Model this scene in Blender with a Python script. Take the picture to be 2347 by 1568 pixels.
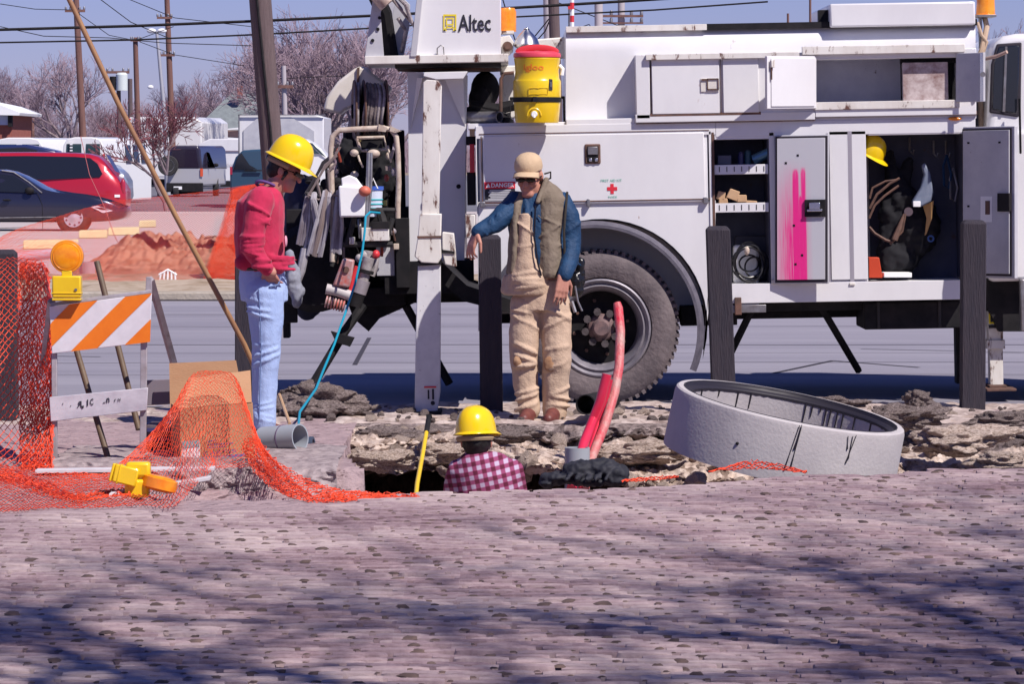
import bpy, bmesh, math, random
from mathutils import Vector, Matrix, Quaternion, noise
random.seed(7)
R = math.radians
sc = bpy.context.scene
for o in list(bpy.data.objects): bpy.data.objects.remove(o)
C = sc.collection
F = 8930.0; EYE = 1.69; HZ = 350.0; CX = 1173.5       # lens measured in units of a 2347-wide print

# ---------------- camera, sky, sun, exposure
cam = bpy.data.cameras.new('camera'); cam_o = bpy.data.objects.new('camera', cam); C.objects.link(cam_o)
cam.sensor_width = 36; cam.lens = F/2347*36; cam.shift_y = -(784-HZ)/2347
cam.clip_end = 5000; cam.clip_start = .5
cam_o.location = (0, 0, EYE); cam_o.rotation_euler = (R(90), 0, 0)
sc.camera = cam_o
w = bpy.data.worlds.new('World'); sc.world = w; w.use_nodes = True
nt = w.node_tree; nt.nodes.clear()
sky = nt.nodes.new('ShaderNodeTexSky'); sky.sky_type = 'NISHITA'; sky.sun_disc = False
sky.sun_elevation = R(50); sky.sun_rotation = R(135); sky.altitude = 200; sky.dust_density = .1; sky.ozone_density = 3.0
tint = nt.nodes.new('ShaderNodeMix'); tint.data_type = 'RGBA'; tint.blend_type = 'MULTIPLY'; tint.inputs[0].default_value = 1
tint.inputs[7].default_value = (.70, .70, 1.32, 1)
bg = nt.nodes.new('ShaderNodeBackground'); bg.inputs[1].default_value = .062
out = nt.nodes.new('ShaderNodeOutputWorld')
nt.links.new(sky.outputs[0], tint.inputs[6]); nt.links.new(tint.outputs[2], bg.inputs[0]); nt.links.new(bg.outputs[0], out.inputs[0])
sun = bpy.data.lights.new('sun', 'SUN'); sun.energy = 5.0; sun.angle = R(.5); sun.color = (1, .925, .87)
sun_o = bpy.data.objects.new('sun', sun); C.objects.link(sun_o)
sun_o.rotation_euler = Vector((-.19, .19, -.32)).to_track_quat('-Z', 'Y').to_euler()
sc.view_settings.view_transform = 'Standard'; sc.view_settings.look = 'None'
sc.view_settings.gamma = 1; sc.view_settings.exposure = 0.2; sc.view_settings.use_curve_mapping = False

# ---------------- helpers
def P(px, py, Y): return Vector(((px-CX)*Y/F, Y, EYE-(py-HZ)*Y/F))
def G(py, z=0): return (EYE-z)*F/(py-HZ)                # distance of ground seen at height py
W = {}
def tag(o, label=None, cat=None, group=None, kind=None):
    if label: o['label'] = label
    if cat: o['category'] = cat
    if group: o['group'] = group
    if kind: o['kind'] = kind
    return o
def root(name, label, cat, loc=(0,0,0), group=None, rot=(0,0,0)):
    o = bpy.data.objects.new(name, None); C.objects.link(o); o.empty_display_size = .1
    o.location = loc; o.rotation_euler = rot
    W[o.as_pointer()] = Matrix.Translation(Vector(loc)) @ o.rotation_euler.to_matrix().to_4x4()
    return tag(o, label, cat, group)
def copy_tree(o, parent=None):
    c = o.copy(); C.objects.link(c); c.parent = parent
    for ch in list(o.children): copy_tree(ch, c)
    return c
def newmesh(name, v, f, smooth=True, ang=38):
    me = bpy.data.meshes.new(name); me.from_pydata([tuple(p) for p in v], [], f); me.validate()
    if smooth:
        me.polygons.foreach_set('use_smooth', [True]*len(me.polygons)); me.set_sharp_from_angle(angle=R(ang))
    return me
class MB:
    def __init__(s): s.v = []; s.f = []
    def add(s, v, f):
        n = len(s.v); s.v += [Vector(p) for p in v]; s.f += [tuple(i+n for i in q) for q in f]; return s
    def hexa(s, a):                                     # 8 corners: 4 front ccw, 4 back
        return s.add(a, [(0,1,2,3),(7,6,5,4),(0,4,5,1),(1,5,6,2),(2,6,7,3),(3,7,4,0)])
    def box(s, p, q):
        x0,y0,z0 = p; x1,y1,z1 = q
        return s.hexa([(x0,y0,z0),(x1,y0,z0),(x1,y0,z1),(x0,y0,z1),(x0,y1,z0),(x1,y1,z0),(x1,y1,z1),(x0,y1,z1)])
    def prism(s, pts, vec):
        n = len(pts); vec = Vector(vec); a = [Vector(p) for p in pts]; b = [p+vec for p in a]
        return s.add(a+b, [tuple(range(n)), tuple(range(2*n-1, n-1, -1))] + [(i, i+n, (i+1)%n+n, (i+1)%n) for i in range(n)])
    def tube(s, path, r, n=8, closed=False, sq=1.0):
        path = [Vector(p) for p in path]; m = len(path); rr = r if isinstance(r, (list, tuple)) else [r]*m
        t0 = (path[1]-path[0]).normalized()
        up = Vector((0,0,1)) if abs(t0.z) < .9 else Vector((1,0,0))
        a = t0.cross(up).normalized(); V = []
        for i in range(m):
            if closed: t = path[(i+1)%m]-path[i-1]
            else: t = path[min(i+1, m-1)]-path[max(i-1, 0)]
            if t.length < 1e-9: t = t0
            t = t.normalized(); a = (a-t*a.dot(t)); a = a.normalized() if a.length > 1e-6 else t.orthogonal().normalized()
            b = t.cross(a)
            V += [path[i]+(a*math.cos(2*math.pi*k/n)+b*math.sin(2*math.pi*k/n)*sq)*rr[i] for k in range(n)]
        Fc = []
        for i in range(m if closed else m-1):
            j = (i+1)%m
            Fc += [(i*n+k, i*n+(k+1)%n, j*n+(k+1)%n, j*n+k) for k in range(n)]
        if not closed: Fc += [tuple(range(n-1, -1, -1)), tuple(range((m-1)*n, m*n))]
        return s.add(V, Fc)
    def lathe(s, prof, o=(0,0,0), ax=(0,0,1), n=24, sx=1, sy=1, xr=None):
        o = Vector(o); ax = Vector(ax).normalized()
        a = Vector(xr) if xr else (Vector((1,0,0)) if abs(ax.x) < .9 else Vector((0,1,0)))
        a = (a-ax*a.dot(ax)).normalized(); b = ax.cross(a); V = []; m = len(prof)
        for (r, h) in prof:
            V += [o+ax*h+(a*math.cos(2*math.pi*k/n)*sx+b*math.sin(2*math.pi*k/n)*sy)*r for k in range(n)]
        Fc = []
        for i in range(m-1): Fc += [(i*n+k, i*n+(k+1)%n, (i+1)*n+(k+1)%n, (i+1)*n+k) for k in range(n)]
        if prof[0] != prof[-1]:
            if prof[0][0] > 1e-4: Fc.append(tuple(range(n-1,-1,-1)))
            if prof[-1][0] > 1e-4: Fc.append(tuple(range((m-1)*n, m*n)))
        return s.add(V, Fc)
    def ell(s, c, r, n=16, m=10, rot=None):
        c = Vector(c); V = []
        for i in range(m+1):
            t = math.pi*i/m
            for k in range(n):
                p = Vector((r[0]*math.sin(t)*math.cos(2*math.pi*k/n), r[1]*math.sin(t)*math.sin(2*math.pi*k/n), r[2]*math.cos(t)))
                V.append(c+(rot @ p if rot else p))
        return s.add(V, [(i*n+k, (i+1)*n+k, (i+1)*n+(k+1)%n, i*n+(k+1)%n) for i in range(m) for k in range(n)])
    def cap(s, a, ra, b, rb, n=14):                     # tapered capsule
        a = Vector(a); b = Vector(b); s.tube([a, b], [ra, rb], n); s.ell(a, (ra,)*3, n, 8); s.ell(b, (rb,)*3, n, 8); return s
    def grid(s, fn, nu, nv):
        return s.add([fn(i/nu, j/nv) for j in range(nv+1) for i in range(nu+1)],
                     [(j*(nu+1)+i, j*(nu+1)+i+1, (j+1)*(nu+1)+i+1, (j+1)*(nu+1)+i) for j in range(nv) for i in range(nu)])
    def build(s, name, m, parent=None, bevel=0, ang=38, smooth=True, fix=True, seg=2):
        v = s.v
        if parent is not None:
            inv = W[parent.as_pointer()].inverted(); v = [inv @ p for p in v]
        me = newmesh(name, v, s.f, False)
        if fix:
            bm = bmesh.new(); bm.from_mesh(me); bmesh.ops.remove_doubles(bm, verts=bm.verts, dist=1e-5)
            bmesh.ops.recalc_face_normals(bm, faces=bm.faces); bm.to_mesh(me); bm.free()
        if smooth:
            me.polygons.foreach_set('use_smooth', [True]*len(me.polygons)); me.set_sharp_from_angle(angle=R(ang))
        o = bpy.data.objects.new(name, me); C.objects.link(o); me.materials.append(m)
        if parent is not None: o.parent = parent; W[o.as_pointer()] = W[parent.as_pointer()]
        else: W[o.as_pointer()] = Matrix.Identity(4)
        if bevel:
            b = o.modifiers.new('bevel', 'BEVEL'); b.width = bevel; b.segments = seg; b.limit_method = 'ANGLE'; b.angle_limit = R(40)
        return o
def rehome(o, loc):                                     # put a single-mesh thing's origin at its base
    loc = Vector(loc); o.data.transform(Matrix.Translation(-loc)); o.location = loc
    return o
def remesh(o, vox=.008, smooth=6, disp=0, dsize=.1, fac=.6):
    m = o.modifiers.new('remesh', 'REMESH'); m.mode = 'VOXEL'; m.voxel_size = vox; m.use_smooth_shade = True
    if smooth:
        s = o.modifiers.new('smooth', 'SMOOTH'); s.factor = fac; s.iterations = smooth
    if disp:
        t = bpy.data.textures.new('folds', 'CLOUDS'); t.noise_scale = dsize; t.noise_depth = 3
        d = o.modifiers.new('folds', 'DISPLACE'); d.texture = t; d.strength = disp; d.mid_level = .5; d.texture_coords = 'LOCAL'
    return o
def text_mb(txt, size=1, bold=0, ext=0):
    cu = bpy.data.curves.new('t', 'FONT'); cu.body = txt; cu.size = size; cu.offset = bold; cu.extrude = ext; cu.resolution_u = 2
    ob = bpy.data.objects.new('t', cu); C.objects.link(ob)
    dg = bpy.context.evaluated_depsgraph_get(); dg.update(); me = bpy.data.meshes.new_from_object(ob.evaluated_get(dg))
    vs = [v.co.copy() for v in me.vertices]; fs = [tuple(p.vertices) for p in me.polygons]
    bpy.data.objects.remove(ob)
    xs = [v.x for v in vs]; ys = [v.y for v in vs]
    return vs, fs, (min(xs), max(xs), min(ys), max(ys))
def letters(mb, txt, tl, tr, bl, bold=0, flip=False):
    """fit a word between three world corners"""
    vs, fs, (x0, x1, y0, y1) = text_mb(txt, 1, bold)
    tl, tr, bl = Vector(tl), Vector(tr), Vector(bl)
    if flip: vs = [Vector((x0+x1-v.x, v.y, v.z)) for v in vs]
    mb.add([tl+(tr-tl)*((v.x-x0)/(x1-x0))+(bl-tl)*((y1-v.y)/(y1-y0)) for v in vs], fs); return mb

# ---------------- materials
MATS = {}
def mat(name, col, rough=.6, metal=0, col2=None, scale=8, amt=.5, bump=0, bscale=40, spots=None, sscale=20, sth=.62, coat=0, stretch=(1,1,1), trans=0, ior=1.45, spec=.5, detail=6, alpha=1, sheen=0, bstretch=None):
    if name in MATS: return MATS[name]
    m = bpy.data.materials.new(name); m.use_nodes = True; t = m.node_tree; N = t.nodes; L = t.links
    b = N['Principled BSDF']; b.inputs['Roughness'].default_value = rough; b.inputs['Metallic'].default_value = metal
    b.inputs['Coat Weight'].default_value = coat; b.inputs['Transmission Weight'].default_value = trans; b.inputs['IOR'].default_value = ior
    b.inputs['Specular IOR Level'].default_value = spec; b.inputs['Alpha'].default_value = alpha; b.inputs['Sheen Weight'].default_value = sheen
    b.inputs['Base Color'].default_value = (*col, 1)
    tc = N.new('ShaderNodeTexCoord'); mp = N.new('ShaderNodeMapping'); mp.inputs['Scale'].default_value = stretch
    L.new(tc.outputs['Object'], mp.inputs[0]); last = None
    if col2:
        n = N.new('ShaderNodeTexNoise'); n.inputs['Scale'].default_value = scale; n.inputs['Detail'].default_value = detail; n.inputs['Roughness'].default_value = .65
        L.new(mp.outputs[0], n.inputs[0])
        r = N.new('ShaderNodeMapRange'); r.inputs[1].default_value = .5-.25*amt-.02; r.inputs[2].default_value = .5+.25*amt+.02
        mx = N.new('ShaderNodeMix'); mx.data_type = 'RGBA'; mx.inputs[6].default_value = (*col, 1); mx.inputs[7].default_value = (*col2, 1)
        L.new(n.outputs[0], r.inputs[0]); L.new(r.outputs[0], mx.inputs[0]); last = mx.outputs[2]
    if spots:
        n = N.new('ShaderNodeTexNoise'); n.inputs['Scale'].default_value = sscale; n.inputs['Detail'].default_value = 5; n.inputs['Roughness'].default_value = .7
        L.new(mp.outputs[0], n.inputs[0])
        r = N.new('ShaderNodeMapRange'); r.inputs[1].default_value = sth; r.inputs[2].default_value = sth+.07
        mx = N.new('ShaderNodeMix'); mx.data_type = 'RGBA'; mx.inputs[6].default_value = (*col, 1); mx.inputs[7].default_value = (*spots, 1)
        if last: L.new(last, mx.inputs[6])
        L.new(n.outputs[0], r.inputs[0]); L.new(r.outputs[0], mx.inputs[0]); last = mx.outputs[2]
    if last: L.new(last, b.inputs['Base Color'])
    if bump:
        n = N.new('ShaderNodeTexNoise'); n.inputs['Scale'].default_value = bscale; n.inputs['Detail'].default_value = 4
        if bstretch:
            m2 = N.new('ShaderNodeMapping'); m2.inputs['Scale'].default_value = bstretch; L.new(tc.outputs['Object'], m2.inputs[0]); L.new(m2.outputs[0], n.inputs[0])
        else: L.new(mp.outputs[0], n.inputs[0])
        bp = N.new('ShaderNodeBump'); bp.inputs['Strength'].default_value = min(1, bump); bp.inputs['Distance'].default_value = .02*max(1, bump)
        L.new(n.outputs[0], bp.inputs['Height']); L.new(bp.outputs[0], b.inputs['Normal'])
    MATS[name] = m; return m
M_white = mat('truck_paint', (.77,.77,.78), .38, col2=(.62,.61,.63), scale=2.2, amt=1.3, spots=(.33,.20,.14), sscale=8, sth=.685, coat=.3, stretch=(1,1,.45), detail=10)
M_white2 = mat('worn_white_paint', (.74,.72,.68), .5, col2=(.62,.58,.53), scale=7, spots=(.13,.06,.045), sscale=14, sth=.57, stretch=(1,1,.35))
M_grey = mat('grey_paint', (.50,.50,.53), .5, col2=(.42,.42,.46), scale=5, spots=(.12,.07,.06), sscale=25, sth=.68)
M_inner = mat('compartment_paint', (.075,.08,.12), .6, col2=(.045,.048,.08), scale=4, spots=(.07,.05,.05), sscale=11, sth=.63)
M_black = mat('black_steel', (.009,.009,.011), .75, col2=(.02,.018,.02), scale=9, spec=.25)
M_dark = mat('dark_rubber', (.02,.02,.022), .75, col2=(.04,.036,.036), scale=12)
M_seal = mat('door_seal', (.025,.02,.03), .8)
M_rust = mat('rusty_steel', (.16,.08,.06), .8, col2=(.08,.05,.04), scale=15)
M_chrome = mat('bright_metal', (.6,.6,.62), .25, 1)
M_steel = mat('dull_steel', (.32,.32,.34), .45, .7, col2=(.2,.18,.18), scale=12)
M_amber = mat('amber_plastic', (.75,.20,.01), .25, col2=(.85,.32,.02), scale=12, coat=.4)
M_yellow = mat('yellow_plastic', (.80,.55,.012), .3, coat=.35, col2=(.74,.47,.01), scale=5)
M_red = mat('red_plastic', (.62,.04,.05), .4)
M_glass = mat('dark_glass', (.012,.014,.02), .08, coat=.5)
M_brown = mat('brown_leather', (.17,.05,.04), .5, col2=(.11,.03,.03), scale=20)
# ---------------- ground
M_lawn = mat('dusty_soil', (.44,.335,.335), .95, col2=(.24,.17,.19), scale=3.2, amt=1.7, bump=1.6, bscale=22, spots=(.13,.085,.09), sscale=15, sth=.565, detail=11, spec=.12, stretch=(.6,1,1))
def frac(x, y, z=0): return noise.fractal(Vector((x, y, z)), 1.0, 2.0, 5)
def crest(x):
    px = x*F/20+CX
    return 19.15 + .55*max(0, min(1, (px-900)/800)) + 1.2*max(0, min(1, (px-1500)/850)) + .03*noise.noise(Vector((x*3, 0, 5)))
def hgt(x, y):
    z = .012*frac(x*2.2, y*2.2) + .006*noise.noise(Vector((x*14, y*9, 3)))
    xl = -.96 if y > 21.9 else -.96+(21.9-y)*.165
    xl += .03*noise.noise(Vector((y*5, 1, 8)))
    yc = crest(x)
    if x > xl and yc < y < 24.9:
        e = min((x-xl), (y-yc)); z -= 1.3*min(1, e/.05)
    # trough in front of the broken slab on the left
    if -1.9 < x < -.5 and 18.9 < y < 20.9:
        a = min(1, (x+1.9)/.25, (-.5-x)/.12, (y-18.9)/.8, (20.9-y)/.05); z -= .13*max(0, a)*(1+.3*frac(x*6, y*6, 4))
    return z
def gfn(u, v):
    x = -5+10*u; y = 9+16.6*v
    return (x, y, hgt(x, y))
g = MB().grid(gfn, 340, 560).build('ground', M_lawn, fix=False, ang=80); tag(g, kind='structure')
g.data.materials.append(mat('joint_dirt', (.13,.085,.08), .95, col2=(.07,.045,.045), scale=9))
for _p in g.data.polygons:
    if _p.center.y < 18.1 or (_p.center.x > -.5 and _p.center.y < crest(_p.center.x)): _p.material_index = 1
mo = MB()
for (x0, y0, x1, y1) in [(-60,-30,60,9), (-60,9,-5,25.6), (5,9,60,25.6)]:
    mo.add([(x0,y0,0),(x1,y0,0),(x1,y1,0),(x0,y1,0)], [(0,1,2,3)])
tag(mo.build('terrain', M_lawn, smooth=False), kind='structure')
# worn brick paving: courses run across the view, bricks cushion-shaped with open joints
def brick_far(x):
    a = max(0, min(1, (x+1.0)/.5)); return (18.15+.12*noise.noise(Vector((x*2, 7, 0))))*(1-a)+(crest(x)-.02)*a
M_pav = bpy.data.materials.new('worn_brick'); M_pav.use_nodes = True
_t = M_pav.node_tree; _N = _t.nodes; _L = _t.links; _b = _N['Principled BSDF']; _b.inputs['Roughness'].default_value = .85; _b.inputs['Specular IOR Level'].default_value = .25
_tc = _N.new('ShaderNodeTexCoord'); _geo = _N.new('ShaderNodeNewGeometry'); _oi = _N.new('ShaderNodeObjectInfo')
_n1 = _N.new('ShaderNodeTexNoise'); _n1.inputs['Scale'].default_value = 1.1; _n1.inputs['Detail'].default_value = 5; _L.new(_geo.outputs['Position'], _n1.inputs[0])
_n2 = _N.new('ShaderNodeTexNoise'); _n2.inputs['Scale'].default_value = 30; _n2.inputs['Detail'].default_value = 8; _n2.inputs['Roughness'].default_value = .7; _L.new(_geo.outputs['Position'], _n2.inputs[0])
_n3 = _N.new('ShaderNodeTexWhiteNoise'); _n3.noise_dimensions = '3D'
_sn = _N.new('ShaderNodeVectorMath'); _sn.operation = 'SNAP'; _sn.inputs[1].default_value = (.205, .078, 9); _L.new(_geo.outputs['Position'], _sn.inputs[0]); _L.new(_sn.outputs[0], _n3.inputs[0])
def _mm(op, a, b):
    q = _N.new('ShaderNodeMath'); q.operation = op
    for k, x in enumerate((a, b)):
        if isinstance(x, (int, float)): q.inputs[k].default_value = x
        else: _L.new(x, q.inputs[k])
    return q.outputs[0]
_f = _mm('ADD', _mm('ADD', _mm('MULTIPLY', _n1.outputs[0], .75), _mm('MULTIPLY', _n2.outputs[0], .45)), _mm('MULTIPLY', _n3.outputs[0], .16))
_cr = _N.new('ShaderNodeValToRGB'); _cr.color_ramp.elements[0].position = .42; _cr.color_ramp.elements[0].color = (.15,.09,.105,1); _cr.color_ramp.elements[1].position = .86; _cr.color_ramp.elements[1].color = (.47,.37,.36,1)
_e = _cr.color_ramp.elements.new(.62); _e.color = (.31,.22,.235,1)
_L.new(_f, _cr.inputs[0]); _L.new(_cr.outputs[0], _b.inputs['Base Color'])
_bp = _N.new('ShaderNodeBump'); _bp.inputs['Strength'].default_value = .5; _bp.inputs['Distance'].default_value = .01; _L.new(_n2.outputs[0], _bp.inputs['Height']); _L.new(_bp.outputs[0], _b.inputs['Normal'])
M_joint = mat('joint_dirt', (.13,.085,.08), .95, col2=(.07,.045,.045), scale=9)
BL, BW = .205, .078
def brick_vf(seed, lx=BL, wy=BW):
    r = random.Random(seed); V = []; nx, ny = 6, 5; j = [r.uniform(-.004,.004) for _ in range(4)]; tl = r.uniform(-.02,.02); sk = r.uniform(-.006,.006)
    us = (-1,-.93,-.6,.6,.93,1); vs_ = (-1,-.82,0,.82,1)
    for b in vs_:
        for a in us:
            edge = abs(a) == 1 or abs(b) == 1
            x = a*(lx/2-.004)+j[0]*(a > 0)+j[1]*(a < 0); y = b*(wy/2-.0055)+sk*a*.4+j[2]*.4*(b > 0)
            z = -.026 if edge else .010-.006*a*a-.005*b*b*1.4+.25*j[3]+tl*x
            V.append(Vector((x, y, z)))
    return V, [(jj*nx+ii, jj*nx+ii+1, (jj+1)*nx+ii+1, (jj+1)*nx+ii) for jj in range(ny-1) for ii in range(nx-1)]
protos = []
for k in range(10):
    v_, f_ = brick_vf(k+5); me = newmesh('brick', v_, f_, True, 50); me.materials.append(M_pav); protos.append(me)
rnd = random.Random(3); spots = []; y = 8.6; row = 0
while y < 20.6:
    x = -(.15*y+.5)+(row % 2)*BL*.5+rnd.uniform(-.012,.012)
    while x < .15*y+.5:
        yy = y+.018*math.sin(x*1.7+y*.9)+.010*noise.noise(Vector((x*1.5, y*2, 4)))
        if yy < brick_far(x)-.04: spots.append((x, yy, row))
        x += BL+rnd.uniform(-.004,.004)
    y += BW+rnd.uniform(-.002,.002); row += 1
vis = sorted(range(len(spots)), key=lambda q: (spots[q][1] < 12.3, abs(spots[q][0]) > .1315*spots[q][1], spots[q][1]))
near = set(vis[:300]); rest = MB()
for q, (x, y, rw) in enumerate(spots):
    z = hgt(x, y)+.016+rnd.uniform(-.003,.003); rz = rnd.uniform(-.03,.03)
    if q in near:
        o = bpy.data.objects.new('brick', rnd.choice(protos)); C.objects.link(o); o.parent = g; o.location = (x, y, z); o.rotation_euler = (rnd.uniform(-.03,.03), rnd.uniform(-.02,.02), rz)
    else:
        v_, f_ = brick_vf(rnd.randrange(9999)); rest.add([Vector((x+p.x, y+p.y+p.x*rz, z+p.z)) for p in v_], f_)
o = rest.build('brick_rows', M_pav, fix=False, ang=50); o.parent = g; tag(o, kind='stuff')
# dirt and little weeds packed in the open ends of the joints
M_tuft = mat('joint_weeds', (.15,.10,.085), .95, col2=(.06,.04,.038), scale=6)
tm = MB()
for (x, y, rw) in spots:
    if rnd.random() > .62: continue
    x = x+BL/2+rnd.uniform(-.006,.006); y += rnd.uniform(-.02,.02); k = rnd.random(); s_ = .008+.019*k*k*k; z = hgt(x, y)+.020
    n = 8; V = [Vector((x, y, z+s_*.28))]; rr = [rnd.uniform(.6,1.4) for _ in range(n)]
    for ring_, hh in ((.55,.24),(1.0,-.15)):
        for b in range(n): a = b*6.283/n; V.append(Vector((x+math.cos(a)*s_*rr[b]*ring_*1.3, y+math.sin(a)*s_*rr[b]*ring_*1.5, z+s_*hh*rnd.uniform(.7,1.2))))
    tm.add(V, [(0, b+1, (b+1) % n+1) for b in range(n)]+[(b+1, b+1+n, (b+1) % n+1+n, (b+1) % n+1) for b in range(n)])
tag(tm.build('joint_debris', M_tuft, smooth=True, fix=False, ang=80), 'dark crumbs of dirt and weeds packed in the brick paving joints', 'debris', kind='stuff')

# far bank of the trench: broken pavement over pale rubble
def rubble_mat(name, stops, sc_=9, vs=22, bump=1.6):
    m = bpy.data.materials.new(name); m.use_nodes = True; t = m.node_tree; N = t.nodes; L = t.links; b = N['Principled BSDF']; b.inputs['Roughness'].default_value = .95; b.inputs['Specular IOR Level'].default_value = .1
    tc = N.new('ShaderNodeTexCoord'); n = N.new('ShaderNodeTexNoise'); n.inputs['Scale'].default_value = sc_; n.inputs['Detail'].default_value = 10; n.inputs['Roughness'].default_value = .72
    vo = N.new('ShaderNodeTexVoronoi'); vo.inputs['Scale'].default_value = vs; vo.inputs['Randomness'].default_value = 1
    mx = N.new('ShaderNodeMath'); mx.operation = 'MULTIPLY_ADD'; mx.inputs[1].default_value = .35
    L.new(tc.outputs['Object'], n.inputs[0]); L.new(tc.outputs['Object'], vo.inputs[0]); L.new(vo.outputs['Color'], mx.inputs[0]); L.new(n.outputs[0], mx.inputs[2])
    cr = N.new('ShaderNodeValToRGB'); cr.color_ramp.elements[0].position = stops[0][0]; cr.color_ramp.elements[0].color = (*stops[0][1], 1)
    cr.color_ramp.elements[1].position = stops[-1][0]; cr.color_ramp.elements[1].color = (*stops[-1][1], 1)
    for (p, c) in stops[1:-1]: e = cr.color_ramp.elements.new(p); e.color = (*c, 1)
    L.new(mx.outputs[0], cr.inputs[0]); L.new(cr.outputs[0], b.inputs['Base Color'])
    bp = N.new('ShaderNodeBump'); bp.inputs['Strength'].default_value = .9; bp.inputs['Distance'].default_value = .012*bump
    L.new(mx.outputs[0], bp.inputs['Height']); L.new(bp.outputs[0], b.inputs['Normal']); return m
M_rub = rubble_mat('pale_rubble', [(.40,(.05,.035,.03)),(.53,(.24,.175,.14)),(.66,(.46,.36,.30)),(.9,(.64,.54,.47))])
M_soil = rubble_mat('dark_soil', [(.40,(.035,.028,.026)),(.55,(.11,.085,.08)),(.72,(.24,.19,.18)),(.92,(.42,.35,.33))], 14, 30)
M_dirt = rubble_mat('dusty_ground', [(.36,(.10,.075,.065)),(.5,(.26,.20,.18)),(.68,(.42,.34,.31)),(.9,(.55,.47,.43))], 5, 16)
prof = [(26.1,-.004),(25.6,0.0),(25.2,.005),(24.8,.01),(24.5,.005),(24.3,.0),(24.2,-.012),(24.16,-.05),(24.2,-.085),(24.1,-.105),(23.9,-.10),(23.6,-.085),(23.3,-.075),(23.05,-.08),(22.9,-.105),(22.84,-.14),(22.87,-.17),(23.2,-.19),(24.2,-.22),(24.75,-.3),(24.75,-.6),(24.75,-1.3)]
def samp(pr, t):
    t *= len(pr)-1; i = min(int(t), len(pr)-2); f = t-i; a, b = pr[i], pr[i+1]
    return a[0]+(b[0]-a[0])*f, a[1]+(b[1]-a[1])*f
def wallfn(x, t, z0=0):
    y, z = samp(prof, t)
    k = max(0, min(1, (t-.22)/.12)); k2 = max(0, min(1, t/.2))
    e1 = max(0, min(1, (-.12-x)/.3)); e2 = max(0, min(1, (x-.15)/.4)); m1 = max(0, min(1, (t-.42)/.1))*(1 if t < .78 else 0); m2 = max(0, min(1, (t-.50)/.16))*(1 if t < .78 else 0)
    y += .50*e1*m1-.10*e2*m2; z += .045*e1*m1-.11*e2*m2
    amp = .012*k2+.075*k
    if x > 2.0: z -= .03*min(1, (x-2.0)/.3)*k
    n1 = noise.fractal(Vector((x*2.3, y*2.3, z*5)), .9, 2.1, 6); n2 = noise.fractal(Vector((x*2.3+7, y*2.3, z*5)), .9, 2.1, 6)
    ridge = abs(noise.noise(Vector((x*1.6, z*3+y, 2))))
    n3 = noise.fractal(Vector((x*11, y*11, z*16)), .7, 2.1, 4); n4 = noise.noise(Vector((x*7, y*9, z*9+4)))
    return Vector((x+.03*n2*k+.012*n4*k, y+.20*k*(n1-.3)-.15*k*ridge-.035*k*n3, z+amp*n2*.6+.02*k*n1+.022*k*n3+.012*k*n4))
def wfn(u, v): return wallfn(-1.02+8.0*u, v)
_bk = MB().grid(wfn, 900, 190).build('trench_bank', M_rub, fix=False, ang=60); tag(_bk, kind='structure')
M_void_shade = rubble_mat('void_shade_soil', [(.3,(.018,.013,.011)),(.6,(.045,.032,.026)),(.9,(.09,.065,.05))], 8, 20)  # shade of the undercut recess, put into the earth's colour
_bk.data.materials.append(M_soil); _bk.data.materials.append(M_void_shade)
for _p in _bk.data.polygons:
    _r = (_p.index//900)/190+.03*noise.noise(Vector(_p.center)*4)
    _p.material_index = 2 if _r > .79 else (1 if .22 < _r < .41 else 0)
# the same bank's surface, dusty, laid a little above
def sfn(u, v):
    x = -6+13*u; y = 24.22+1.9*v
    return (x, y+.05*noise.noise(Vector((x*3, 0, 4)))*(1-v), .012+.018*frac(x*3, y*3, 9)+.012*noise.noise(Vector((x*15, y*15, 1)))+(0 if x > -1.1 else -.012)-.12*max(0, 1-v/.05))
tag(MB().grid(sfn, 620, 110).build('path', M_dirt, fix=False, ang=80), kind='structure')

# rocks
def rock_mesh(seed, sub=2):
    bm = bmesh.new(); bmesh.ops.create_icosphere(bm, subdivisions=sub, radius=1)
    for v in bm.verts:
        p = v.co.copy(); s = 1+.55*noise.noise(p*1.1+Vector((seed*7.7, 0, 0)))+.25*noise.noise(p*3+Vector((0, seed*3.1, 0)))
        v.co = p*s
    me = bpy.data.meshes.new('rock'); bm.to_mesh(me); bm.free()
    me.polygons.foreach_set('use_smooth', [True]*len(me.polygons)); me.set_sharp_from_angle(angle=R(25)); return me
ROCKS = {}
for nm, m in (('pale', M_rub), ('soil', M_soil)):
    ROCKS[nm] = []
    for i in range(5): me = rock_mesh(i+1+(5 if nm == 'soil' else 0)); me.materials.append(m); ROCKS[nm].append(me)
bank = bpy.data.objects['trench_bank']; bank_g = bpy.data.objects['path']
def rock(loc, s, kind, par, name='rock'):
    o = bpy.data.objects.new(name, rnd.choice(ROCKS[kind])); C.objects.link(o); o.parent = par
    o.location = loc; o.scale = (s*(.8+.6*rnd.random()), s*(.8+.5*rnd.random()), s*(.5+.35*rnd.random())); o.rotation_euler = (rnd.random()*.6, rnd.random()*.6, rnd.random()*6)
    return o
for i in range(190):
    t = .30+.52*rnd.random(); x = -1.0+4.2*rnd.random(); p = wallfn(x, t)
    rock(p+Vector((0,-.01,.0)), .018+.055*rnd.random()**2.5, 'pale' if t > .47 else rnd.choice(['soil','pale']), bank)
for i in range(150):
    x = -1.3+4.6*rnd.random(); y = 24.3+1.3*rnd.random()
    rock((x, y, .02), .012+.038*rnd.random()**2.5, rnd.choice(['soil','soil','pale']), bank_g)
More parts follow.
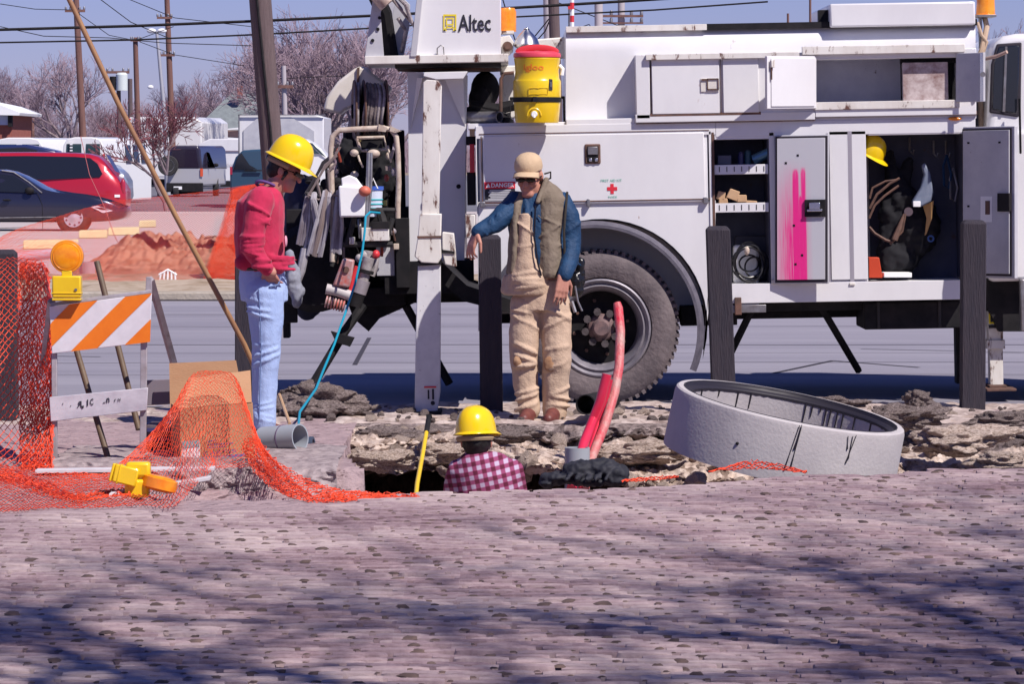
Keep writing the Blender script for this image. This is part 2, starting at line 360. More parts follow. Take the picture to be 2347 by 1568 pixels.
# big broken lumps, each measured from the picture: (px, py, distance, size, kind)
for (px, py, Y, s, sx, sz, kind, lab) in [
    (735,925,24.9,.17,1.7,.62,'soil','dark lump of broken asphalt behind the cut grey pipe'),
    (700,905,25.3,.10,1.4,.8,'soil','smaller dark lump right of the blue jeans'),
    (2110,920,25.0,.075,1.2,.9,'soil','black clod of earth left of the right hand wooden post'),
    (2080,955,24.0,.12,1.9,.6,'soil','dark heap of crumbled asphalt behind the concrete ring'),
    (2300,965,24.3,.10,2.2,.55,'soil','dark crumbled earth right of the right hand post'),
    (2190,1010,22.9,.17,1.6,.45,'pale','largest pale broken slab right of the concrete ring'),
    (2300,1060,21.9,.11,1.7,.5,'pale','pale broken lump at the right edge of the trench'),
    (1895,930,24.6,.10,2.2,.5,'soil','dark heap of earth seen over the concrete ring'),
    (1160,1000,23.7,.10,2.0,.5,'soil','dark broken pavement edge behind the yellow hard hat'),
    (1470,1040,22.9,.12,2.2,.55,'pale','pale rubble mound between the red conduit and the concrete ring'),
    (910,1000,23.7,.11,2.0,.5,'soil','dark broken pavement edge under the outrigger foot'),
    (1000,1040,23.0,.10,1.8,.6,'pale','pale rubble lump left of the man in the trench'),
    (880,1055,22.8,.10,1.8,.6,'pale','pale rubble lump at the left end of the trench')]:
    me = rock_mesh(px*.01, 5); me.materials.append(ROCKS[kind][0].materials[0])
    for v in me.vertices: v.co *= 1+.20*noise.fractal(v.co*2.6, .7, 2.2, 6)
    o = bpy.data.objects.new('rubble_lump', me); C.objects.link(o); o.location = P(px, py, Y); o.scale = (s*sx, s, s*sz); o.rotation_euler = (0, 0, rnd.random()*.5-.25)
    tag(o, lab, 'rubble lump', 'broken lumps along the trench')
# broken concrete slab at the left, near edge of the cut
M_slab = rubble_mat('broken_concrete', [(.30,(.10,.08,.09)),(.5,(.22,.18,.19)),(.8,(.38,.32,.32))], 6, 30, .8)
def slabfn(u, v):
    x = -2.5+1.56*u; prf = [(22.3,.015),(21.8,.02),(21.2,.02),(20.98,.015),(20.93,-.02),(20.88,-.08),(20.8,-.15),(20.7,-.3)]
    y, z = samp(prf, v); k = max(0, min(1, (v-.4)/.1)); dx = .04*noise.noise(Vector((y*4, z*9, 1)))
    return (x+dx*u, y+.10*k*frac(x*5, z*9)-.1*k*u, z+.012*frac(x*6, y*6))
tag(MB().grid(slabfn, 150, 70).build('pavement', M_slab, fix=False, ang=50), kind='structure')

# road, kerb and everything beyond
M_road = mat('worn_asphalt', (.30,.285,.325), .9, col2=(.20,.19,.23), scale=.55, amt=.8, bump=.3, bscale=60, stretch=(.22,1.5,1), spots=(.10,.09,.11), sscale=1.4, sth=.68, spec=.2)
def flat(name, x0, y0, x1, y1, z, m, kind='structure'):
    o = MB().add([(x0,y0,z),(x1,y0,z),(x1,y1,z),(x0,y1,z)], [(0,1,2,3)]).build(name, m, smooth=False, fix=False); return tag(o, kind=kind)
M_far = mat('far_ground', (.22,.17,.12), 1, col2=(.30,.24,.17), scale=.4)
flat('terrain', -900, 25.6, 900, 3000, -.02, M_far)
flat('road', -120, 25.9, 120, 44.4, 0, M_road)
M_crack = mat('crack_filler', (.04,.035,.045), .9)
M_line = mat('road_paint', (.5,.5,.55), .8)
cm = MB()
for (y, wd, a) in [(31.3,.03,.004),(34.2,.045,0),(37.8,.03,.003),(40.6,.05,.0),(29.6,.02,.0),(32.8,.02,.002)]:
    pts = []
    for i in range(60):
        x = -9+18*i/59; yy = y+a*x*4+.06*frac(x*.7, y)
        pts.append((x, yy))
    for i in range(59):
        (xa, ya), (xb, yb) = pts[i], pts[i+1]
        cm.add([(xa,ya,.004),(xb,yb,.004),(xb,yb+wd,.004),(xa,ya+wd,.004)], [(0,1,2,3)])
for (xa, ya, xb, yb) in [(2.0,29.8,2.6,31.6),(2.6,31.6,3.2,30.6),(-1.25,31.0,-1.3,35.5),(3.0,33.5,4.8,32.7),(-6,33,-3.4,32.2)]:
    n = Vector((yb-ya, xa-xb, 0)).normalized()*.02; a = Vector((xa,ya,.0045)); b = Vector((xb,yb,.0045)); cm.add([a-n,b-n,b+n,a+n], [(0,1,2,3)])
tag(cm.build('road_cracks', M_crack, smooth=False, fix=False), kind='structure')
M_kerb = mat('kerb_concrete', (.42,.37,.31), .9, col2=(.30,.26,.21), scale=2.5, bump=.5, bscale=30)
tag(MB().box((-120,44.4,0),(120,44.75,.10)).build('kerb', M_kerb, bevel=.02), kind='structure')
M_verge = rubble_mat('dry_verge', [(.3,(.13,.10,.06)),(.5,(.30,.23,.16)),(.8,(.44,.36,.28))], 1.6, 6, 1)
def vfn(u, v):
    x = -14+24*u; y = 44.75+6.5*v
    return (x, y, .09+.05*frac(x*.9, y*.9)*min(1, v*5))
tag(MB().grid(vfn, 160, 50).build('verge', M_verge, fix=False, ang=70), kind='structure')
M_lotc = mat('pale_lot_concrete', (.50,.44,.42), .9, col2=(.42,.36,.35), scale=.5, stretch=(.3,1,1))
M_lota = mat('lot_asphalt', (.16,.155,.18), .9, col2=(.12,.12,.14), scale=.3, stretch=(.3,1,1))
flat('pavement', -40, 51, 20, 110, .03, M_lotc)
flat('parking_lot', -120, 110, 120, 290, .02, M_lota)
# heap of dug earth across the street
M_clay = rubble_mat('red_clay', [(.3,(.13,.055,.035)),(.5,(.27,.12,.08)),(.75,(.42,.23,.16))], 2.2, 5, 5)
def mound(u, v):
    x = -6.05+2.6*u; y = 50.0+9*v
    hx = min(1, u/.30)*min(1, (1-u)/.06); hy = math.sin(math.pi*min(1, v*1.02))
    h = (.46*hx**.8*hy+.16*hx*hy*frac(x*1.4, y*.9, 3)+.13*hx*hy*noise.noise(Vector((x*6, y*3, 2)))+.06*hx*hy*noise.noise(Vector((x*14, y*8, 2))))
    return (x, y, .0+h)
tag(MB().grid(mound, 190, 120).build('earth_mound', M_clay, fix=False, ang=60), 'heap of reddish dug earth behind the orange netting across the street', 'earth mound')
# ---------------- the utility truck, side on, standing a degree nose-up
TY = 26.26; TH = .018
truck = root('utility_truck', 'white utility service truck with open side lockers and crane turret beside the trench', 'truck', P(1378,755,TY), rot=(0,-TH,0))
TW = W[truck.as_pointer()]; TI = TW.inverted()
def TL(px, py, Y=TY): return TI @ P(px, py, Y)
def tbox(mb, x0, y0, x1, y1, Y0=TY, Y1=TY+.1):
    a = TL(x0, y0, Y0); b = TL(x1, y1, Y0); X0, X1 = min(a.x,b.x), max(a.x,b.x); Z0, Z1 = min(a.z,b.z), max(a.z,b.z)
    ya, yb = Y0-TY, Y1-TY
    return mb.hexa([TW @ Vector(p) for p in [(X0,ya,Z0),(X1,ya,Z0),(X1,ya,Z1),(X0,ya,Z1),(X0,yb,Z0),(X1,yb,Z0),(X1,yb,Z1),(X0,yb,Z1)]])
def tpart(name, m, *boxes, bevel=.004, parent=None, label=None):
    mb = MB()
    for b in boxes: tbox(mb, *b)
    o = mb.build(name, m, parent or truck, bevel=bevel)
    if label: o['label'] = label
    return o
def tprism(mb, pts, Y0, Y1):                            # outline in the print, pushed back
    return mb.prism([P(x, y, Y0) for x, y in pts], (0, Y1-Y0, 0))
def ttube(mb, pts, r, n=8): return mb.tube([P(*p) for p in pts], r, n)
D = TY
# lower service body: face pieces round the openings, inner walls, floor, far side
body = MB()
tbox(body, 1090,289,1640,308, D, D+.5); tbox(body, 1640,280,2236,303, D, D+.5)       # top rail
a0, a1 = math.radians(196), math.radians(-13)
arc = []
for i in range(31):
    a = math.radians(190)+(math.radians(-14)-math.radians(190))*i/30; arc.append((1378+243*math.cos(a), 745-243*math.sin(a)))
tprism(body, [(1096,463),(1096,760)]+arc[2:]+[(1624,712),(1640,712),(1640,459)], D+.01, D+.5)
tbox(body, 1090,300,1100,764, D, D+.5)                                                    # rear corner
tbox(body, 1098,309,1624,463, D+.012, D+.5)                                               # bulk behind the hatch
tbox(body, 1624,300,1637,712, D, D+.5)
tbox(body, 1762,303,1780,652, D, D+.5); tbox(body, 1780,303,1990,646, D+.02, D+.5); tbox(body, 1900,301,1990,640, D, D+.5)
tbox(body, 2209,290,2222,642, D, D+.5)
tbox(body, 1637,652,2212,686, D-.01, D+.5)                                                # sill
tbox(body, 1637,303,1762,318, D+.003, D+.5); tbox(body, 1990,291,2212,306, D+.003, D+.5)
body.build('service_body', M_white, truck, bevel=.006)
# insides of the lockers
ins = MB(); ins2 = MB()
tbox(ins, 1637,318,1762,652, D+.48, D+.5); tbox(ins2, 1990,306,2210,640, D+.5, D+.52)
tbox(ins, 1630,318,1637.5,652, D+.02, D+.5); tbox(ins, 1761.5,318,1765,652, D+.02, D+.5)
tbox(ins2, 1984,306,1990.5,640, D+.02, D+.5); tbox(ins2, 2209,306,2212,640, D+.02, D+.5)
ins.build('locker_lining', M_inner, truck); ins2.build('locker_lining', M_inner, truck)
far = MB(); tbox(far, 1090,289,2236,686, D+1.9, D+2.35); tbox(far, 1100,300,2236,700, D+.52, D+.55)
far.build('far_side_body', M_white, truck)
tpart('shelf', M_white, (1637,378,1762,398, D+.02, D+.035), (1637,394,1762,397, D+.03, D+.46), bevel=.002)
tpart('shelf', M_white, (1637,466,1762,485, D+.02, D+.035), (1637,481,1762,484, D+.03, D+.46), bevel=.002)
for yy in (380, 468):
    for i in range(7): tpart('divider_slot', M_dark, (1648+i*17, yy+2-i*.3, 1650+i*17, yy+14-i*.3, D+.017, D+.021), bevel=0)
# the large hatch and its fittings
tpart('hatch', M_white, (1106,312,1616,461, D-.008, D+.02))
tpart('hatch_seam', M_rust, (1098,306.5,1625,298.8, D-.004, D+.01), (1104,312,1104.8,462, D-.004, D+.02), bevel=0)
h = tpart('hinge_rail', M_rust, (1098,464,1628,457.5, D-.012, D+.01), bevel=.003)
tpart('hinge_pin', M_steel, (1345,456,1353,474, D-.03, D+.01), (1100,462,1112,474, D-.03, D+.01), (1612,452,1624,466, D-.03, D+.01))
lt = tpart('hatch_latch', M_rust, (1340,330,1377,375, D-.02, D+.0), bevel=.008)
tpart('latch_cup', M_black, (1345,335,1372,371, D-.024, D-.012), parent=lt)
tpart('latch_paddle', M_steel, (1347,336,1370,354, D-.034, D-.018), parent=lt)
tpart('latch_paddle', M_chrome, (1350,362,1357,370, D-.03, D-.018), (1363,362,1370,370, D-.03, D-.018), parent=lt)
# danger label
M_red_ink = mat('red_ink', (.66,.03,.05), .5); M_black_ink = mat('black_ink', (.02,.02,.03), .6); M_white_ink = mat('white_ink', (.85,.85,.85), .5); M_green_ink = mat('green_ink', (.10,.42,.30), .6); M_grey_ink = mat('grey_ink', (.42,.42,.45), .6)
M_yel_ink = mat('yellow_ink', (.78,.62,.03), .5)
def sign_text(mb, txt, x0, y0, x1, y1, Y, drop=0, bold=0, flip=False):
    return letters(mb, txt, P(x0,y0,Y), P(x1,y0-(x1-x0)*.018+drop,Y), P(x0,y1,Y), bold, flip)
def sign_part(name, m, txt, x0, y0, x1, y1, Y, par, bold=.0, flip=False):
    mb = MB(); sign_text(mb, txt, x0, y0, x1, y1, Y, 0, bold, flip); return mb.build(name, m, par, smooth=False, fix=False)
dg = tpart('danger_label', M_black_ink, (1110,418,1181,461, D-.011, D-.006), bevel=0)
tpart('danger_heading', M_red_ink, (1110,417,1181,431.5, D-.013, D-.008), bevel=0, parent=dg)
sign_part('lettering', M_white_ink, 'DANGER', 1126,419.5,1178,429.5, D-.0145, dg, .02)
mb = MB(); tprism(mb, [(1114,429.5),(1124,429.3),(1119,420)], D-.0145, D-.013); mb.build('warning_triangle', M_white_ink, dg, smooth=False)
for i, (xa, xb) in enumerate([(1122,1171),(1119,1168),(1122,1172),(1120,1164),(1124,1170),(1119,1168)]):
    tpart('text_line', M_grey_ink, (xa,435+i*4,xb,437.2+i*4, D-.0135, D-.0115), bevel=0, parent=dg)
tpart('text_line', M_grey_ink, (1112,458.5,1170,460, D-.0135, D-.0115), bevel=0, parent=dg)
# first aid mark
tpart('first_aid_cross', M_red_ink, (1399,421,1407,444, D-.0105, D-.008), (1391.5,428.4,1414.8,436, D-.011, D-.0085), bevel=0)
sign_part('lettering', M_green_ink, 'FIRST AID KIT', 1377,411,1425,417, D-.0105, truck)
sign_part('lettering', M_green_ink, 'INSIDE', 1394,449,1414,454, D-.0105, truck)
# fender lip, wheel, tyre
fl = []
for i in range(41):
    a = math.radians(165)+(math.radians(-22)-math.radians(165))*i/40; fl.append((a,))
mb = MB(); n = len(fl); vs = []
for (a,) in fl:
    for (r_, yy) in ((252, D-.005), (243, D-.075), (236, D-.075), (243, D+.03)):
        vs.append(P(1362+r_*math.cos(a), 758-r_*math.sin(a), yy))
mb.add(vs, [(i*4+k, i*4+(k+1)%4, i*4+4+(k+1)%4, i*4+4+k) for i in range(n-1) for k in range(4)]+[(0,1,2,3),(4*n-1,4*n-2,4*n-3,4*n-4)])
mb.build('fender_flare', mat('grey_rubber', (.075,.07,.095), .65, col2=(.12,.11,.14), scale=14), truck)
tyreM = mat('dusty_tyre', (.085,.07,.078), .85, col2=(.16,.13,.135), scale=4, bump=.4, bscale=35)
def wheel(cx, cy, Y, flip=1, parent=truck, dual=True):
    o = P(cx, cy, Y); ax = Vector((0, flip, 0))
    t = MB().lathe([(.33,.02),(.345,-.015),(.40,-.03),(.46,-.028),(.495,-.01),(.515,.02),(.52,.06),(.52,.21),(.505,.25),(.46,.27),(.33,.25),(.33,.02)], o, ax, 72).build('tyre', tyreM, parent)
    tr = MB()
    for k in range(64):
        a = 2*math.pi*k/64; c, s_ = math.cos(a), math.sin(a); e = Vector((-s_, 0, c)); d = Vector((c, 0, s_))
        for (y0, y1, sh) in ((.0,.095,0),(.125,.22,.5)):
            p = o+e*sh*.02; A = p+d*.498; B = p+d*.531
            q = [A-e*.014+ax*y0, A+e*.014+ax*y0, B+e*.012+ax*y0, B-e*.012+ax*y0]
            tr.add(q+[x+ax*(y1-y0) for x in q], [(0,1,2,3),(7,6,5,4),(0,4,5,1),(1,5,6,2),(2,6,7,3),(3,7,4,0)])
    tr.build('tread_block', tyreM, t, smooth=False)
    rim = MB().lathe([(.245,.13),(.262,.02),(.285,-.004),(.30,.012),(.322,-.015),(.336,-.006),(.336,.05),(.245,.13)], o, ax, 48).build('rim', mat('rim_steel', (.17,.16,.19), .5, .3, col2=(.26,.24,.27), scale=12), parent)
    MB().lathe([(.0,.15),(.25,.15),(.26,.17),(.0,.18)], o, ax, 40).build('rim_centre', M_black, rim)
    hub = MB().lathe([(0,-.035),(.048,-.035),(.06,-.02),(.065,.02),(.085,.03),(.095,.06),(.095,.16),(0,.16)], o, ax, 28).build('hub', mat('rusty_hub', (.20,.125,.12), .75, col2=(.10,.07,.075), scale=30), parent)
    fm = MB()
    for k in range(8):
        a = 2*math.pi*(k+.3)/8; d = Vector((math.cos(a), 0, math.sin(a)))
        fm.lathe([(.026,0),(.026,.09),(0,.09)], o+d*.11+ax*.0, ax, 8)
    fm.build('hub_lobe', mat('grimy_casting', (.085,.07,.075), .85, col2=(.04,.033,.035), scale=30), hub)
    for k in range(8):
        a = 2*math.pi*(k+.3)/8; d = Vector((math.cos(a), 0, math.sin(a)))
        MB().lathe([(.011,-.02),(.013,0),(.013,.06)], o+d*.185+ax*.12, ax, 6).build('wheel_nut', M_rust, hub)
wheel(1378, 752, TY+.02)
mb = MB(); mb.lathe([(.3,0),(.5,0),(.52,.05),(.52,.25),(.5,.28),(0,.28)], P(1378,752,TY+1.95)+Vector((0,0,-.005)), (0,1,0), 40); mb.lathe([(.3,0),(.5,0),(.52,.05),(.52,.22),(.5,.25),(0,.25)], P(1378,752,TY+.33), (0,1,0), 40)
mb.build('inner_tyre', M_dark, truck)
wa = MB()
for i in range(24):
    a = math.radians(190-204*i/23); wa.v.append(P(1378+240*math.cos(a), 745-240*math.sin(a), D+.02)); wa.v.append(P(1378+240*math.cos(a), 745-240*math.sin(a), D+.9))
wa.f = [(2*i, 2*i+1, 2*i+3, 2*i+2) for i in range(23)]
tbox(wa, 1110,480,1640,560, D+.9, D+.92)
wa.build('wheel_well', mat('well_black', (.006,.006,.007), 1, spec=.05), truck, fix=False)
mb = MB(); mb.tube([P(1378,752,TY+.1), P(1378,752,TY+2.1)], .09, 14); mb.ell(P(1378,765,TY+1.15), (.2,.2,.2)); mb.build('axle', M_black, truck)
# chassis, tank, props and brackets under the body
tpart('chassis_rail', M_black, (1540,690,2230,722, D+.7, D+.8), (1180,690,1560,735, D+.75, D+.85), (900,650,1200,690, D+.7,D+.8), bevel=.004)
tpart('chassis_rail', M_black, (1100,690,2230,722, D+1.5, D+1.6))
tpart('side_skirt', M_black, (1560,702,1690,745, D+.3, D+.5), (1690,688,2205,706, D+.2, D+.6))
tk = tpart('tank_box', M_black, (1980,694,2204,752, D+.12, D+.75), bevel=.01)
tpart('tank_strap', M_dark, (2010,692,2018,752, D+.11, D+.2), (2150,690,2158,750, D+.11, D+.2), parent=tk)
tpart('step_bracket', M_steel, (1672,700,1756,716, D-.02, D+.2), (1690,690,1740,704, D+.0, D+.2), bevel=.003)
tpart('step_bracket', M_rust, (1684,682,1700,722, D-.04, D-.01))
for (a, b) in (((1722,712,D+.4),(1672,815,D+.6)), ((1880,700,D+.4),(1968,850,D+.9))):
    mb = MB(); mb.tube([P(*a), P(*b)], .026, 6); mb.build('prop_bar', M_black, truck)
# pink sprayed locker door, swung out past its hinge
def door(name, hx, fx, ty, by, ang, m, Yh=D-.01, thick=.03):
    """hinge line at hx, width measured in the picture at fx, turned out by ang degrees"""
    a = P(hx, ty, Yh); b = P(hx, by, Yh); wd = (fx-hx)*Yh/F/math.cos(R(ang)) ; d = Vector((wd*math.cos(R(ang)), -abs(wd)*math.sin(R(ang)), abs(0)+(wd*math.cos(R(ang)))*TH))
    n = d.cross(Vector((0,0,1))).normalized(); n = n if n.y < 0 else -n
    return a, b, d, n
def door_mesh(mb, a, b, d, n, u0, u1, v0, v1, t0, t1):
    f = lambda u, v, t: a+(b-a)*v+d*u+n*t
    return mb.hexa([f(u0,v1,t1), f(u1,v1,t1), f(u1,v0,t1), f(u0,v0,t1), f(u0,v1,t0), f(u1,v1,t0), f(u1,v0,t0), f(u0,v0,t0)])
M_pink = bpy.data.materials.new('pink_sprayed_paint'); M_pink.use_nodes = True
_t = M_pink.node_tree; _N = _t.nodes; _L = _t.links; _b = _N['Principled BSDF']; _b.inputs['Roughness'].default_value = .5
_tc = _N.new('ShaderNodeTexCoord'); _sx = _N.new('ShaderNodeSeparateXYZ'); _L.new(_tc.outputs['Generated'], _sx.inputs[0])
_n = _N.new('ShaderNodeTexNoise'); _n.inputs['Scale'].default_value = 5; _n.inputs['Detail'].default_value = 6
_mp = _N.new('ShaderNodeMapping'); _mp.inputs['Scale'].default_value = (9, 9, .9); _L.new(_tc.outputs['Generated'], _mp.inputs[0]); _L.new(_mp.outputs[0], _n.inputs[0])
def _m(op, a, b, cl=False):
    q = _N.new('ShaderNodeMath'); q.operation = op; q.use_clamp = cl
    for i, x in enumerate((a, b)):
        if x is None: continue
        if isinstance(x, (int, float)): q.inputs[i].default_value = x
        else: _L.new(x, q.inputs[i])
    return q.outputs[0]
def _bump1(cx, wd, top, soft=.0):                       # a vertical run of paint around x=cx, from height top down
    dx = _m('ABSOLUTE', _m('SUBTRACT', _sx.outputs[0], cx), None); k = _m('SUBTRACT', 1, _m('DIVIDE', dx, wd), True)
    dz = _m('DIVIDE', _m('SUBTRACT', top, _sx.outputs[2]), .05, True) if not soft else _m('DIVIDE', _m('SUBTRACT', top, _sx.outputs[2]), soft, True)
    return _m('MULTIPLY', k, dz)
_haze = _m('MULTIPLY', _bump1(.30,.42,.86,.5), 1.25); _run1 = _m('MULTIPLY', _bump1(.40,.07,.79), 3.0, True); _run2 = _m('MULTIPLY', _bump1(.55,.06,.80), 2.2, True); _run3 = _m('MULTIPLY', _bump1(.50,.05,.60), 3.0, True)
_f = _m('ADD', _m('MULTIPLY', _haze, _m('MULTIPLY', _n.outputs[0], 1.5)), _m('MULTIPLY', _m('MAXIMUM', _m('MAXIMUM', _run1, _run2), _run3), _m('ADD', _n.outputs[0], .3)), True)
_mx = _N.new('ShaderNodeMix'); _mx.data_type = 'RGBA'; _mx.inputs[6].default_value = (.52,.52,.56,1); _mx.inputs[7].default_value = (.80,.02,.24,1); _L.new(_f, _mx.inputs[0]); _L.new(_mx.outputs[2], _b.inputs['Base Color'])
A = door('', 1776, 1898, 310, 651, 12, None)
mb = MB(); door_mesh(mb, *A, 0,1,0,1, 0,.028); dr = mb.build('locker_door', M_grey, truck, bevel=.004); dr['label'] = 'open locker door with pink spray paint runs'
mb = MB(); door_mesh(mb, *A, .02,.985,.008,.99, .028,.034); mb.build('door_seal', M_seal, dr, bevel=.002)
mb = MB(); door_mesh(mb, *A, .055,.94,.022,.972, .03,.042); mb.build('inner_panel', M_pink, dr, bevel=.002)
mb = MB(); door_mesh(mb, *A, .57,.95,.435,.55, .035,.058); mb.build('latch_housing', M_black, dr, bevel=.003)
mb = MB(); door_mesh(mb, *A, .66,.86,.455,.50, .055,.075); door_mesh(mb, *A, .62,.90,.50,.515, .055,.075); mb.build('latch_bar', M_chrome, dr, bevel=.003)
for (u, v) in ((.42,.13),(.38,.86),(.50,.80),(.35,.60),(.20,.18)):
    mb = MB(); door_mesh(mb, *A, u,u+.04,v,v+.014, .04,.044); mb.build('rivet_hole', M_black, dr, bevel=0)
# right hand locker door, in its own shade
A = door('', 2214, 2316, 291, 636, 52, None)
mb = MB(); door_mesh(mb, *A, 0,1,0,1, 0,.03); dr = mb.build('locker_door', M_grey, truck, bevel=.004); dr['label'] = 'open grey locker door nearest the cab'
mb = MB(); door_mesh(mb, *A, .0,.95,.012,.985, .03,.036); mb.build('door_seal', M_seal, dr, bevel=.002)
mb = MB(); door_mesh(mb, *A, .03,.92,.025,.97, .034,.044); mb.build('inner_panel', M_grey, dr, bevel=.002)
mb = MB(); door_mesh(mb, *A, .72,.95,.44,.56, .036,.058); mb.build('latch_housing', M_black, dr, bevel=.003)
mb = MB(); door_mesh(mb, *A, .38,.60,.46,.63, .044,.047); mb.build('bare_patch', M_white, dr, bevel=.0)
mb = MB(); door_mesh(mb, *A, .48,.56,.49,.58, .045,.052); mb.build('bolt_plate', M_rust, dr, bevel=.0)
for (u, v) in ((.12,.10),(.72,.10),(.12,.52),(.14,.72)):
    mb = MB(); door_mesh(mb, *A, u,u+.04,v,v+.012, .044,.047); mb.build('rivet_hole', M_black, dr, bevel=0)
# upper body
U = D+.16
ub = MB()
o1 = [(1297,75),(1303,62),(1900,52),(2232,44),(2236,264),(1297,283)]
tprism(ub, [(1297,66),(1866,56),(1866,274),(1297,284)], U+.05, U+1.95); tprism(ub, [(1866,56),(2236,50),(2236,265),(1866,274)], U+.34, U+1.95); tprism(ub, [(1866,56),(2236,50),(2236,110),(1866,116)], U+.05, U+.34); tprism(ub, [(1866,245),(2236,238),(2236,265),(1866,274)], U+.05, U+.34)
sec = [(0.0,1),(0.0,.25),(.012,.14),(.05,.045),(.12,0)]   # rolled roof edge
for (xa, ya, xb, yb, dnz) in ((1297,64,1866,54,-.645),(1866,54,2236,48,-.195)):
    a = P(xa,ya,U); b = P(xb,yb,U); vs = []
    for e in (a, b): vs += [e+Vector((0,dy,0))+Vector((0,0,-.645))*min(k, -dnz/.645) for dy, k in sec]
    ub.add(vs, [(i, i+1, i+6, i+5) for i in range(4)]+[(0,1,2,3,4),(9,8,7,6,5)])
ub.add([P(1297,284,U), P(1297,284,U+.2), P(2236,265,U), P(2236,265,U+.2)], [(0,1,3,2)])
ub.build('upper_body', M_white, truck)
tpart('roof_gutter', M_white2, (1297,60,1620,68, U-.0, U+.06), bevel=.002)
tpart('drip_rail', M_black, (1608,54,2240,57, U+.01, U+.05), bevel=0)
tpart('roof_locker', M_white, (1902,8,2236,56, U-.05, U+1.6), bevel=.012)
tpart('roof_locker_strap', M_black, (1876,22,1904,58, U+.1, U+.2), bevel=.003)
tpart('body_ledge', M_white, (1297,273,2238,271.5, D+.003, U+.1), bevel=.006)
# protruding cabinet with two doors, then the open bay
K = D-.03
cb = MB()
tbox(cb, 1456,125,1491,272, K, U+.02); tbox(cb, 1491,126,1868,133, K, U+.02); tbox(cb, 1456,262,1868,274, K, U+.02)
tbox(cb, 1491,133,1868,262, K+.012, U+.02)
tbox(cb, 1868,116,2238,130, K+.0, U+.02); tbox(cb, 1868,236,2238,262, K, U+.02)
tbox(cb, 2194,116,2238,250, K+.03, U+.02)
cb.build('cabinet', M_white, truck, bevel=.005)
bay = MB()
tbox(bay, 1868,125,2194,240, U+.30, U+.32); tbox(bay, 1866,125,1870,240, K+.03, U+.3); tbox(bay, 1868,236,2194,240, K+.04, U+.3); tbox(bay, 1868,122,2194,127, K+.04, U+.3)
bay.build('bay_lining', mat('bay_paint', (.62,.62,.68), .6, col2=(.50,.50,.58), scale=4, spots=(.12,.09,.09), sscale=9, sth=.66), truck)
tpart('cabinet_rain_lip', M_white2, (1480,124,1832,131, K-.03, K+.0), bevel=.003)
tpart('bay_rain_lip', M_white2, (1838,106,2212,119, K-.035, K+.0), bevel=.004)
tpart('cabinet_base_shadow_rail', M_rust, (1458,273,1868,276.5, K+.01, U+.0), (1868,260,2240,263, K+.01, U+.0), bevel=0)
tpart('bay_sill', M_white2, (1866,234,2200,246, K-.012, K+.03), bevel=.003)
c1 = tpart('cabinet_door', M_white, (1493,136,1650,259, K-.004, K+.012))
c2 = tpart('cabinet_door', M_white, (1656,134,1740,257, K-.004, K+.012))
tpart('cabinet_seam', M_rust, (1490,133,1492,262, K-.001, K+.012), (1490,260,1744,262, K-.001, K+.012), (1651.5,133,1653,259, K-.001,K+.012), bevel=0)
ca = tpart('cabinet_latch', M_white2, (1605,179,1648,210, K-.012, K+.0), bevel=.004, parent=c1)
tpart('latch_ring', M_rust, (1621,179,1647,181.5, K-.02, K-.01), (1621,203,1647,205.5, K-.02, K-.01), (1645,180,1648,205, K-.02, K-.01), (1620,180,1623,205, K-.02,K-.01), (1609,180,1621,184, K-.02,K-.01), bevel=0, parent=c1)
A = door('', 1866, 1746, 128, 249, -70, None, K)
def hdoor(u0,u1,v0,v1,t0,t1,name,m,par,bev=.003):
    a = P(1866,128,K); b = P(1866,248,K); d = Vector((-.352, -.31, -.352*TH)); n = d.cross(Vector((0,0,1))).normalized(); n = n if n.y < 0 else -n
    mb = MB(); door_mesh(mb, a, b, d, n, u0,u1,v0,v1,t0,t1); return mb.build(name, m, par, bevel=bev)
hd = hdoor(0,1,0,1,0,.022,'cabinet_door', M_white, truck); hd['label'] = 'cabinet door standing open'
hdoor(.05,.93,.04,.96,.02,.03,'inner_panel', M_white, hd)
hdoor(.90,.97,.08,.22,.03,.05,'door_catch', M_white2, hd)
hdoor(.93,.95,.2,.45,.03,.04,'catch_rod', M_rust, hd)
# stained panel and door inside the bay
M_stain = mat('rust_stained_board', (.62,.55,.54), .8, col2=(.20,.11,.10), scale=16, amt=.9, detail=8)
tpart('stained_board', M_stain, (2068,143,2174,240, K+.05, K+.07)); tpart('board_frame', M_black, (2066,133,2194,143, D+.08, D+.2), (2174,143,2194,236, D+.3,D+.36), (2064,140,2068,238, D+.09, D+.12), bevel=.002)
bd = hdoorb = None
mb = MB(); a = P(2196,122,K); b = P(2196,234,K); d = Vector((.165,-.16,.003)); n = d.cross(Vector((0,0,1))).normalized(); n = n if n.y < 0 else -n
door_mesh(mb, a, b, d, n, 0,1,0,1,0,.025); bd = mb.build('bay_door', M_grey, truck, bevel=.003)
mb = MB(); door_mesh(mb, a, b, d, n, .9,1.0,0,1,.025,.03); mb.build('bay_door_edge', M_chrome, bd)
mb = MB(); mb.lathe([(.012,0),(.018,.01),(.018,.02),(0,.02)], P(2252,170,K-.2), (0,-1,0), 10); mb.build('door_knob', M_steel, bd)
mk = MB().ell(P(2189,271.5,D-.005), (.047,.016,.014), 16, 8).build('marker_lamp', M_amber, truck)
# seams and rust in the side wall
tpart('panel_seam', M_rust, (1636,303,1636.8,655, D-.002, D+.01), bevel=0)
tpart('panel_seam', mat('seam_shadow', (.3,.28,.33), .8), (1952,300,1953.0,650, D-.002, D+.01), (1948,300,1948.8,650, D-.0015, D+.01), (1778,648,1990,645.6, D-.003, D+.01), (1898,305,1898.8,650, D-.002, D+.01), bevel=0)
tpart('hinge_stub', M_white2, (1768,640,1778,652, D-.02, D+.0), (1947,648,1960,654, D-.02, D+.0), bevel=.003)
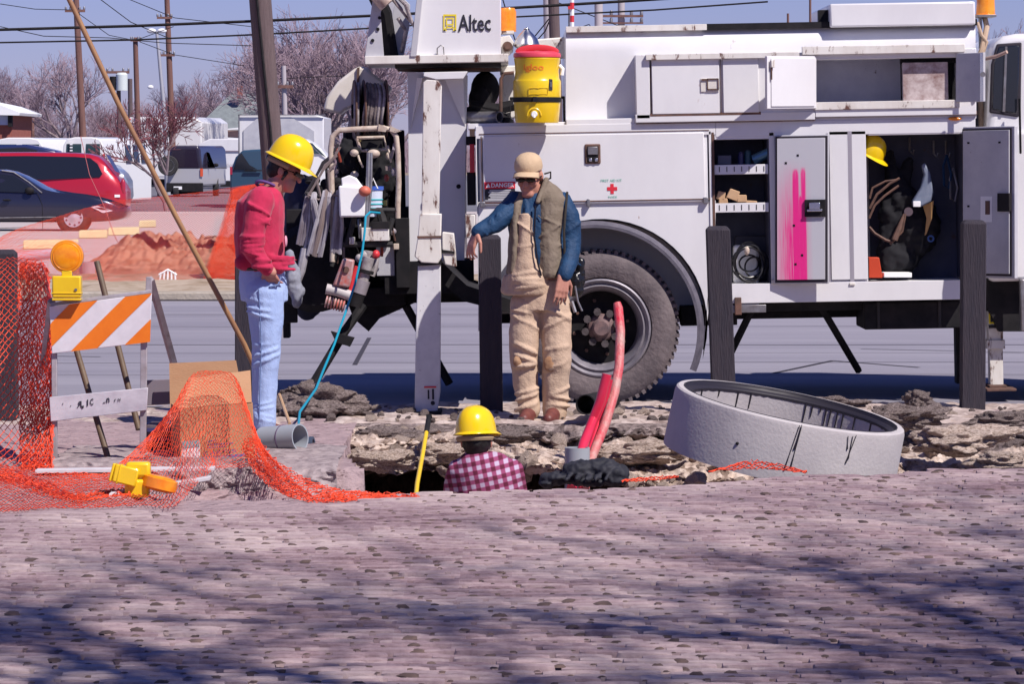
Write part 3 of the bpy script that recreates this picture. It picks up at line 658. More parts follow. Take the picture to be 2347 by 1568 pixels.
# amber beacon at the cab end
bc = MB().lathe([(.0,-.01),(.075,-.01),(.075,.0),(.066,.005),(.062,.10),(.058,.14),(0,.15)], P(2259,33,U+.3), (0,0,1), 24).build('beacon', M_amber, truck)
tpart('beacon_bracket', M_steel, (2238,33,2284,38, U+.2, U+.45), (2244,38,2252,110, U+.25, U+.3), bevel=.002, parent=bc)
mb = MB(); ttube(mb, [(2240,50,U+.2),(2250,80,U+.2),(2262,95,U+.2),(2246,140,U+.2)], .012); ttube(mb, [(2256,36,U+.3),(2262,60,U+.25),(2252,110,U+.2),(2244,130,U+.2),(2250,300,U+.2)], .02)
mb.build('lamp_cable', mat('tan_cable', (.45,.33,.24), .8), truck)
# cab: rear corner with door window, mirror rod, wheel arch
cab = MB()
outl = [(2262,300),(2270,140),(2280,100),(2300,82),(2330,76),(2480,74),(2520,180),(2620,300),(2660,330),(2660,640),(2262,640)]
tprism(cab, outl, D+.12, D+2.2)
cab.build('cab', M_white, truck, bevel=.05, seg=4)
tpart('cab_rear_wall', M_white, (2262,300,2600,640, D+.05, D+.2), bevel=.03)
mb = MB(); tprism(mb, [(2272,250),(2276,150),(2288,106),(2338,102),(2334,252),(2330,262)], D+.10, D+.13); cw = mb.build('cab_window', M_glass, truck, bevel=.01)
mb = MB(); tprism(mb, [(2268,258),(2272,148),(2285,100),(2342,96),(2340,262),(2332,268)], D+.105, D+.14); mb.build('window_seal', M_seal, cw, bevel=.01)
mb = MB(); tprism(mb, [(2298,256),(2304,106),(2309,106),(2304,256)], D+.09, D+.12); mb.build('window_divider', M_steel, cw)
tpart('grab_handle', M_black, (2336,225,2342,352, D-.02, D+.03), bevel=.008)
mb = MB(); ttube(mb, [(2252,136,K-.05),(2285,128,K-.15),(2308,118,K-.2)], .012); mb.build('door_stay', mat('tan_rod', (.50,.35,.28), .6), truck)
mb = MB(); tprism(mb, [(2262,640),(2262,700),(2290,760),(2660,760),(2660,640)], D+.2, D+2.1); mb.build('cab_underside', M_black, truck)
mb = MB(); mb.lathe([(0,0),(.3,0),(.5,0),(.52,.05),(.52,.22),(.5,.27),(0,.27)], P(2560,752,TY+.1), (0,1,0), 40); mb.build('front_tyre', M_dark, truck)
mb = MB(); mb.lathe([(0,0),(.3,0),(.5,0),(.52,.05),(.52,.22),(.5,.27),(0,.27)], P(2560,752,TY+1.9), (0,1,0), 40); mb.build('front_tyre', M_dark, truck)
tpart('exhaust_stack', M_steel, (2338,640,2352,760, D+.0, D+.08), bevel=.01)
# right outrigger
rg = tpart('outrigger_sleeve', M_white2, (2264,655,2300,792, D+.3, D+.45), bevel=.008)
tpart('outrigger_collar', M_white2, (2262,780,2304,800, D+.28, D+.47), bevel=.004, parent=rg)
tpart('outrigger_leg', M_white2, (2268,800,2300,888, D+.32, D+.43), bevel=.004, parent=rg)
tpart('outrigger_foot', M_rust, (2268,884,2308,892, D+.22, D+.5), (2262,892,2330,897, D+.1, D+.6), bevel=.004, parent=rg)
lb = tpart('warning_label', M_yel_ink, (2266,718,2300,742, D+.293, D+.299), bevel=0, parent=rg)
tpart('warning_label', M_red_ink, (2266,712,2300,718, D+.293, D+.299), bevel=0, parent=rg)
tpart('warning_label', M_black_ink, (2270,724,2277,738, D+.289, D+.2925), (2284,722,2290,738, D+.289, D+.2925), (2266,745,2300,752, D+.292, D+.299), bevel=0, parent=rg)
tpart('rear_prop', M_black, (2190,700,2206,880, D+.6, D+.75))
# things bolted in the right locker: hooks and back rail
for (x, y) in ((2085,345),(2140,352),(2168,352)):
    mb = MB(); ttube(mb, [(x,y-30,D+.45),(x,y,D+.42),(x+8,y+8,D+.4),(x+10,y-2,D+.4)], .008); mb.build('locker_hook', M_steel, truck)
# ---------------- crane pedestal, turret, left outrigger and the loaded tail of the truck
Q = D+.35
pd = MB()
tprism(pd, [(935,165),(1072,172),(1068,300),(1064,655),(938,650)], Q, Q+.03)
tprism(pd, [(935,165),(1072,172),(1064,655),(938,650)], Q+.9, Q+.93)
tbox(pd, 1060,172,1068,655, Q+.02, Q+.92); tbox(pd, 935,168,943,650, Q+.02, Q+.92)
pd.build('pedestal', M_white, truck, bevel=.006)
for sgn, x0, x1, x2 in ((1,1000,1000,1072),):
    mb = MB(); mb.add([P(1018,178,Q),P(1062,176,Q),P(1066,290,Q),P(1018,178,Q-.14),P(1062,176,Q-.14)], [(0,3,4,1),(1,4,2),(0,2,3),(3,2,4),(0,1,2)]); mb.build('pedestal_gusset', M_white, truck, smooth=False)
    mb = MB(); mb.add([P(960,178,Q),P(972,178,Q),P(940,300,Q),P(956,178,Q-.14),P(968,178,Q-.14)], [(0,3,4,1),(1,4,2),(0,2,3),(3,2,4),(0,1,2)]); mb.build('pedestal_gusset', M_white, truck, smooth=False)
mb = MB(); tprism(mb, [(972,165),(1072,163),(1062,180),(1000,182),(970,174)], Q-.22, Q+.1); mb.build('pedestal_flange', M_white, truck, bevel=.004)
for (x, y) in ((1051,427),):
    mb = MB(); mb.lathe([(.016,-.004),(.016,.004)], P(x,y,Q), (0,1,0), 12); mb.build('bolt_hole', M_black, truck)
mb = MB(); mb.lathe([(.36,0),(.36,.04),(.32,.045),(.32,.09),(.36,.095),(.36,.10),(0,.10)], P(1030,163,Q+.42), (0,0,1), 40); mb.build('slew_bearing', M_rust, truck)
mb = MB(); tbox(mb, 905,142,1148,152, Q-.1, Q+.9); mb.build('slew_plate', M_dark, truck, bevel=.003)
tb = tpart('turret_base', M_white2, (836,128,1165,141, Q-.25, Q+1.0), bevel=.004)
tu = MB(); tprism(tu, [(952,129),(970,-40),(1148,-42),(1148,129)], Q-.2, Q+.7)
tu.build('turret', M_white, truck, bevel=.006)
mb = MB(); tprism(mb, [(940,129),(958,-30),(972,-40),(954,129)], Q-.26, Q-.18); mb.build('turret_flange', M_grey, truck, bevel=.003)
for pts_, ya_ in (([(836,130),(858,-30),(885,-30),(872,30),(880,130)], Q-.22), ([(880,130),(910,-20),(940,10),(938,60),(925,128)], Q+.1), ([(845,128),(862,-30),(905,-30),(900,128)], Q+.5)):
    mb = MB(); tprism(mb, pts_, ya_, ya_+.04); mb.build('turret_side_plate', M_grey, truck, bevel=.003)
for (x, y) in ((854,92),(870,40),(866,66),(950,60)):
    mb = MB(); mb.lathe([(.012,-.004),(.012,.004)], P(x,y,Q-.225), (0,1,0), 10); mb.build('bolt_hole', M_black, truck)
mb = MB(); ttube(mb, [(850,-35,Q-.1),(880,30,Q+.0),(895,130,Q+.05)], .055); mb.build('lift_cylinder', M_black, truck)
mb = MB(); ttube(mb, [(865,-20,Q-.28),(890,8,Q-.28)], .07, 14); mb.build('boom_pin', mat('tan_paint', (.62,.50,.42), .6, col2=(.3,.2,.16), scale=12), truck)
for pts in ([(895,-10,Q-.2),(915,15,Q-.24),(935,40,Q-.22),(948,55,Q-.2)], [(900,-20,Q-.2),(930,10,Q-.28),(944,52,Q-.24)], [(912,40,Q-.1),(930,70,Q-.1),(920,120,Q-.05)]):
    mb = MB(); ttube(mb, pts, .014); mb.build('hydraulic_hose', mat('pale_hose', (.45,.40,.40), .5, col2=(.1,.08,.09), scale=20), truck)
# maker's name on the turret
LY = Q-.206
sign_part('lettering', M_black_ink, 'Altec', 1050,33,1125,72, LY, truck, .014)
lg = MB()
for b_ in ((1016,32,1046,36),(1016,36,1019,70),(1043,36,1046,70),(1022,40,1040,43),(1022,43,1025,54),(1037,43,1040,54),(1022,54,1040,57)):
    x0,y0,x1,y1 = b_; lg.add([P(x0,y1,LY),P(x1,y1,LY),P(x1,y0,LY),P(x0,y0,LY)], [(0,1,2,3)])
for pts in ([(1024,58),(1027,58),(1020,70),(1016,70)], [(1035,58),(1038,58),(1046,70),(1042,70)], [(1016,67),(1024,67),(1024,70),(1016,70)], [(1038,67),(1046,67),(1046,70),(1038,70)], [(1024,61),(1038,61),(1039,64),(1023,64)]):
    lg.add([P(x,y,LY-.0003*0-.0008) for x, y in pts], [(0,1,2,3)])
lg.build('makers_mark', M_yel_ink, truck, smooth=False, fix=False)
mb = MB(); ttube(mb, [(1002,128,LY-.0),(1002,110,LY-.03),(1010,103,LY-.03),(1016,106,LY-.03),(1018,128,LY)], .004, 6); mb.build('lifting_loop', M_steel, truck)
# rotary light, bell mirror behind the turret
b2 = MB().lathe([(0,0),(.062,0),(.062,.14),(.05,.165),(0,.17)], P(1163,72,Q+.5), (0,0,1), 24).build('beacon', M_amber, truck)
mb = MB(); tbox(mb, 1148,70,1178,76, Q+.4, Q+.65); mb.build('beacon_bracket', M_white2, b2)
mb = MB(); tprism(mb, [(1146,84),(1168,80),(1178,96),(1176,118),(1162,130),(1146,124)], Q+.3, Q+.36); sw = mb.build('swivel_housing', M_white2, truck, bevel=.004)
mb = MB(); mb.lathe([(.035,0),(.035,.02),(.02,.02),(.02,.04),(0,.04)], P(1163,106,Q+.3), (0,-1,0), 16); mb.build('swivel_cap', M_rust, sw)
mm = MB().lathe([(.0,0),(.04,.0),(.085,.035),(.09,.05),(.075,.09),(.045,.125),(.02,.15),(.012,.165),(0,.17)], P(1207,118,Q+.3), (0,0,1), 28).build('spot_lamp', M_chrome, truck)
mb = MB(); mb.lathe([(0,0),(.05,0),(.055,-.05),(0,-.05)], P(1207,118,Q+.3), (0,0,1), 16); ttube(mb, [(1207,74,Q+.3),(1207,66,Q+.3)], .02); mb.build('spot_lamp_mount', M_black, mm)
wm = MB(); tprism(wm, [(1190,92),(1296,84),(1296,132),(1180,140)], Q+.7, Q+.9); wm.build('boom_rest', M_white2, truck, bevel=.01)
tpart('boom_rest', M_white2, (1146,150,1190,172, Q+.6, Q+.8), (1150,165,1182,270, Q+.5, Q+.8), bevel=.01)
# deck between pedestal and upper body, loaded with dark hoses and pipe
tpart('deck', M_white, (1072,283,1297,292, D+.02, D+2.2), bevel=.004)
tpart('deck_end_frame', M_red, (1076,330,1088,395, D+.05, D+.2), bevel=.003)
tpart('deck_end_frame', mat('tan_block', (.5,.36,.22), .8), (1076,288,1088,312, D+.05, D+.2), bevel=.003)
tpart('deck_end_frame', M_black, (1070,395,1090,470, D+.1, D+.5), (1068,312,1092,332, D+.1, D+.5), bevel=.003)
tpart('corner_guard', M_white2, (1066,492,1090,545, D+.0, D+.3), bevel=.006)
mb = MB()
for pts in ([(1075,255,Q+.2),(1110,262,Q+.1),(1150,268,Q),(1165,282,Q-.1)], [(1080,270,Q+.1),(1130,278,Q),(1172,270,Q)], [(1078,240,Q+.3),(1140,250,Q+.3),(1178,240,Q+.3)]): ttube(mb, pts, .04)
mb.build('stowed_hoses', M_black, truck)
mb = MB(); mb.lathe([(.032,-.25),(.04,-.25),(.04,.05),(.032,.05),(.032,-.24)], P(1132,268,Q-.1), (.75,-.6,0), 18); mb.build('stowed_pipe', M_steel, truck)
mb = MB(); ttube(mb, [(1148,275,Q),(1148,180,Q+.0),(1156,168,Q),(1178,166,Q)], .012); mb.build('deck_rail', M_rust, truck)
mb = MB(); mb.ell(P(1112,205,Q+.5), (.10,.1,.13)); mb.ell(P(1100,230,Q+.45), (.08,.1,.12)); mb.build('stowed_bag', M_black, truck)
# cooler bracket
tpart('cooler_rack', M_black, (1168,222,1292,226, Q-.05, Q-.03), (1168,240,1171,262, Q-.1, Q-.05), (1290,220,1296,283, Q-.1, Q-.05), bevel=.002)
# left outrigger leg, standing in front
LX = 25.15
lo = MB(); tprism(lo, [(970,188),(978,182),(1004,184),(1012,196),(1006,495),(966,495)], LX+.02, LX+.14); lo = lo.build('outrigger_mast', M_white2, truck, bevel=.005)
mb = MB(); tprism(mb, [(962,490),(1012,490),(1010,546),(1012,590),(1004,604),(966,602),(950,588),(958,540)], LX-.01, LX+.17); mb.build('outrigger_collar', M_white2, lo, bevel=.006)
mb = MB(); tbox(mb, 956,541,1012,545, LX-.015, LX+.0); mb.build('collar_weld', M_rust, lo)
mb = MB(); tprism(mb, [(958,604),(1010,602),(1009,900),(1002,948),(950,948),(953,760)], LX+.02, LX+.13); mb.build('outrigger_leg', mat('scuffed_white_paint', (.66,.66,.68), .5, col2=(.55,.55,.58), scale=6, spots=(.09,.05,.05), sscale=22, sth=.63), lo, bevel=.005)
mb = MB(); tprism(mb, [(956,598),(1012,596),(1012,606),(958,610)], LX+.0, LX+.16); mb.build('wiper_ring', M_black, lo, bevel=.003)
mb = MB(); tprism(mb, [(925,948),(1010,944),(1012,950),(922,954)], LX-.1, LX+.3); mb.build('outrigger_foot', M_black, lo, bevel=.003)
mb = MB(); tprism(mb, [(1014,532),(1040,535),(1044,575),(1046,612),(1020,606),(1014,580)], LX+.02, LX+.2); mb.build('outrigger_bracket', M_white2, lo, bevel=.005)
mb = MB(); tprism(mb, [(1012,572),(1042,576),(1042,581),(1012,580)], LX+.01, LX+.1); mb.build('bracket_gap', M_black, lo)
mb = MB(); tbox(mb, 972,886,1000,889, LX+.012, LX+.02); mb.build('caution_strip', M_red_ink, lo)
mb = MB(); tbox(mb, 980,894,984,915, LX+.012, LX+.02); tbox(mb, 990,892,995,916, LX+.012, LX+.02); mb.ell(P(992,924,LX+.016), (.014,.004,.014), 10, 6); mb.build('caution_figure', M_black_ink, lo)
# outrigger arms into the truck
mb = MB(); tprism(mb, [(1012,600),(1070,655),(1180,690),(1180,720),(1060,690),(1005,640)], LX+.2, D+.6); mb.build('outrigger_beam', M_black, truck)
# tail: dark end structure, round tank, bumper
tpart('tail_frame', M_black, (905,500,940,660, Q-.1, Q+.9), (690,480,940,520, Q+.1, Q+.8), (880,600,1085,672, Q-.05, Q+.6), bevel=.006)
tpart('tail_bulkhead', M_black, (790,300,930,520, Q+.5, Q+.6), bevel=.006); tpart('tail_bulkhead', M_black, (870,510,925,640, Q-.02, Q+.1), bevel=.006)
tpart('control_panel', M_grey, (862,560,905,632, Q-.06, Q-.03), bevel=.004)
tpart('tail_box', M_white2, (828,522,892,552, Q-.3, Q-.02), (800,544,812,560, Q-.3,Q-.1), bevel=.005)
tpart('tail_box_recess', M_black, (852,508,892,524, Q-.31, Q-.05), bevel=.002)
mb = MB(); mb.lathe([(0,-.05),(.26,-.05),(.31,0),(.31,.7),(.26,.75),(0,.75)], P(722,612,Q+.0), (0,1,0), 36); mb.build('air_tank', M_black, truck)
mb = MB(); mb.lathe([(0,-.02),(.27,-.02),(.33,.02),(.33,.6),(0,.6)], P(800,590,Q+.25), (0,1,0), 36); mb.build('air_tank', M_black, truck)
tpart('mud_flap', M_black, (650,690,682,740, Q+.1, Q+.14), (648,720,664,775, Q+.14, Q+.3), (655,480,700,700, Q+.15,Q+.3), bevel=.006)
tpart('tow_bar', M_black, (800,660,930,700, Q+.1, Q+.3), bevel=.01)
mb = MB(); tprism(mb, [(795,690),(940,640),(1080,650),(1080,672),(960,690),(870,730),(845,760),(810,730)], Q+.2, Q+.5); mb.build('tow_frame', M_black, truck)
mb = MB(); ttube(mb, [(832,700,Q-.2),(790,760,Q-.3),(718,880,Q-.4)], .032, 8); tprism(mb, [(758,760),(785,768),(812,775),(802,795),(770,785)], Q-.4, Q-.3); mb.build('stabiliser_leg', M_black, truck)
mb = MB(); ttube(mb, [(930,700,Q+.2),(1030,880,Q+.3)], .03, 8); mb.build('stabiliser_leg', M_black, truck)
# black tarp-like bulk behind man in red and hung cloth
mb = MB()
mb.ell(P(700,480,Q+.45), (.16,.15,.25)); mb.ell(P(685,560,Q+.45), (.13,.12,.35)); mb.ell(P(705,640,Q+.45), (.14,.12,.3))
remesh(mb.build('tarpaulin', mat('navy_cover', (.02,.022,.055), .7, col2=(.012,.012,.03), scale=10), truck), .02, 8, .05, .15)
# white moulded boom-tip cover and wire reel
mb = MB(); tprism(mb, [(740,252),(748,222),(760,205),(775,185),(810,158),(822,152),(838,152),(850,165),(898,200),(880,230),(820,240),(790,252),(780,262)], Q+.55, Q+.9); mb.build('boom_tip_cover', mat('cream_fibreglass', (.70,.66,.60), .45, col2=(.62,.57,.50), scale=5), truck, bevel=.02, seg=3)
mb = MB(); tprism(mb, [(818,155),(824,153),(822,225),(817,232)], Q+.53, Q+.56); mb.build('cover_seam', M_rust, truck)
M_cable = mat('old_cable', (.23,.19,.18), .7, col2=(.07,.055,.06), scale=18, bump=.3)
M_cable2 = mat('pale_cable', (.42,.38,.38), .65, col2=(.20,.17,.18), scale=18)
reel = MB(); mb = reel
for (x, r_) in ((808,.17),(836,.20),(885,.20)): pass
for x in (812, 833, 884):
    c = P(x,250,Q+.1); mb.lathe([(.03,-.006),(.20,-.006),(.205,0),(.20,.006),(.03,.006)], c, (1,.12,0), 36)
reel.build('reel_flange', M_rust, truck)
for i in range(13):
    x = 838+i*3.5; c = P(x,252,Q+.1); r_ = .155+.03*random.random(); m_ = M_cable if i % 3 else M_cable2
    pts = [c+Vector((.01*math.sin(3*a), math.cos(a)*r_, math.sin(a)*r_*1.05)) for a in [2*math.pi*k/28 for k in range(28)]]
    MB().tube(pts, .011, 6, closed=True).build('cable_turn', m_, truck)
for x in (822, 816): 
    c = P(x,255,Q+.1); pts = [c+Vector((0, math.cos(a)*.16, math.sin(a)*.19)) for a in [2*math.pi*k/28 for k in range(28)]]
    MB().tube(pts, .012, 6, closed=True).build('cable_turn', M_cable2, truck)
MB().tube([P(806,255,Q+.1),P(892,252,Q+.1)], .05, 14).build('reel_drum', M_black, truck)
# cream pipe frame round the tail
M_cream = mat('cream_pipe', (.58,.50,.42), .55, col2=(.40,.30,.24), scale=14, spots=(.10,.05,.04), sscale=24, sth=.6)
fr = MB(); FY = Q-.25
ttube(fr, [(762,600,FY),(764,520,FY),(760,420,FY),(758,340,FY),(762,312,FY),(778,298,FY),(830,295,FY),(882,293,FY)], .020, 10)
fr.build('pipe_frame', M_cream, truck)
fr = MB(); ttube(fr, [(868,292,FY),(896,296,FY),(908,312,FY),(912,350,FY),(914,420,FY),(912,470,FY),(912,500,FY)], .019, 10); fr.build('pipe_frame', M_cream, truck)
mb = MB(); tprism(mb, [(868,284),(888,292),(884,302),(866,300)], FY-.03, FY+.03); tprism(mb, [(895,288),(920,300),(905,304),(893,300)], FY-.03, FY+.03); mb.build('frame_clamp', M_cream, truck)
fr = MB(); ttube(fr, [(818,316,FY+.1),(880,314,FY+.1),(886,342,FY+.1),(838,345,FY+.1)], .012, 8); ttube(fr, [(818,316,FY+.1),(826,345,FY+.1),(838,345,FY+.1)], .012, 8); fr.build('inner_frame', M_cream, truck)
mb = MB(); tbox(mb, 828,320,876,340, FY+.1, FY+.25); mb.ell(P(815,346,FY), (.04,.03,.03)); mb.ell(P(858,348,FY), (.05,.03,.03)); mb.build('winch_housing', M_black, truck, bevel=.005)
mb = MB(); mb.ell(P(812,350,FY-.02), (.03,.03,.025)); mb.ell(P(856,352,FY-.05), (.045,.03,.03)); mb.build('winch_casting', M_cream, truck)
# dark gloves, straps, hoses hanging in the frame
mb = MB()
for k in range(26):
    x = 770+random.random()*140; y = 300+random.random()*110; yy = Q+.05+.3*random.random()
    ttube(mb, [(x,y,yy),(x+random.uniform(-12,12),y+35,yy-.05),(x+random.uniform(-20,20),y+85,yy)], .012+.02*random.random(), 6)
mb.build('hanging_straps', M_black, truck)
mb = MB(); mb.ell(P(795,360,Q), (.07,.08,.13)); mb.ell(P(872,400,Q+.05), (.10,.08,.2)); mb.ell(P(835,440,Q+.1), (.16,.08,.16)); remesh(mb.build('work_coats', mat('coat_black', (.006,.006,.008), .9), truck), .015, 4, .06, .05)
# bundles of hoses hung on the left
M_h = [mat('hose_grey', (.30,.27,.30), .6, col2=(.18,.15,.17), scale=8), mat('hose_pale', (.42,.40,.44), .6, col2=(.28,.26,.28), scale=8), mat('hose_brown', (.22,.17,.16), .6), mat('hose_dark', (.04,.035,.04), .6)]
def bundle(cx, top, bot, wd, lean, n, Y, mats):
    for i in range(n):
        k = (i+.5)/n-.5; x0 = cx+k*wd*.5; x1 = cx+lean+k*wd
        pts = [(x0, top, Y), (x0-2, top-6-4*random.random(), Y-.02), (x0-4, top+5, Y-.05), ((x0+x1)/2+k*6, (top+bot)/2, Y-.06+.03*random.random()), (x1, bot-10*random.random(), Y-.03)]
        mb = MB(); ttube(mb, pts, .013, 6); mb.build('hanging_hose', random.choice(mats), truck)
bundle(712, 448, 570, 30, -18, 5, FY+.05, M_h[:2]); bundle(752, 446, 590, 34, -32, 8, FY+.0, M_h[:3]); bundle(780, 448, 585, 22, -10, 5, FY+.02, M_h[:3]); bundle(722, 452, 540, 18, 10, 3, FY, [M_h[1]])
for pts in ([(775,330,FY),(762,352,FY),(735,385,FY),(715,420,FY),(700,445,FY)], [(768,350,FY),(740,372,FY),(722,410,FY),(730,445,FY)], [(765,368,FY),(748,385,FY),(750,430,FY),(760,450,FY)], [(700,440,FY),(725,452,FY),(760,440,FY),(790,452,FY)]):
    mb = MB(); ttube(mb, pts, .011, 6); mb.build('hose_loop', M_h[3], truck)
    mb = MB(); ttube(mb, [(x+5, y+6, z-.03) for x, y, z in pts], .009, 6); mb.build('hose_loop', M_h[2], truck)
mb = MB()
for k in range(16):
    x = 700+random.random()*80; y = 410+random.random()*45; mb.ell(P(x,y,FY+.03), (.025+.03*random.random(),.03,.02+.02*random.random()), 8, 6)
mb.build('hose_hooks', M_black, truck)
# lower end of long hoses and a pale bag
mb = MB(); ttube(mb, [(700,570,FY),(690,620,FY-.02),(676,655,FY)], .03, 8); mb.build('hanging_hose', M_h[1], truck)
# handles of the tail tools: grey pole with red ball
mb = MB(); ttube(mb, [(845,350,FY-.1),(843,430,FY-.12),(838,520,FY-.15)], .014, 8); ttube(mb, [(851,350,FY-.1),(850,430,FY-.12),(842,520,FY-.15)], .010, 8); mb.build('control_rod', M_steel, truck)
mb = MB(); mb.ell(P(836,438,FY-.2), (.042,.04,.036)); mb.build('lever_ball', mat('coral_ball', (.55,.14,.09), .5), truck)
mb = MB(); mb.ell(P(862,583,FY-.1), (.026,.03,.03)); mb.build('lever_ball', M_red, truck)
mb = MB(); ttube(mb, [(862,590,FY-.05),(860,612,FY-.05),(852,632,FY-.05)], .022, 8); ttube(mb, [(846,575,FY-.05),(840,610,FY-.05),(832,640,FY-.05),(820,668,FY-.05)], .035, 10); mb.ell(P(835,586,FY-.06), (.035,.03,.035)); mb.ell(P(824,592,FY-.06), (.03,.03,.03)); mb.build('valve_block', mat('grey_casting', (.45,.42,.42), .5, col2=(.25,.22,.22), scale=20), truck)
mb = MB(); tprism(mb, [(742,600),(792,600),(792,640),(750,640)], FY+.1, FY+.15); mb.build('tail_plate', M_black, truck)
for (x, y, x2, y2, r_, m_) in ((790,520,760,610,.015,M_dark),(812,500,795,560,.02,M_dark),(900,500,880,560,.02,M_dark),(770,560,900,560,.02,M_dark),(780,480,905,482,.018,M_dark),(870,480,880,520,.03,M_dark)):
    mb = MB(); ttube(mb, [(x,y,FY),(x2,y2,FY)], r_, 8); mb.build('frame_member', m_, truck)

# more worn tackle on the tail rack
tr_ = random.Random(31); M_t = [M_h[2], M_rust, M_cream, M_h[0], M_steel, mat('dull_red_paint', (.30,.05,.03), .6), mat('olive_rope', (.35,.28,.10), .8)]
for k in range(34):
    x = tr_.uniform(768, 905); y = tr_.uniform(305, 560); yy = FY+tr_.uniform(.02,.16); m_ = tr_.choice(M_t); mb = MB(); kind = tr_.random()
    if 775 < x < 872 and 400 < y < 500: continue
    if kind < .45:
        a_ = tr_.uniform(-12,12); mb_ = [(x,y,yy),(x+a_*.4,y+14,yy-.03),(x+a_,y+tr_.uniform(24,48),yy)]; ttube(mb, mb_, tr_.uniform(.006,.014), 6); mb.build('hanging_strap', m_, truck)
    elif kind < .75: mb.ell(P(x,y,yy), (tr_.uniform(.012,.03), .02, tr_.uniform(.01,.03)), 8, 6); mb.build('shackle', m_, truck)
    else: tbox(mb, x, y, x+tr_.uniform(6,18), y+tr_.uniform(5,14), yy, yy+.05); mb.build('small_bracket', m_, truck, bevel=.003)
# ---------------- people
M_skin = mat('skin', (.50,.245,.18), .5, col2=(.44,.20,.15), scale=18, bump=.08, bscale=90, spec=.35)
M_hair = mat('black_hair', (.010,.008,.008), .6)
M_denim = mat('faded_denim', (.30,.40,.66), .9, col2=(.40,.51,.76), scale=5, amt=1.0, bump=.25, bscale=160, stretch=(1,1,.45))
M_tan = mat('tan_duck_cloth', (.55,.41,.30), .9, col2=(.45,.32,.23), scale=9, amt=1.2, spots=(.30,.15,.09), sscale=6, sth=.66, bump=.3, bscale=110)
M_sweat = mat('crimson_sweatshirt', (.50,.018,.075), .9, col2=(.42,.014,.06), scale=9, bump=.2, bscale=140, sheen=.15)
M_vest = mat('olive_vest', (.165,.13,.095), .85, col2=(.215,.17,.13), scale=7, bump=.5, bscale=24)
M_navy = mat('blue_jacket', (.003,.030,.085), .7, col2=(.007,.048,.125), scale=10, bump=.3, bscale=70)
M_blk = mat('black_plastic', (.01,.01,.012), .25)
M_hat = mat('hard_hat_yellow', (.83,.56,.005), .22, coat=.5)
def pp(Y):
    return lambda px, py, d=0: P(px, py, Y) + Vector((0, d, 0))
def limb(mb, q, pts):                                   # [(px,py,depth,radius)...] tapered limb
    for a, b in zip(pts, pts[1:]): mb.cap(q(*a[:3]), a[3], q(*b[:3]), b[3])
def folds(mb, q, px, py, d, r, n, dy, tilt=8, w=.9, rad=.011, sd=0):
    fr_ = random.Random(int(px*7+py+sd)); k_ = 1/375*0+1
    for i in range(n):
        y = py+i*dy+fr_.uniform(-.25,.25)*dy; t_ = fr_.uniform(-1,1)*tilt; pts = []
        for j in range(9):
            a = math.pi*(.5+ (j/8-.5)*w*(.7+.3*fr_.random())) + fr_.uniform(-.02,.02)
            c = q(px, y+t_*(j/8-.5)*2, d); pts.append(c+Vector((math.cos(a)*r*.975, -math.sin(a)*r*.975, 0)))
        mb.tube(pts, [rad*.35]+[rad*fr_.uniform(.8,1.3)]*7+[rad*.35], 7)
def torso(mb, q, secs, n=20):                           # [(px,py,d,rx,ry)] stacked ellipses
    m = len(secs); V = []
    for (px, py, d, rx, ry) in secs:
        c = q(px, py, d); V += [c+Vector((rx*math.cos(2*math.pi*k/n), ry*math.sin(2*math.pi*k/n), 0)) for k in range(n)]
    mb.add(V, [(i*n+k, i*n+(k+1)%n, (i+1)*n+(k+1)%n, (i+1)*n+k) for i in range(m-1) for k in range(n)]+[tuple(range(n-1,-1,-1)), tuple(range((m-1)*n, m*n))])
def hard_hat(c, up, fwd, parent, s=1.0, rib=True):
    up = Vector(up).normalized(); fwd = Vector(fwd); fwd = (fwd-up*fwd.dot(up)).normalized(); side = up.cross(fwd); c = Vector(c)
    mb = MB(); n = 40; V = []; prof_ = [(1.0,0),(.995,.02),(.97,.05),(.90,.09),(.77,.122),(.58,.145),(.34,.158),(.12,.163),(.001,.164)]
    for (r_, h) in prof_:
        for k in range(n):
            a = 2*math.pi*k/n; f_ = math.cos(a)*.134*r_; s_ = math.sin(a)*.112*r_
            bump_ = 0
            if abs(s_) < .03 and h > .03 and rib: bump_ = .004*(1 if abs(s_) > .012 else .5)
            V.append(c+(fwd*f_+side*s_+up*(h+bump_))*s)
    F_ = [(i*n+k, i*n+(k+1)%n, (i+1)*n+(k+1)%n, (i+1)*n+k) for i in range(len(prof_)-1) for k in range(n)]
    mb.add(V, F_)
    V = []
    for j, (e, h) in enumerate(((1.0,.012),(1.0,-.0),(1.0,-.004))):
        for k in range(n):
            a = 2*math.pi*k/n; ca = math.cos(a); ext = [0, .018+.040*max(0, ca)**3, .016+.040*max(0, ca)**3][j]
            V.append(c+(fwd*(ca*(.134+ext))+side*(math.sin(a)*(.112+ext*.8))+up*(h-.010*max(0,ca)**2*(j > 0)))*s)
    mb.add(V, [(i*n+k, i*n+(k+1)%n, (i+1)*n+(k+1)%n, (i+1)*n+k) for i in range(2) for k in range(n)])
    o = mb.build('hard_hat', M_hat, parent, ang=50)
    sm = o.modifiers.new('sub', 'SUBSURF'); sm.levels = sm.render_levels = 1
    st = MB(); pts = [c+(fwd*(-.118*math.cos(t))+side*(.098*math.sin(t))-up*.025)*s for t in [math.pi*(-.55+1.1*k/16) for k in range(17)]]
    st.tube(pts, .012*s, 6, sq=1.4); st.build('hat_band', mat('hat_band_cloth', (.35,.26,.15), .8), o)
    return o
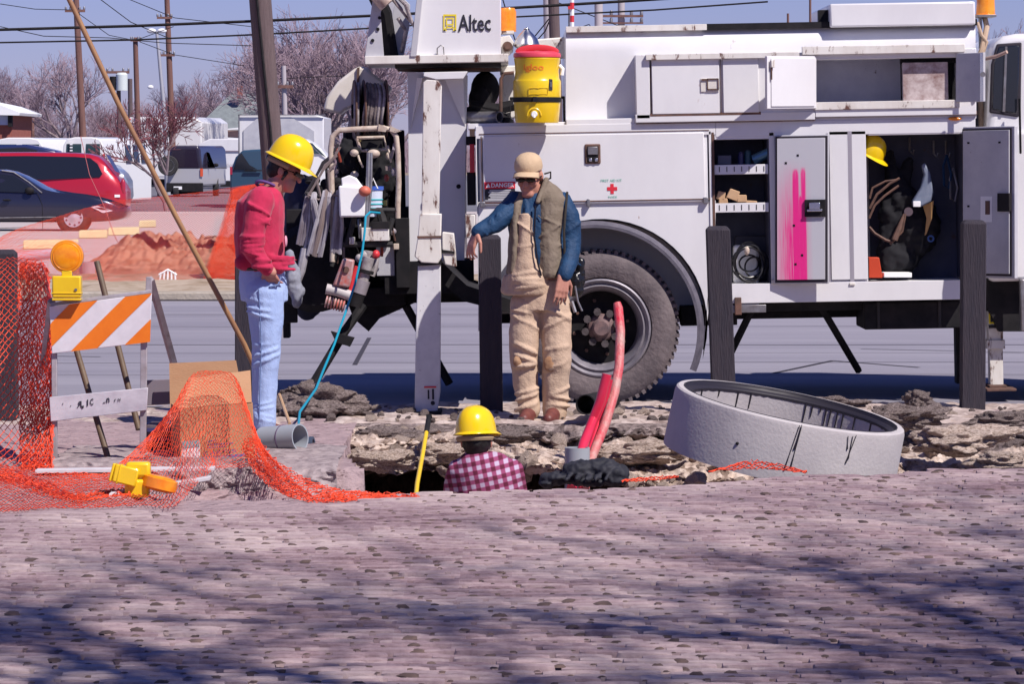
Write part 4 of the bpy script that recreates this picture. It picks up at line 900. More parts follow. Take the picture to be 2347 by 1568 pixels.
def hand(mb, q0, q1, palm_n, L=.185, spread=.9, curl=.4, side=1, w=.04):
    """palm from wrist q0 toward q1; palm_n is the palm's normal; fingers curl toward it"""
    q0 = Vector(q0); d = (Vector(q1)-q0).normalized(); n = Vector(palm_n); n = (n-d*n.dot(d)).normalized(); s = d.cross(n)*side
    pl = L*.50
    for k in range(4):
        e = (k-1.5)*w*.5; b = q0+d*pl+s*e
        mb.cap(q0+s*e*.6, .018, b, .013, 8)
        ln = L*(.40,.47,.50,.44)[3-k]; a = curl*(.6+.2*k); p = b; dd = d+s*(k-1.5)*.07*spread
        for j, fr in enumerate((.45,.32,.23)):
            a2 = a*(j+.6); dj = (dd*math.cos(a2)+n*math.sin(a2)).normalized(); p2 = p+dj*ln*fr
            mb.cap(p, .0098-.001*j, p2, .0090-.001*j, 8); p = p2
    b = q0+d*.022+s*(1.5*w*.5+.004); dj = (d*.75+s*.65+n*.35).normalized(); p1 = b+dj*.045; dj = (d*.95+s*.2+n*.35).normalized(); p2 = p1+dj*.032; p3 = p2+dj*.026
    mb.cap(b-d*.0, .015, p1, .012, 8); mb.cap(p1, .011, p2, .010, 8); mb.cap(p2, .010, p3, .0085, 8)

# --- man in red, side on
Y1 = 23.8; q = pp(Y1)
m1 = root('person', 'man in crimson sweatshirt and yellow hard hat looking down, standing with hand in jeans pocket', 'person', (P(605,990,Y1).x, Y1, 0))
mb = MB(); up1 = Vector((.42,0,.91)).normalized(); fw1 = Vector((.91,0,-.42))
hc = P(652,392,Y1)
def hp(f, u, s=0): return hc+fw1*f+up1*u+Vector((0,-1,0))*s
mb.ell(hp(-.01,.02), (.093,.077,.105), 20, 14, Matrix.Rotation(R(25), 3, 'Y'))
mb.ell(hp(.045,-.055), (.050,.055,.062), 16, 10)                # jaw
mb.cap(hp(.05,-.09), .028, hp(.078,-.085), .024)                # chin
mb.cap(hp(.078,.02), .018, hp(.108,-.018), .0145)               # nose
mb.cap(hp(.083,-.042,-.012), .0115, hp(.083,-.042,.012), .0115); mb.cap(hp(.082,-.054,-.010), .010, hp(.082,-.054,.010), .010)
mb.ell(hp(.072,.035), (.022,.055,.018), 12, 8)                  # brow
mb.ell(hp(-.015,-.012,.078), (.018,.010,.03), 10, 8); mb.ell(hp(-.015,-.012,-.078), (.018,.010,.03), 10, 8)
limb(mb, q, [(646,408,0,.062),(622,438,0,.062),(606,470,0,.075)])
torso(mb, q, [(598,450,0,.09,.16),(595,520,0,.12,.17),(598,600,0,.12,.15),(600,660,0,.12,.14)])
for d in (-.19, .19): limb(mb, q, [(600,462,d,.05),(582,560,d,.04),(628,622,d-.03*(d<0),.03)])
for d in (-.09, .09): limb(mb, q, [(600,650,d,.08),(608,800,d,.055),(606,965,d,.04)])
hand(mb, q(617,617,-.215), q(632,644,-.175), (.3,.9,0), L=.150, side=-1, curl=.55, w=.038)
hand(mb, q(612,618,.215), q(626,644,.20), (0,-.9,-.3), L=.15, side=1, curl=.5)
remesh(mb.build('body', M_skin, m1), .0058, 3, fac=.4)
mb = MB()                                                        # hair
mb.ell(hp(-.030,.022), (.083,.082,.095), 18, 12, Matrix.Rotation(R(20), 3, 'Y')); mb.ell(hp(-.055,-.02), (.055,.07,.055))
mb.cap(hp(.02,-.0,.078), .012, hp(.012,-.05,.077), .008)
remesh(mb.build('hair', M_hair, m1), .006, 2, .008, .03)
hard_hat(hc+up1*.062+fw1*.00, up1, fw1, m1, 1.05)
MB().ell(hp(-.12,.035,.0), (.02,.035,.022)).build('ratchet_knob', M_blk, m1)
mb = MB(); mb.tube([hp(.099,.015,-.055), hp(.108,.012,-.03), hp(.112,.012,0), hp(.108,.012,.03), hp(.099,.015,.055), hp(.07,.018,.078)], .017, 8, sq=.7); mb.tube([hp(.07,.02,.082), hp(-.01,.012,.086)], .004, 6); mb.build('sunglasses', M_blk, m1)
mb = MB()                                                        # sweatshirt
torso(mb, q, [(612,428,0,.075,.07),(606,442,0,.11,.14),(598,462,0,.145,.205),(595,500,0,.155,.20),(594,545,0,.155,.185),(596,585,0,.15,.175),(600,612,0,.145,.165),(604,622,0,.135,.16)])
for d in (-.205, .205):
    limb(mb, q, [(602,456,d*.85,.085),(590,510,d*1.08,.076),(580,562,d*1.12,.068),(598,590,d*1.12,.058),(614,610,d*1.08,.045),(618,615,d*1.07,.042)])
mb.cap(q(560,600,-.1), .05, q(640,612,-.1), .045); mb.cap(q(558,604,.1), .05, q(636,612,.1), .04); mb.cap(q(636,608,-.12), .045, q(636,606,.1), .045)
folds(mb, q, 585, 540, -.222, .078, 5, 10, 9, 1.1, .011); folds(mb, q, 606, 592, -.228, .062, 3, 8, 8, 1.1, .010); folds(mb, q, 598, 480, -.20, .085, 3, 18, 18, .9, .009); folds(mb, q, 625, 585, .0, .16, 4, 9, 8, .9, .011)
s_ = remesh(mb.build('sweatshirt', M_sweat, m1), .0075, 3, .018, .12)
mb = MB(); cc = [q(613+26*math.cos(a), 431+10*math.sin(a)+8*math.cos(a), .075*math.sin(a)) for a in [2*math.pi*k/20 for k in range(20)]]
mb.tube([c+Vector((0,0,.01)) for c in cc], .010, 6, closed=True); mb.build('collar', mat('purple_collar', (.12,.06,.22), .8), s_)
MB().ell(q(657,552,-.10), (.010,.05,.035)).build('chest_print', mat('pale_print', (.7,.35,.45), .8), s_)
mb = MB()                                                        # jeans
torso(mb, q, [(602,612,0,.138,.15),(602,640,0,.145,.165),(604,668,0,.15,.17),(606,690,0,.145,.165)])
for d, sx in ((-.092, 3), (.092, -3)):
    limb(mb, q, [(605+sx,668,d,.118),(610+sx,740,d,.103),(610+sx,800,d,.087),(607+sx,860,d,.080),(604+sx,920,d,.074),(604+sx,966,d,.078)])
folds(mb, q, 606, 690, -.092, .112, 3, 16, 16, 1.0, .010); folds(mb, q, 612, 785, -.092, .090, 3, 17, 16, .9, .009); folds(mb, q, 606, 922, -.092, .077, 4, 12, 11, 1.0, .008)
remesh(mb.build('jeans', M_denim, m1), .007, 4, .016, .13)
mb = MB(); mb.tube([q(598,660,-.213),q(602,740,-.199),q(603,800,-.184),q(600,880,-.174),q(598,962,-.172)], .0035, 5); mb.build('jeans_seam', mat('seam_blue', (.14,.20,.38), .9), m1)
mb = MB(); mb.tube([q(648,632,-.17),q(642,650,-.185),q(622,655,-.20)], .006, 6); mb.build('pocket_edge', mat('seam_blue', (.14,.20,.38), .9), m1)
mb = MB(); mb.tube([q(602+28*0+52*math.cos(a)*.97, 616+2*math.sin(a), .152*math.sin(a)) for a in [2*math.pi*k/24 for k in range(24)]], .014, 6, closed=True); mb.build('belt', M_blk, m1)
for d in (-.095, .1):
    mb = MB(); mb.cap(q(598,984,d), .045, q(628,988,d), .04); mb.cap(q(596,975,d), .055, q(604,982,d), .05); mb.cap(q(628,989,d), .035, q(640,990,d), .030)
    remesh(mb.build('boot', M_brown, m1), .008, 3)
# --- man in vest and cap, front on, one arm laid over a post
Y2 = 24.62; q = pp(Y2)
m2 = root('person', 'man in tan cap, sunglasses and olive vest with one arm resting over a wooden post', 'person', (P(1238,960,Y2).x, Y2, 0))
mb = MB(); hc = P(1213,405,Y2); up2 = Vector((-.06,-.24,.97)).normalized(); fw2 = Vector((-.22,-.93,-.27)).normalized(); fw2 = (fw2-up2*fw2.dot(up2)).normalized(); sd2 = up2.cross(fw2)
def hp(f, u, s=0): return hc+fw2*f+up2*u+sd2*s
rot2 = Matrix((sd2, fw2, up2)).transposed()
mb.ell(hp(-.01,.03), (.080,.095,.105), 20, 14, rot2); mb.ell(hp(.03,-.05), (.058,.058,.065), 16, 10, rot2)
mb.cap(hp(.070,-.095,-.012), .028, hp(.070,-.095,.012), .028)
mb.cap(hp(.088,.015), .013, hp(.112,-.028), .017); mb.cap(hp(.095,-.03,-.012), .010, hp(.095,-.03,.012), .010)
mb.cap(hp(.084,-.058,-.020), .010, hp(.084,-.058,.020), .010); mb.cap(hp(.082,-.070,-.016), .010, hp(.082,-.070,.016), .010)
for s in (-.082, .082): mb.ell(hp(-.005,.0,s), (.010,.018,.032), 10, 8, rot2)
for s in (-.04, .04): mb.ell(hp(.062,-.025,s), (.024,.022,.026), 10, 8, rot2)
limb(mb, q, [(1220,425,-.0,.055),(1228,446,.03,.062),(1234,480,.04,.08)])
torso(mb, q, [(1232,470,.03,.16,.09),(1232,560,.0,.15,.10),(1236,640,.0,.15,.10),(1238,700,.0,.15,.10)])
limb(mb, q, [(1290,470,.02,.05),(1308,552,-.02,.04),(1290,636,-.15,.027)]); limb(mb, q, [(1180,468,.0,.05),(1130,520,-.08,.04),(1096,532,-.14,.027)])
for x0, x1 in ((1204,1208),(1270,1268)): limb(mb, q, [(x0,700,0,.08),(x0,810,-.02,.055),(x1,935,.0,.04)])
hand(mb, q(1290,632,-.165), q(1284,690,-.185), (-.35,.9,0), side=1, curl=.30, w=.046)
hand(mb, q(1093,532,-.145), q(1080,566,-.15), (.85,.5,-.1), side=1, curl=.45, w=.044)
remesh(mb.build('body', M_skin, m2), .0058, 3, fac=.4)
M_cap = mat('tan_cap_cloth', (.56,.41,.26), .85, col2=(.50,.36,.23), scale=14, bump=.2, bscale=80)
mb = MB(); n = 28; V = []
for (r_, h) in ((1.0,.018),(1.02,.036),(.98,.066),(.84,.094),(.58,.112),(.28,.121),(.001,.123)):
    V += [hp(.005+.103*r_*math.cos(2*math.pi*k/n), .035+h, .088*r_*math.sin(2*math.pi*k/n)) for k in range(n)]
mb.add(V, [(i*n+k, i*n+(k+1)%n, (i+1)*n+(k+1)%n, (i+1)*n+k) for i in range(6) for k in range(n)])
cp = mb.build('cap', M_cap, m2, ang=60)
mb = MB()
def brim(u, v):
    a = (u-.5)*2.1; e = v*.078*math.cos(a*.75)**.6
    return hp(.005+(.101+e)*math.cos(a), .054-.010*v-.030*a*a*(.4+.6*v), (.086+e*.12)*math.sin(a))
mb.grid(brim, 20, 6); b_ = mb.build('cap_brim', M_cap, cp, fix=False); sl = b_.modifiers.new('s', 'SOLIDIFY'); sl.thickness = .006
mb = MB(); mb.lathe([(0,0),(.026,0),(.026,.004),(0,.004)], hp(.093,.075,.0), (fw2+up2*.45), 18); e_ = mb.build('cap_badge', M_white_ink, cp)
mb = MB(); mb.lathe([(.019,0.0045),(.023,.0045),(.023,.006),(.019,.006),(.019,.0045)], hp(.093,.075,.0), (fw2+up2*.45), 18); mb.lathe([(0,.005),(.011,.005),(.011,.006),(0,.006)], hp(.093,.075,.0), (fw2+up2*.45), 12, sx=1.3, sy=.6); mb.build('badge_mark', mat('blue_ink', (.05,.06,.30), .6), e_)
mb = MB()
mb.tube([hp(.098+.006*math.cos(t*2.2), .006-.003*abs(t), .062*t) for t in [-1,-.6,-.25,0,.25,.6,1]], [.012,.019,.016,.009,.016,.019,.012], 8, sq=.8)
for s in (-1, 1): mb.tube([hp(.085,.01,.068*s), hp(.0,.006,.084*s)], .0045, 6)
mb.build('sunglasses', M_blk, m2)
mb = MB(); mb.ell(hp(-.045,-.01,0), (.078,.06,.06), 14, 10, rot2); remesh(mb.build('hair', M_hair, m2), .006, 2, .006, .03)
mb = MB()                                                        # blue jacket with both sleeves
torso(mb, q, [(1226,440,.03,.075,.07),(1230,452,.03,.14,.095),(1232,480,.02,.195,.11),(1234,540,.0,.19,.115),(1236,600,.0,.185,.12),(1236,625,.0,.175,.115)])
limb(mb, q, [(1284,466,.02,.078),(1302,500,.0,.080),(1308,556,-.01,.070),(1306,596,-.07,.060),(1294,624,-.145,.048),(1292,630,-.155,.045)])
limb(mb, q, [(1184,466,.02,.078),(1160,488,-.04,.072),(1134,512,-.08,.064),(1110,524,-.12,.052),(1096,530,-.14,.043)])
mb.cap(q(1238,446,-.03), .022, q(1212,492,-.10), .022); mb.cap(q(1204,448,-.02), .02, q(1208,490,-.10), .02)
folds(mb, q, 1306, 528, .0, .076, 4, 22, 20, .9, .009); folds(mb, q, 1296, 612, -.04, .055, 2, 10, 9, 1.0, .007)
for (x, y, d_) in ((1165,484,-.03),(1150,498,-.05),(1135,510,-.08),(1120,519,-.10)): mb.cap(q(x+6,y-22,d_-.05), .009, q(x-4,y+18,d_-.06), .010)
remesh(mb.build('jacket', M_navy, m2), .007, 4, .02, .10)
mb = MB()                                                        # tan bib and coat skirt
torso(mb, q, [(1204,488,-.06,.050,.07),(1204,540,-.07,.055,.075),(1205,590,-.07,.075,.08),(1211,630,-.06,.135,.10),(1210,672,-.03,.158,.12),(1210,676,-.03,.152,.115)])
mb.cap(q(1165,640,-.02), .04, q(1158,666,-.02), .03)
folds(mb, q, 1206, 530, -.07, .076, 2, 34, 20, .7, .007); folds(mb, q, 1210, 625, -.04, .125, 4, 11, 8, .9, .012)
remesh(mb.build('bib', M_tan, m2), .0075, 5, .02, .09)
mb = MB()                                                        # vest, two fronts and a back
def vsec(secs): torso(mb, q, secs)
torso(mb, q, [(1250,414,.03,.025,.055),(1258,430,.03,.066,.085),(1264,452,.02,.105,.115),(1262,490,.01,.100,.128),(1258,540,-.0,.092,.135),(1258,590,-.01,.098,.138),(1259,628,-.01,.100,.138),(1259,636,-.01,.098,.13)])
folds(mb, q, 1258, 500, -.005, .127, 5, 27, 26, .55, .006)
mb.cap(q(1252,412,-.03), .018, q(1232,462,-.10), .016)
remesh(mb.build('vest', M_vest, m2), .007, 4, .012, .08)
mb = MB(); mb.tube([q(1300,440,-.02),q(1296,480,-.085),q(1292,530,-.10),q(1294,590,-.10)], .008, 6); mb.build('vest_edge', mat('dark_binding', (.03,.025,.02), .8), m2)
mb = MB(); torso(mb, q, [(1196,440,.03,.03,.06),(1186,462,.02,.05,.105),(1180,520,-.01,.035,.12),(1178,590,-.01,.04,.12),(1174,628,-.01,.04,.11)])
remesh(mb.build('vest', M_vest, m2), .0075, 4, .012, .08)
mb = MB(); mb.tube([q(1227,470,-.135),q(1224,540,-.15),q(1232,600,-.16),q(1240,630,-.15)], .007, 6); mb.build('vest_zip', M_blk, m2)
mb = MB(); mb.tube([q(1248,398,-.06),q(1262,394,-.03),q(1262,408,-.02),q(1252,412,-.03)], .006, 6); mb.build('glasses_cord', M_blk, m2)
mb = MB()                                                        # trousers
torso(mb, q, [(1238,640,.0,.165,.11),(1240,680,.0,.175,.125),(1240,712,.0,.18,.13)])
limb(mb, q, [(1206,700,-.01,.103),(1202,760,-.02,.098),(1201,820,-.03,.090),(1204,880,-.02,.080),(1212,925,-.02,.072),(1214,938,-.03,.070)])
limb(mb, q, [(1272,700,-.01,.103),(1275,760,-.02,.098),(1276,820,-.04,.094),(1274,880,-.02,.086),(1272,925,-.02,.080),(1272,944,-.03,.080)])
for x_ in (1204, 1274): folds(mb, q, x_, 712, -.01, .108, 2, 22, 26, .9, .011); folds(mb, q, x_, 800, -.03, .094, 3, 17, 22, .8, .013, x_); folds(mb, q, x_+3, 896, -.02, .083, 3, 16, 18, 1.0, .011, x_)
remesh(mb.build('trousers', M_tan, m2), .0075, 5, .022, .12)
for (x, y, r_) in ((1262,832,.045),(1186,826,.03)):
    mb = MB(); mb.ell(q(x,y,-.105), (r_,.025,r_*1.3)); remesh(mb.build('knee_patch', mat('brown_patch', (.30,.16,.085), .9, col2=(.40,.24,.14), scale=20), m2), .008, 3, .02, .04)
mb = MB(); mb.cap(q(1318,640,.02), .05, q(1322,668,.02), .045); mb.cap(q(1330,600,.03), .03, q(1332,640,.03), .03); remesh(mb.build('tool_pouch', M_blk, m2), .008, 3, .02, .04)
mb = MB(); mb.tube([q(1318,655,-.04),q(1324,690,-.05),q(1334,712,-.04)], .007, 6); mb.tube([q(1310,690,-.05),q(1318,715,-.06)], .012, 6); mb.build('pouch_keys', M_steel, m2)
for (x, x2, d) in ((1216,1206,-.07), (1272,1262,-.09)):
    mb = MB(); mb.cap(q(x,944,-.02), .052, q(x2,953,d-.06), .045); mb.cap(q(x2,953,d-.06), .042, q(x2-6,956,d-.13), .036); mb.cap(q(x2+8,958,d-.05), .03, q(x2-6,960,d-.13), .028)
    remesh(mb.build('shoe', M_brown, m2), .007, 3)
# --- man down in the trench, his back turned
Y3 = 22.3; q = pp(Y3)
m3 = root('person', 'man in maroon plaid shirt and yellow hard hat down in the trench, back turned', 'person', (P(1112,1130,Y3).x, Y3, -.95))
M_plaid = bpy.data.materials.new('plaid_cloth'); M_plaid.use_nodes = True
_t = M_plaid.node_tree; _N = _t.nodes; _L = _t.links; _b = _N['Principled BSDF']; _b.inputs['Roughness'].default_value = .9
_tc = _N.new('ShaderNodeTexCoord'); _mp = _N.new('ShaderNodeMapping'); _mp.inputs['Rotation'].default_value = (0, R(12), 0); _L.new(_tc.outputs['Object'], _mp.inputs[0])
_sx = _N.new('ShaderNodeSeparateXYZ'); _L.new(_mp.outputs[0], _sx.inputs[0])
def _st(o, per):
    a = _m2('MULTIPLY', o, 2*math.pi/per); s = _m2('SINE', a, None); r = _N.new('ShaderNodeMapRange'); r.inputs[1].default_value = -.35; r.inputs[2].default_value = .35; _L.new(s, r.inputs[0]); return r.outputs[0]
def _m2(op, a, b):
    q_ = _N.new('ShaderNodeMath'); q_.operation = op
    for i, x in enumerate((a, b)):
        if x is None: continue
        if isinstance(x, (int, float)): q_.inputs[i].default_value = x
        else: _L.new(x, q_.inputs[i])
    return q_.outputs[0]
_s = _m2('ADD', _st(_sx.outputs[0], .052), _st(_sx.outputs[2], .050)); _cr = _N.new('ShaderNodeValToRGB'); _cr.color_ramp.elements[0].color = (.46,.37,.50,1); _cr.color_ramp.elements[1].color = (.10,.006,.03,1); _e = _cr.color_ramp.elements.new(.5); _e.color = (.26,.05,.13,1)
_L.new(_m2('MULTIPLY', _s, .5), _cr.inputs[0]); _L.new(_cr.outputs[0], _b.inputs['Base Color'])
mb = MB(); hc = P(1092,1012,Y3)
mb.ell(hc+Vector((0,0,.02)), (.080,.095,.10)); mb.ell(hc+Vector((-.01,.04,-.05)), (.06,.06,.06)); mb.cap(hc+Vector((0,0,-.04)), .058, q(1102,1060,0), .065)
mb.cap(hc+Vector((-.01,.09,.0)), .014, hc+Vector((-.01,.11,-.03)), .015)
for s in (-.082, .082): mb.ell(hc+Vector((s,.0,-.01)), (.010,.018,.03))
torso(mb, q, [(1108,1064,0,.12,.08),(1112,1130,-.0,.155,.11),(1114,1250,-.02,.16,.12),(1114,1330,0,.17,.12)])
for s in (-1, 1):
    limb(mb, q, [(1112+s*52,1090,.0,.045),(1112+s*72,1180,.10,.04),(1112+s*60,1235,.32,.03)])
    limb(mb, q, [(1114+s*34,1330,.0,.09),(1114+s*50,1300,.40,.06),(1114+s*45,1450,.25,.04)])
    hand(mb, q(1112+s*60,1235,.32), q(1112+s*50,1245,.5), (0,0,-1), side=-s)
remesh(mb.build('body', M_skin, m3), .007, 3, fac=.4)
mb = MB(); mb.ell(hc+Vector((0,-.012,.0)), (.086,.095,.085)); mb.ell(hc+Vector((0,-.03,-.04)), (.065,.06,.06)); remesh(mb.build('hair', M_hair, m3), .007, 2, .012, .025)
hard_hat(hc+Vector((-.002,.0,.042)), (-.05,.10,1), (.55,.8,-.1), m3, 1.0)
mb = MB()
torso(mb, q, [(1104,1034,0,.07,.06),(1108,1042,-.0,.12,.11),(1111,1058,-.01,.165,.14),(1113,1085,-.02,.198,.16),(1114,1130,-.02,.205,.165),(1114,1290,-.0,.195,.16)])
for s in (-1, 1): limb(mb, q, [(1112+s*58,1082,.0,.078),(1112+s*76,1170,.10,.07),(1112+s*68,1225,.27,.05)])
sh = remesh(mb.build('plaid_shirt', M_plaid, m3), .009, 5, .018, .12)
mb = MB(); torso(mb, q, [(1114,1270,0,.19,.15),(1114,1340,0,.19,.15)])
for s in (-1, 1): limb(mb, q, [(1114+s*34,1330,.0,.11),(1114+s*50,1300,.40,.085),(1114+s*45,1440,.25,.06)])
remesh(mb.build('trousers', M_denim, m3), .012, 3)
# ---------------- things along the trench
M_post = mat('black_creosote_timber', (.022,.02,.032), .85, col2=(.045,.035,.045), scale=5, amt=1.2, stretch=(5,5,.7), bump=.5, bscale=30, bstretch=(5,5,.4), spots=(.22,.13,.07), sscale=4, sth=.69)
def bollard(x0, x1, ytop, Y, lean, label, xb=None):
    w_ = (x1-x0)*Y/F; c = P((x0+x1)/2, ytop, Y); cb = P((x0+x1)/2+lean, G0(Y), Y); h = w_/2
    mb = MB(); ch = .022
    V = []
    for (p, k) in ((Vector((cb.x,Y,-.25)),1),(c-Vector((0,0,ch*1.0)),1),(c,.72)):
        V += [p+Vector((sx*h*k, sy*h*k, 0)) for sx, sy in ((-1,-1),(1,-1),(1,1),(-1,1))]
    mb.add(V, [(i*4+k, i*4+(k+1)%4, i*4+4+(k+1)%4, i*4+4+k) for i in range(2) for k in range(4)]+[(3,2,1,0),(8,9,10,11)])
    o = mb.build('wooden_post', M_post, bevel=.006); rehome(o, (cb.x, Y, 0)); return tag(o, label, 'post', 'square black timber posts along the verge')
def G0(Y): return HZ+EYE*F/Y
bollard(-22, 37, 572, 24.6, 4, 'black timber post at the left edge wrapped in orange netting')
bollard(540, 592, 585, 25.1, 0, 'black timber post hidden mostly behind the man in crimson')
b3 = bollard(1096, 1148, 538, 25.15, 6, 'black timber post under the forearm of the man in the olive vest')
bollard(1618, 1672, 518, 25.0, 18, 'leaning black timber post behind the concrete ring')
bollard(2204, 2258, 504, 25.6, -3, 'black timber post in front of the rightmost open locker door')
# concrete ring, tipped toward the trench
M_ringc = mat('cast_concrete', (.54,.51,.50), .9, col2=(.36,.33,.345), scale=3.2, amt=1.5, bump=.14, bscale=55, spots=(.15,.12,.115), sscale=34, sth=.675, detail=10)
ring = root('concrete_ring', 'grey concrete manhole ring lying tilted on the rubble with black sealant drips', 'concrete ring', P(1806,1062,21.7)); ring.rotation_euler = (0,0,0)
rc = P(1812,931,21.7); axr = (Matrix.Rotation(R(11.0), 3, 'Y') @ Matrix.Rotation(R(4.6), 3, 'X')) @ Vector((0,0,1))
hr = .335
rm_ = MB().lathe([(.562,-hr),(.655,-hr),(.650,-.03),(.644,-.008),(.634,0),(.604,0),(.600,-.006),(.598,-.020),(.572,-.024),(.562,-.034),(.562,-hr)], rc, axr, 96).build('ring_wall', M_ringc, ring, ang=30)
ax1 = Vector((1,0,0)); ax1 = (ax1-axr*ax1.dot(axr)).normalized(); ax2 = axr.cross(ax1)
def rp(a, r_, h): return rc+axr*h+(ax1*math.cos(a)+ax2*math.sin(a))*r_
M_tar = mat('black_sealant', (.018,.015,.022), .5)
mb = MB(); n = 150; V = []
for k in range(n):
    a = 2*math.pi*k/n; j = .006*noise.noise(Vector((a*14, 0, 0))); j2 = .01*noise.noise(Vector((a*22, 3, 0)))
    V += [rp(a, .606+j*.6, .0015), rp(a, .599+j*.6, .003), rp(a, .595, -.012), rp(a, .590, -.0195), rp(a, .572+j2*.3, -.0225), rp(a, .5605, -.034), rp(a, .5595, -.048+j2*.7)]
mb.add(V, [(k*7+i, k*7+i+1, ((k+1)%n)*7+i+1, ((k+1)%n)*7+i) for k in range(n) for i in range(6)]); mb.build('sealant_bead', M_tar, ring)
rr_ = random.Random(5)
for a in [.5,.75,.9,.97,1.05,1.1,1.16,1.25,1.32,1.9,2.05,2.3,2.6]:
    L_ = rr_.uniform(.03,.12); mb = MB(); mb.tube([rp(a, .559, -.04), rp(a, .5585, -.04-L_*.6), rp(a+.002, .5585, -.04-L_)], [.006,.004,.003], 6); mb.build('sealant_drip', M_tar, ring)
for (xa, ya, xb, yb) in [(1833,975,1797,1078),(1837,980,1812,1072),(1955,1000,1944,1052),(1944,1000,1942,1030),(1963,998,1938,1062),(1838,974,1820,1030)]:
    pts = []
    for t in (0, .33, .66, 1):
        x = xa+(xb-xa)*t; y = ya+(yb-ya)*t; d = P(x,y,21)-Vector((0,0,EYE)); d.normalize(); o_ = Vector((0,0,EYE))
        r_ = .655; rel = o_-rc; dp = d-axr*d.dot(axr); rp_ = rel-axr*rel.dot(axr); A_ = dp.dot(dp); B_ = 2*dp.dot(rp_); C_ = rp_.dot(rp_)-r_*r_; dd = B_*B_-4*A_*C_
        if dd < 0: continue
        s = (-B_-math.sqrt(dd))/2/A_; pts.append(o_+d*s)
    if len(pts) > 1: MB().tube(pts, [.0022]*(len(pts)-1)+[.005], 6).build('sealant_run', M_tar, ring)
MB().ell(rp(-2.05,.652,-.18), (.01,.01,.009)).build('form_hole', M_black, ring)
# grey plastic pipes
M_pvc = mat('grey_pvc', (.34,.37,.41), .45, col2=(.30,.33,.37), scale=3)
def pipe(name, m, a, b, r_, t=.008, n=36):
    a = Vector(a); b = Vector(b); L_ = (b-a).length
    return MB().lathe([(r_-t,0),(r_,0),(r_,L_),(r_-t,L_),(r_-t,0)], a, b-a, n).build(name, m)
sp = root('cut_pipe', 'short cut length of grey plastic pipe lying by the boots of the man in crimson', 'pipe', P(648,1034,22.1))
mb = MB(); a = P(603,1010,22.15); b = P(688,1003,22.0); r_ = .077; mb.lathe([(r_-.008,0),(r_,0),(r_,(b-a).length),(r_-.008,(b-a).length),(r_-.008,0)], a+Vector((0,0,.0)), b-a, 36); mb.build('pipe_wall', M_pvc, sp)
mb = MB(); c = a+(b-a)*.55; mb.lathe([(r_+.001,0),(r_+.003,0),(r_+.003,.004),(r_+.001,.004)], c, b-a, 36); mb.build('joint_line', mat('purple_ink', (.10,.05,.12), .7), sp)
o = pipe('upright_pipe', M_pvc, P(1323,1180,22.6), P(1323,1026,22.6), .073); tag(rehome(o, P(1323,1140,22.6)), 'upright grey plastic pipe stub in the trench beside the red conduits', 'pipe')
o = pipe('drain_pipe', M_black, P(1342,928,24.15), P(1400,915,24.9), .063, .006); tag(rehome(o, P(1345,952,24.2)), 'black corrugated pipe end lying between the tan shoes and the truck wheel', 'pipe')
mb = MB(); mb.lathe([(.03,-.05),(.045,-.05),(.045,.05),(.03,.05),(.03,-.05)], P(700,1020,22.6), (1,-.2,.1), 20); o = mb.build('pipe_fitting', mat('dark_blue_plastic', (.05,.07,.11), .5)); tag(rehome(o, P(700,1030,22.6)), 'small dark blue pipe fitting beside the cut grey pipe', 'pipe fitting')
# red conduits
M_cond = mat('red_conduit', (.60,.018,.05), .35, coat=.3, col2=(.60,.03,.08), scale=4)
M_cond2 = mat('muddy_red_conduit', (.58,.02,.05), .5, col2=(.48,.28,.25), scale=9, amt=.5, detail=8, stretch=(1,1,.6), bump=.3, bscale=60)
cy = 22.9
mb = MB(); pts = [P(*p) for p in ((1340,1120,22.5),(1358,1044,22.7),(1388,970,cy),(1409,899,cy+.1),(1419,839,cy+.2),(1422,759,cy+.3),(1417,706,cy+.35),(1414,694,cy+.36))]
mb.tube(pts, [.028]*7+[.022], 16); o = mb.build('conduit', M_cond2); tag(rehome(o, pts[0]), 'taller muddy red conduit curving up in front of the truck wheel', 'conduit', 'red conduits rising from the trench')
mb = MB(); pts = [P(*p) for p in ((1310,1120,22.4),(1338,1017,22.7),(1360,962,cy),(1376,920,cy),(1386,880,cy),(1391,858,cy))]
mb.tube(pts, .029, 16); o = mb.build('conduit', M_cond); tag(rehome(o, pts[0]), 'shorter clean red conduit left of the muddy one', 'conduit', 'red conduits rising from the trench')
mb = MB(); pts = [P(*p) for p in ((1330,1120,22.5),(1352,1030,22.75),(1372,968,cy+.05),(1390,915,cy+.07),(1400,870,cy+.07))]
mb.tube(pts, .014, 10); o = mb.build('pull_line', M_cond); tag(rehome(o, pts[0]), 'thin red tube between the two red conduits', 'tube')
mb = MB(); mb.tube([P(1376,905,23.6),P(1395,906,23.7),(P(1404,898,23.8))], .006, 6); mb.tube([P(1380,912,23.6),P(1402,914,23.7)], .005, 6); o = mb.build('warning_tape', mat('orange_red', (.7,.07,.03), .6)); tag(rehome(o, P(1390,915,23.6)), 'scrap of orange tape behind the red conduits', 'tape')
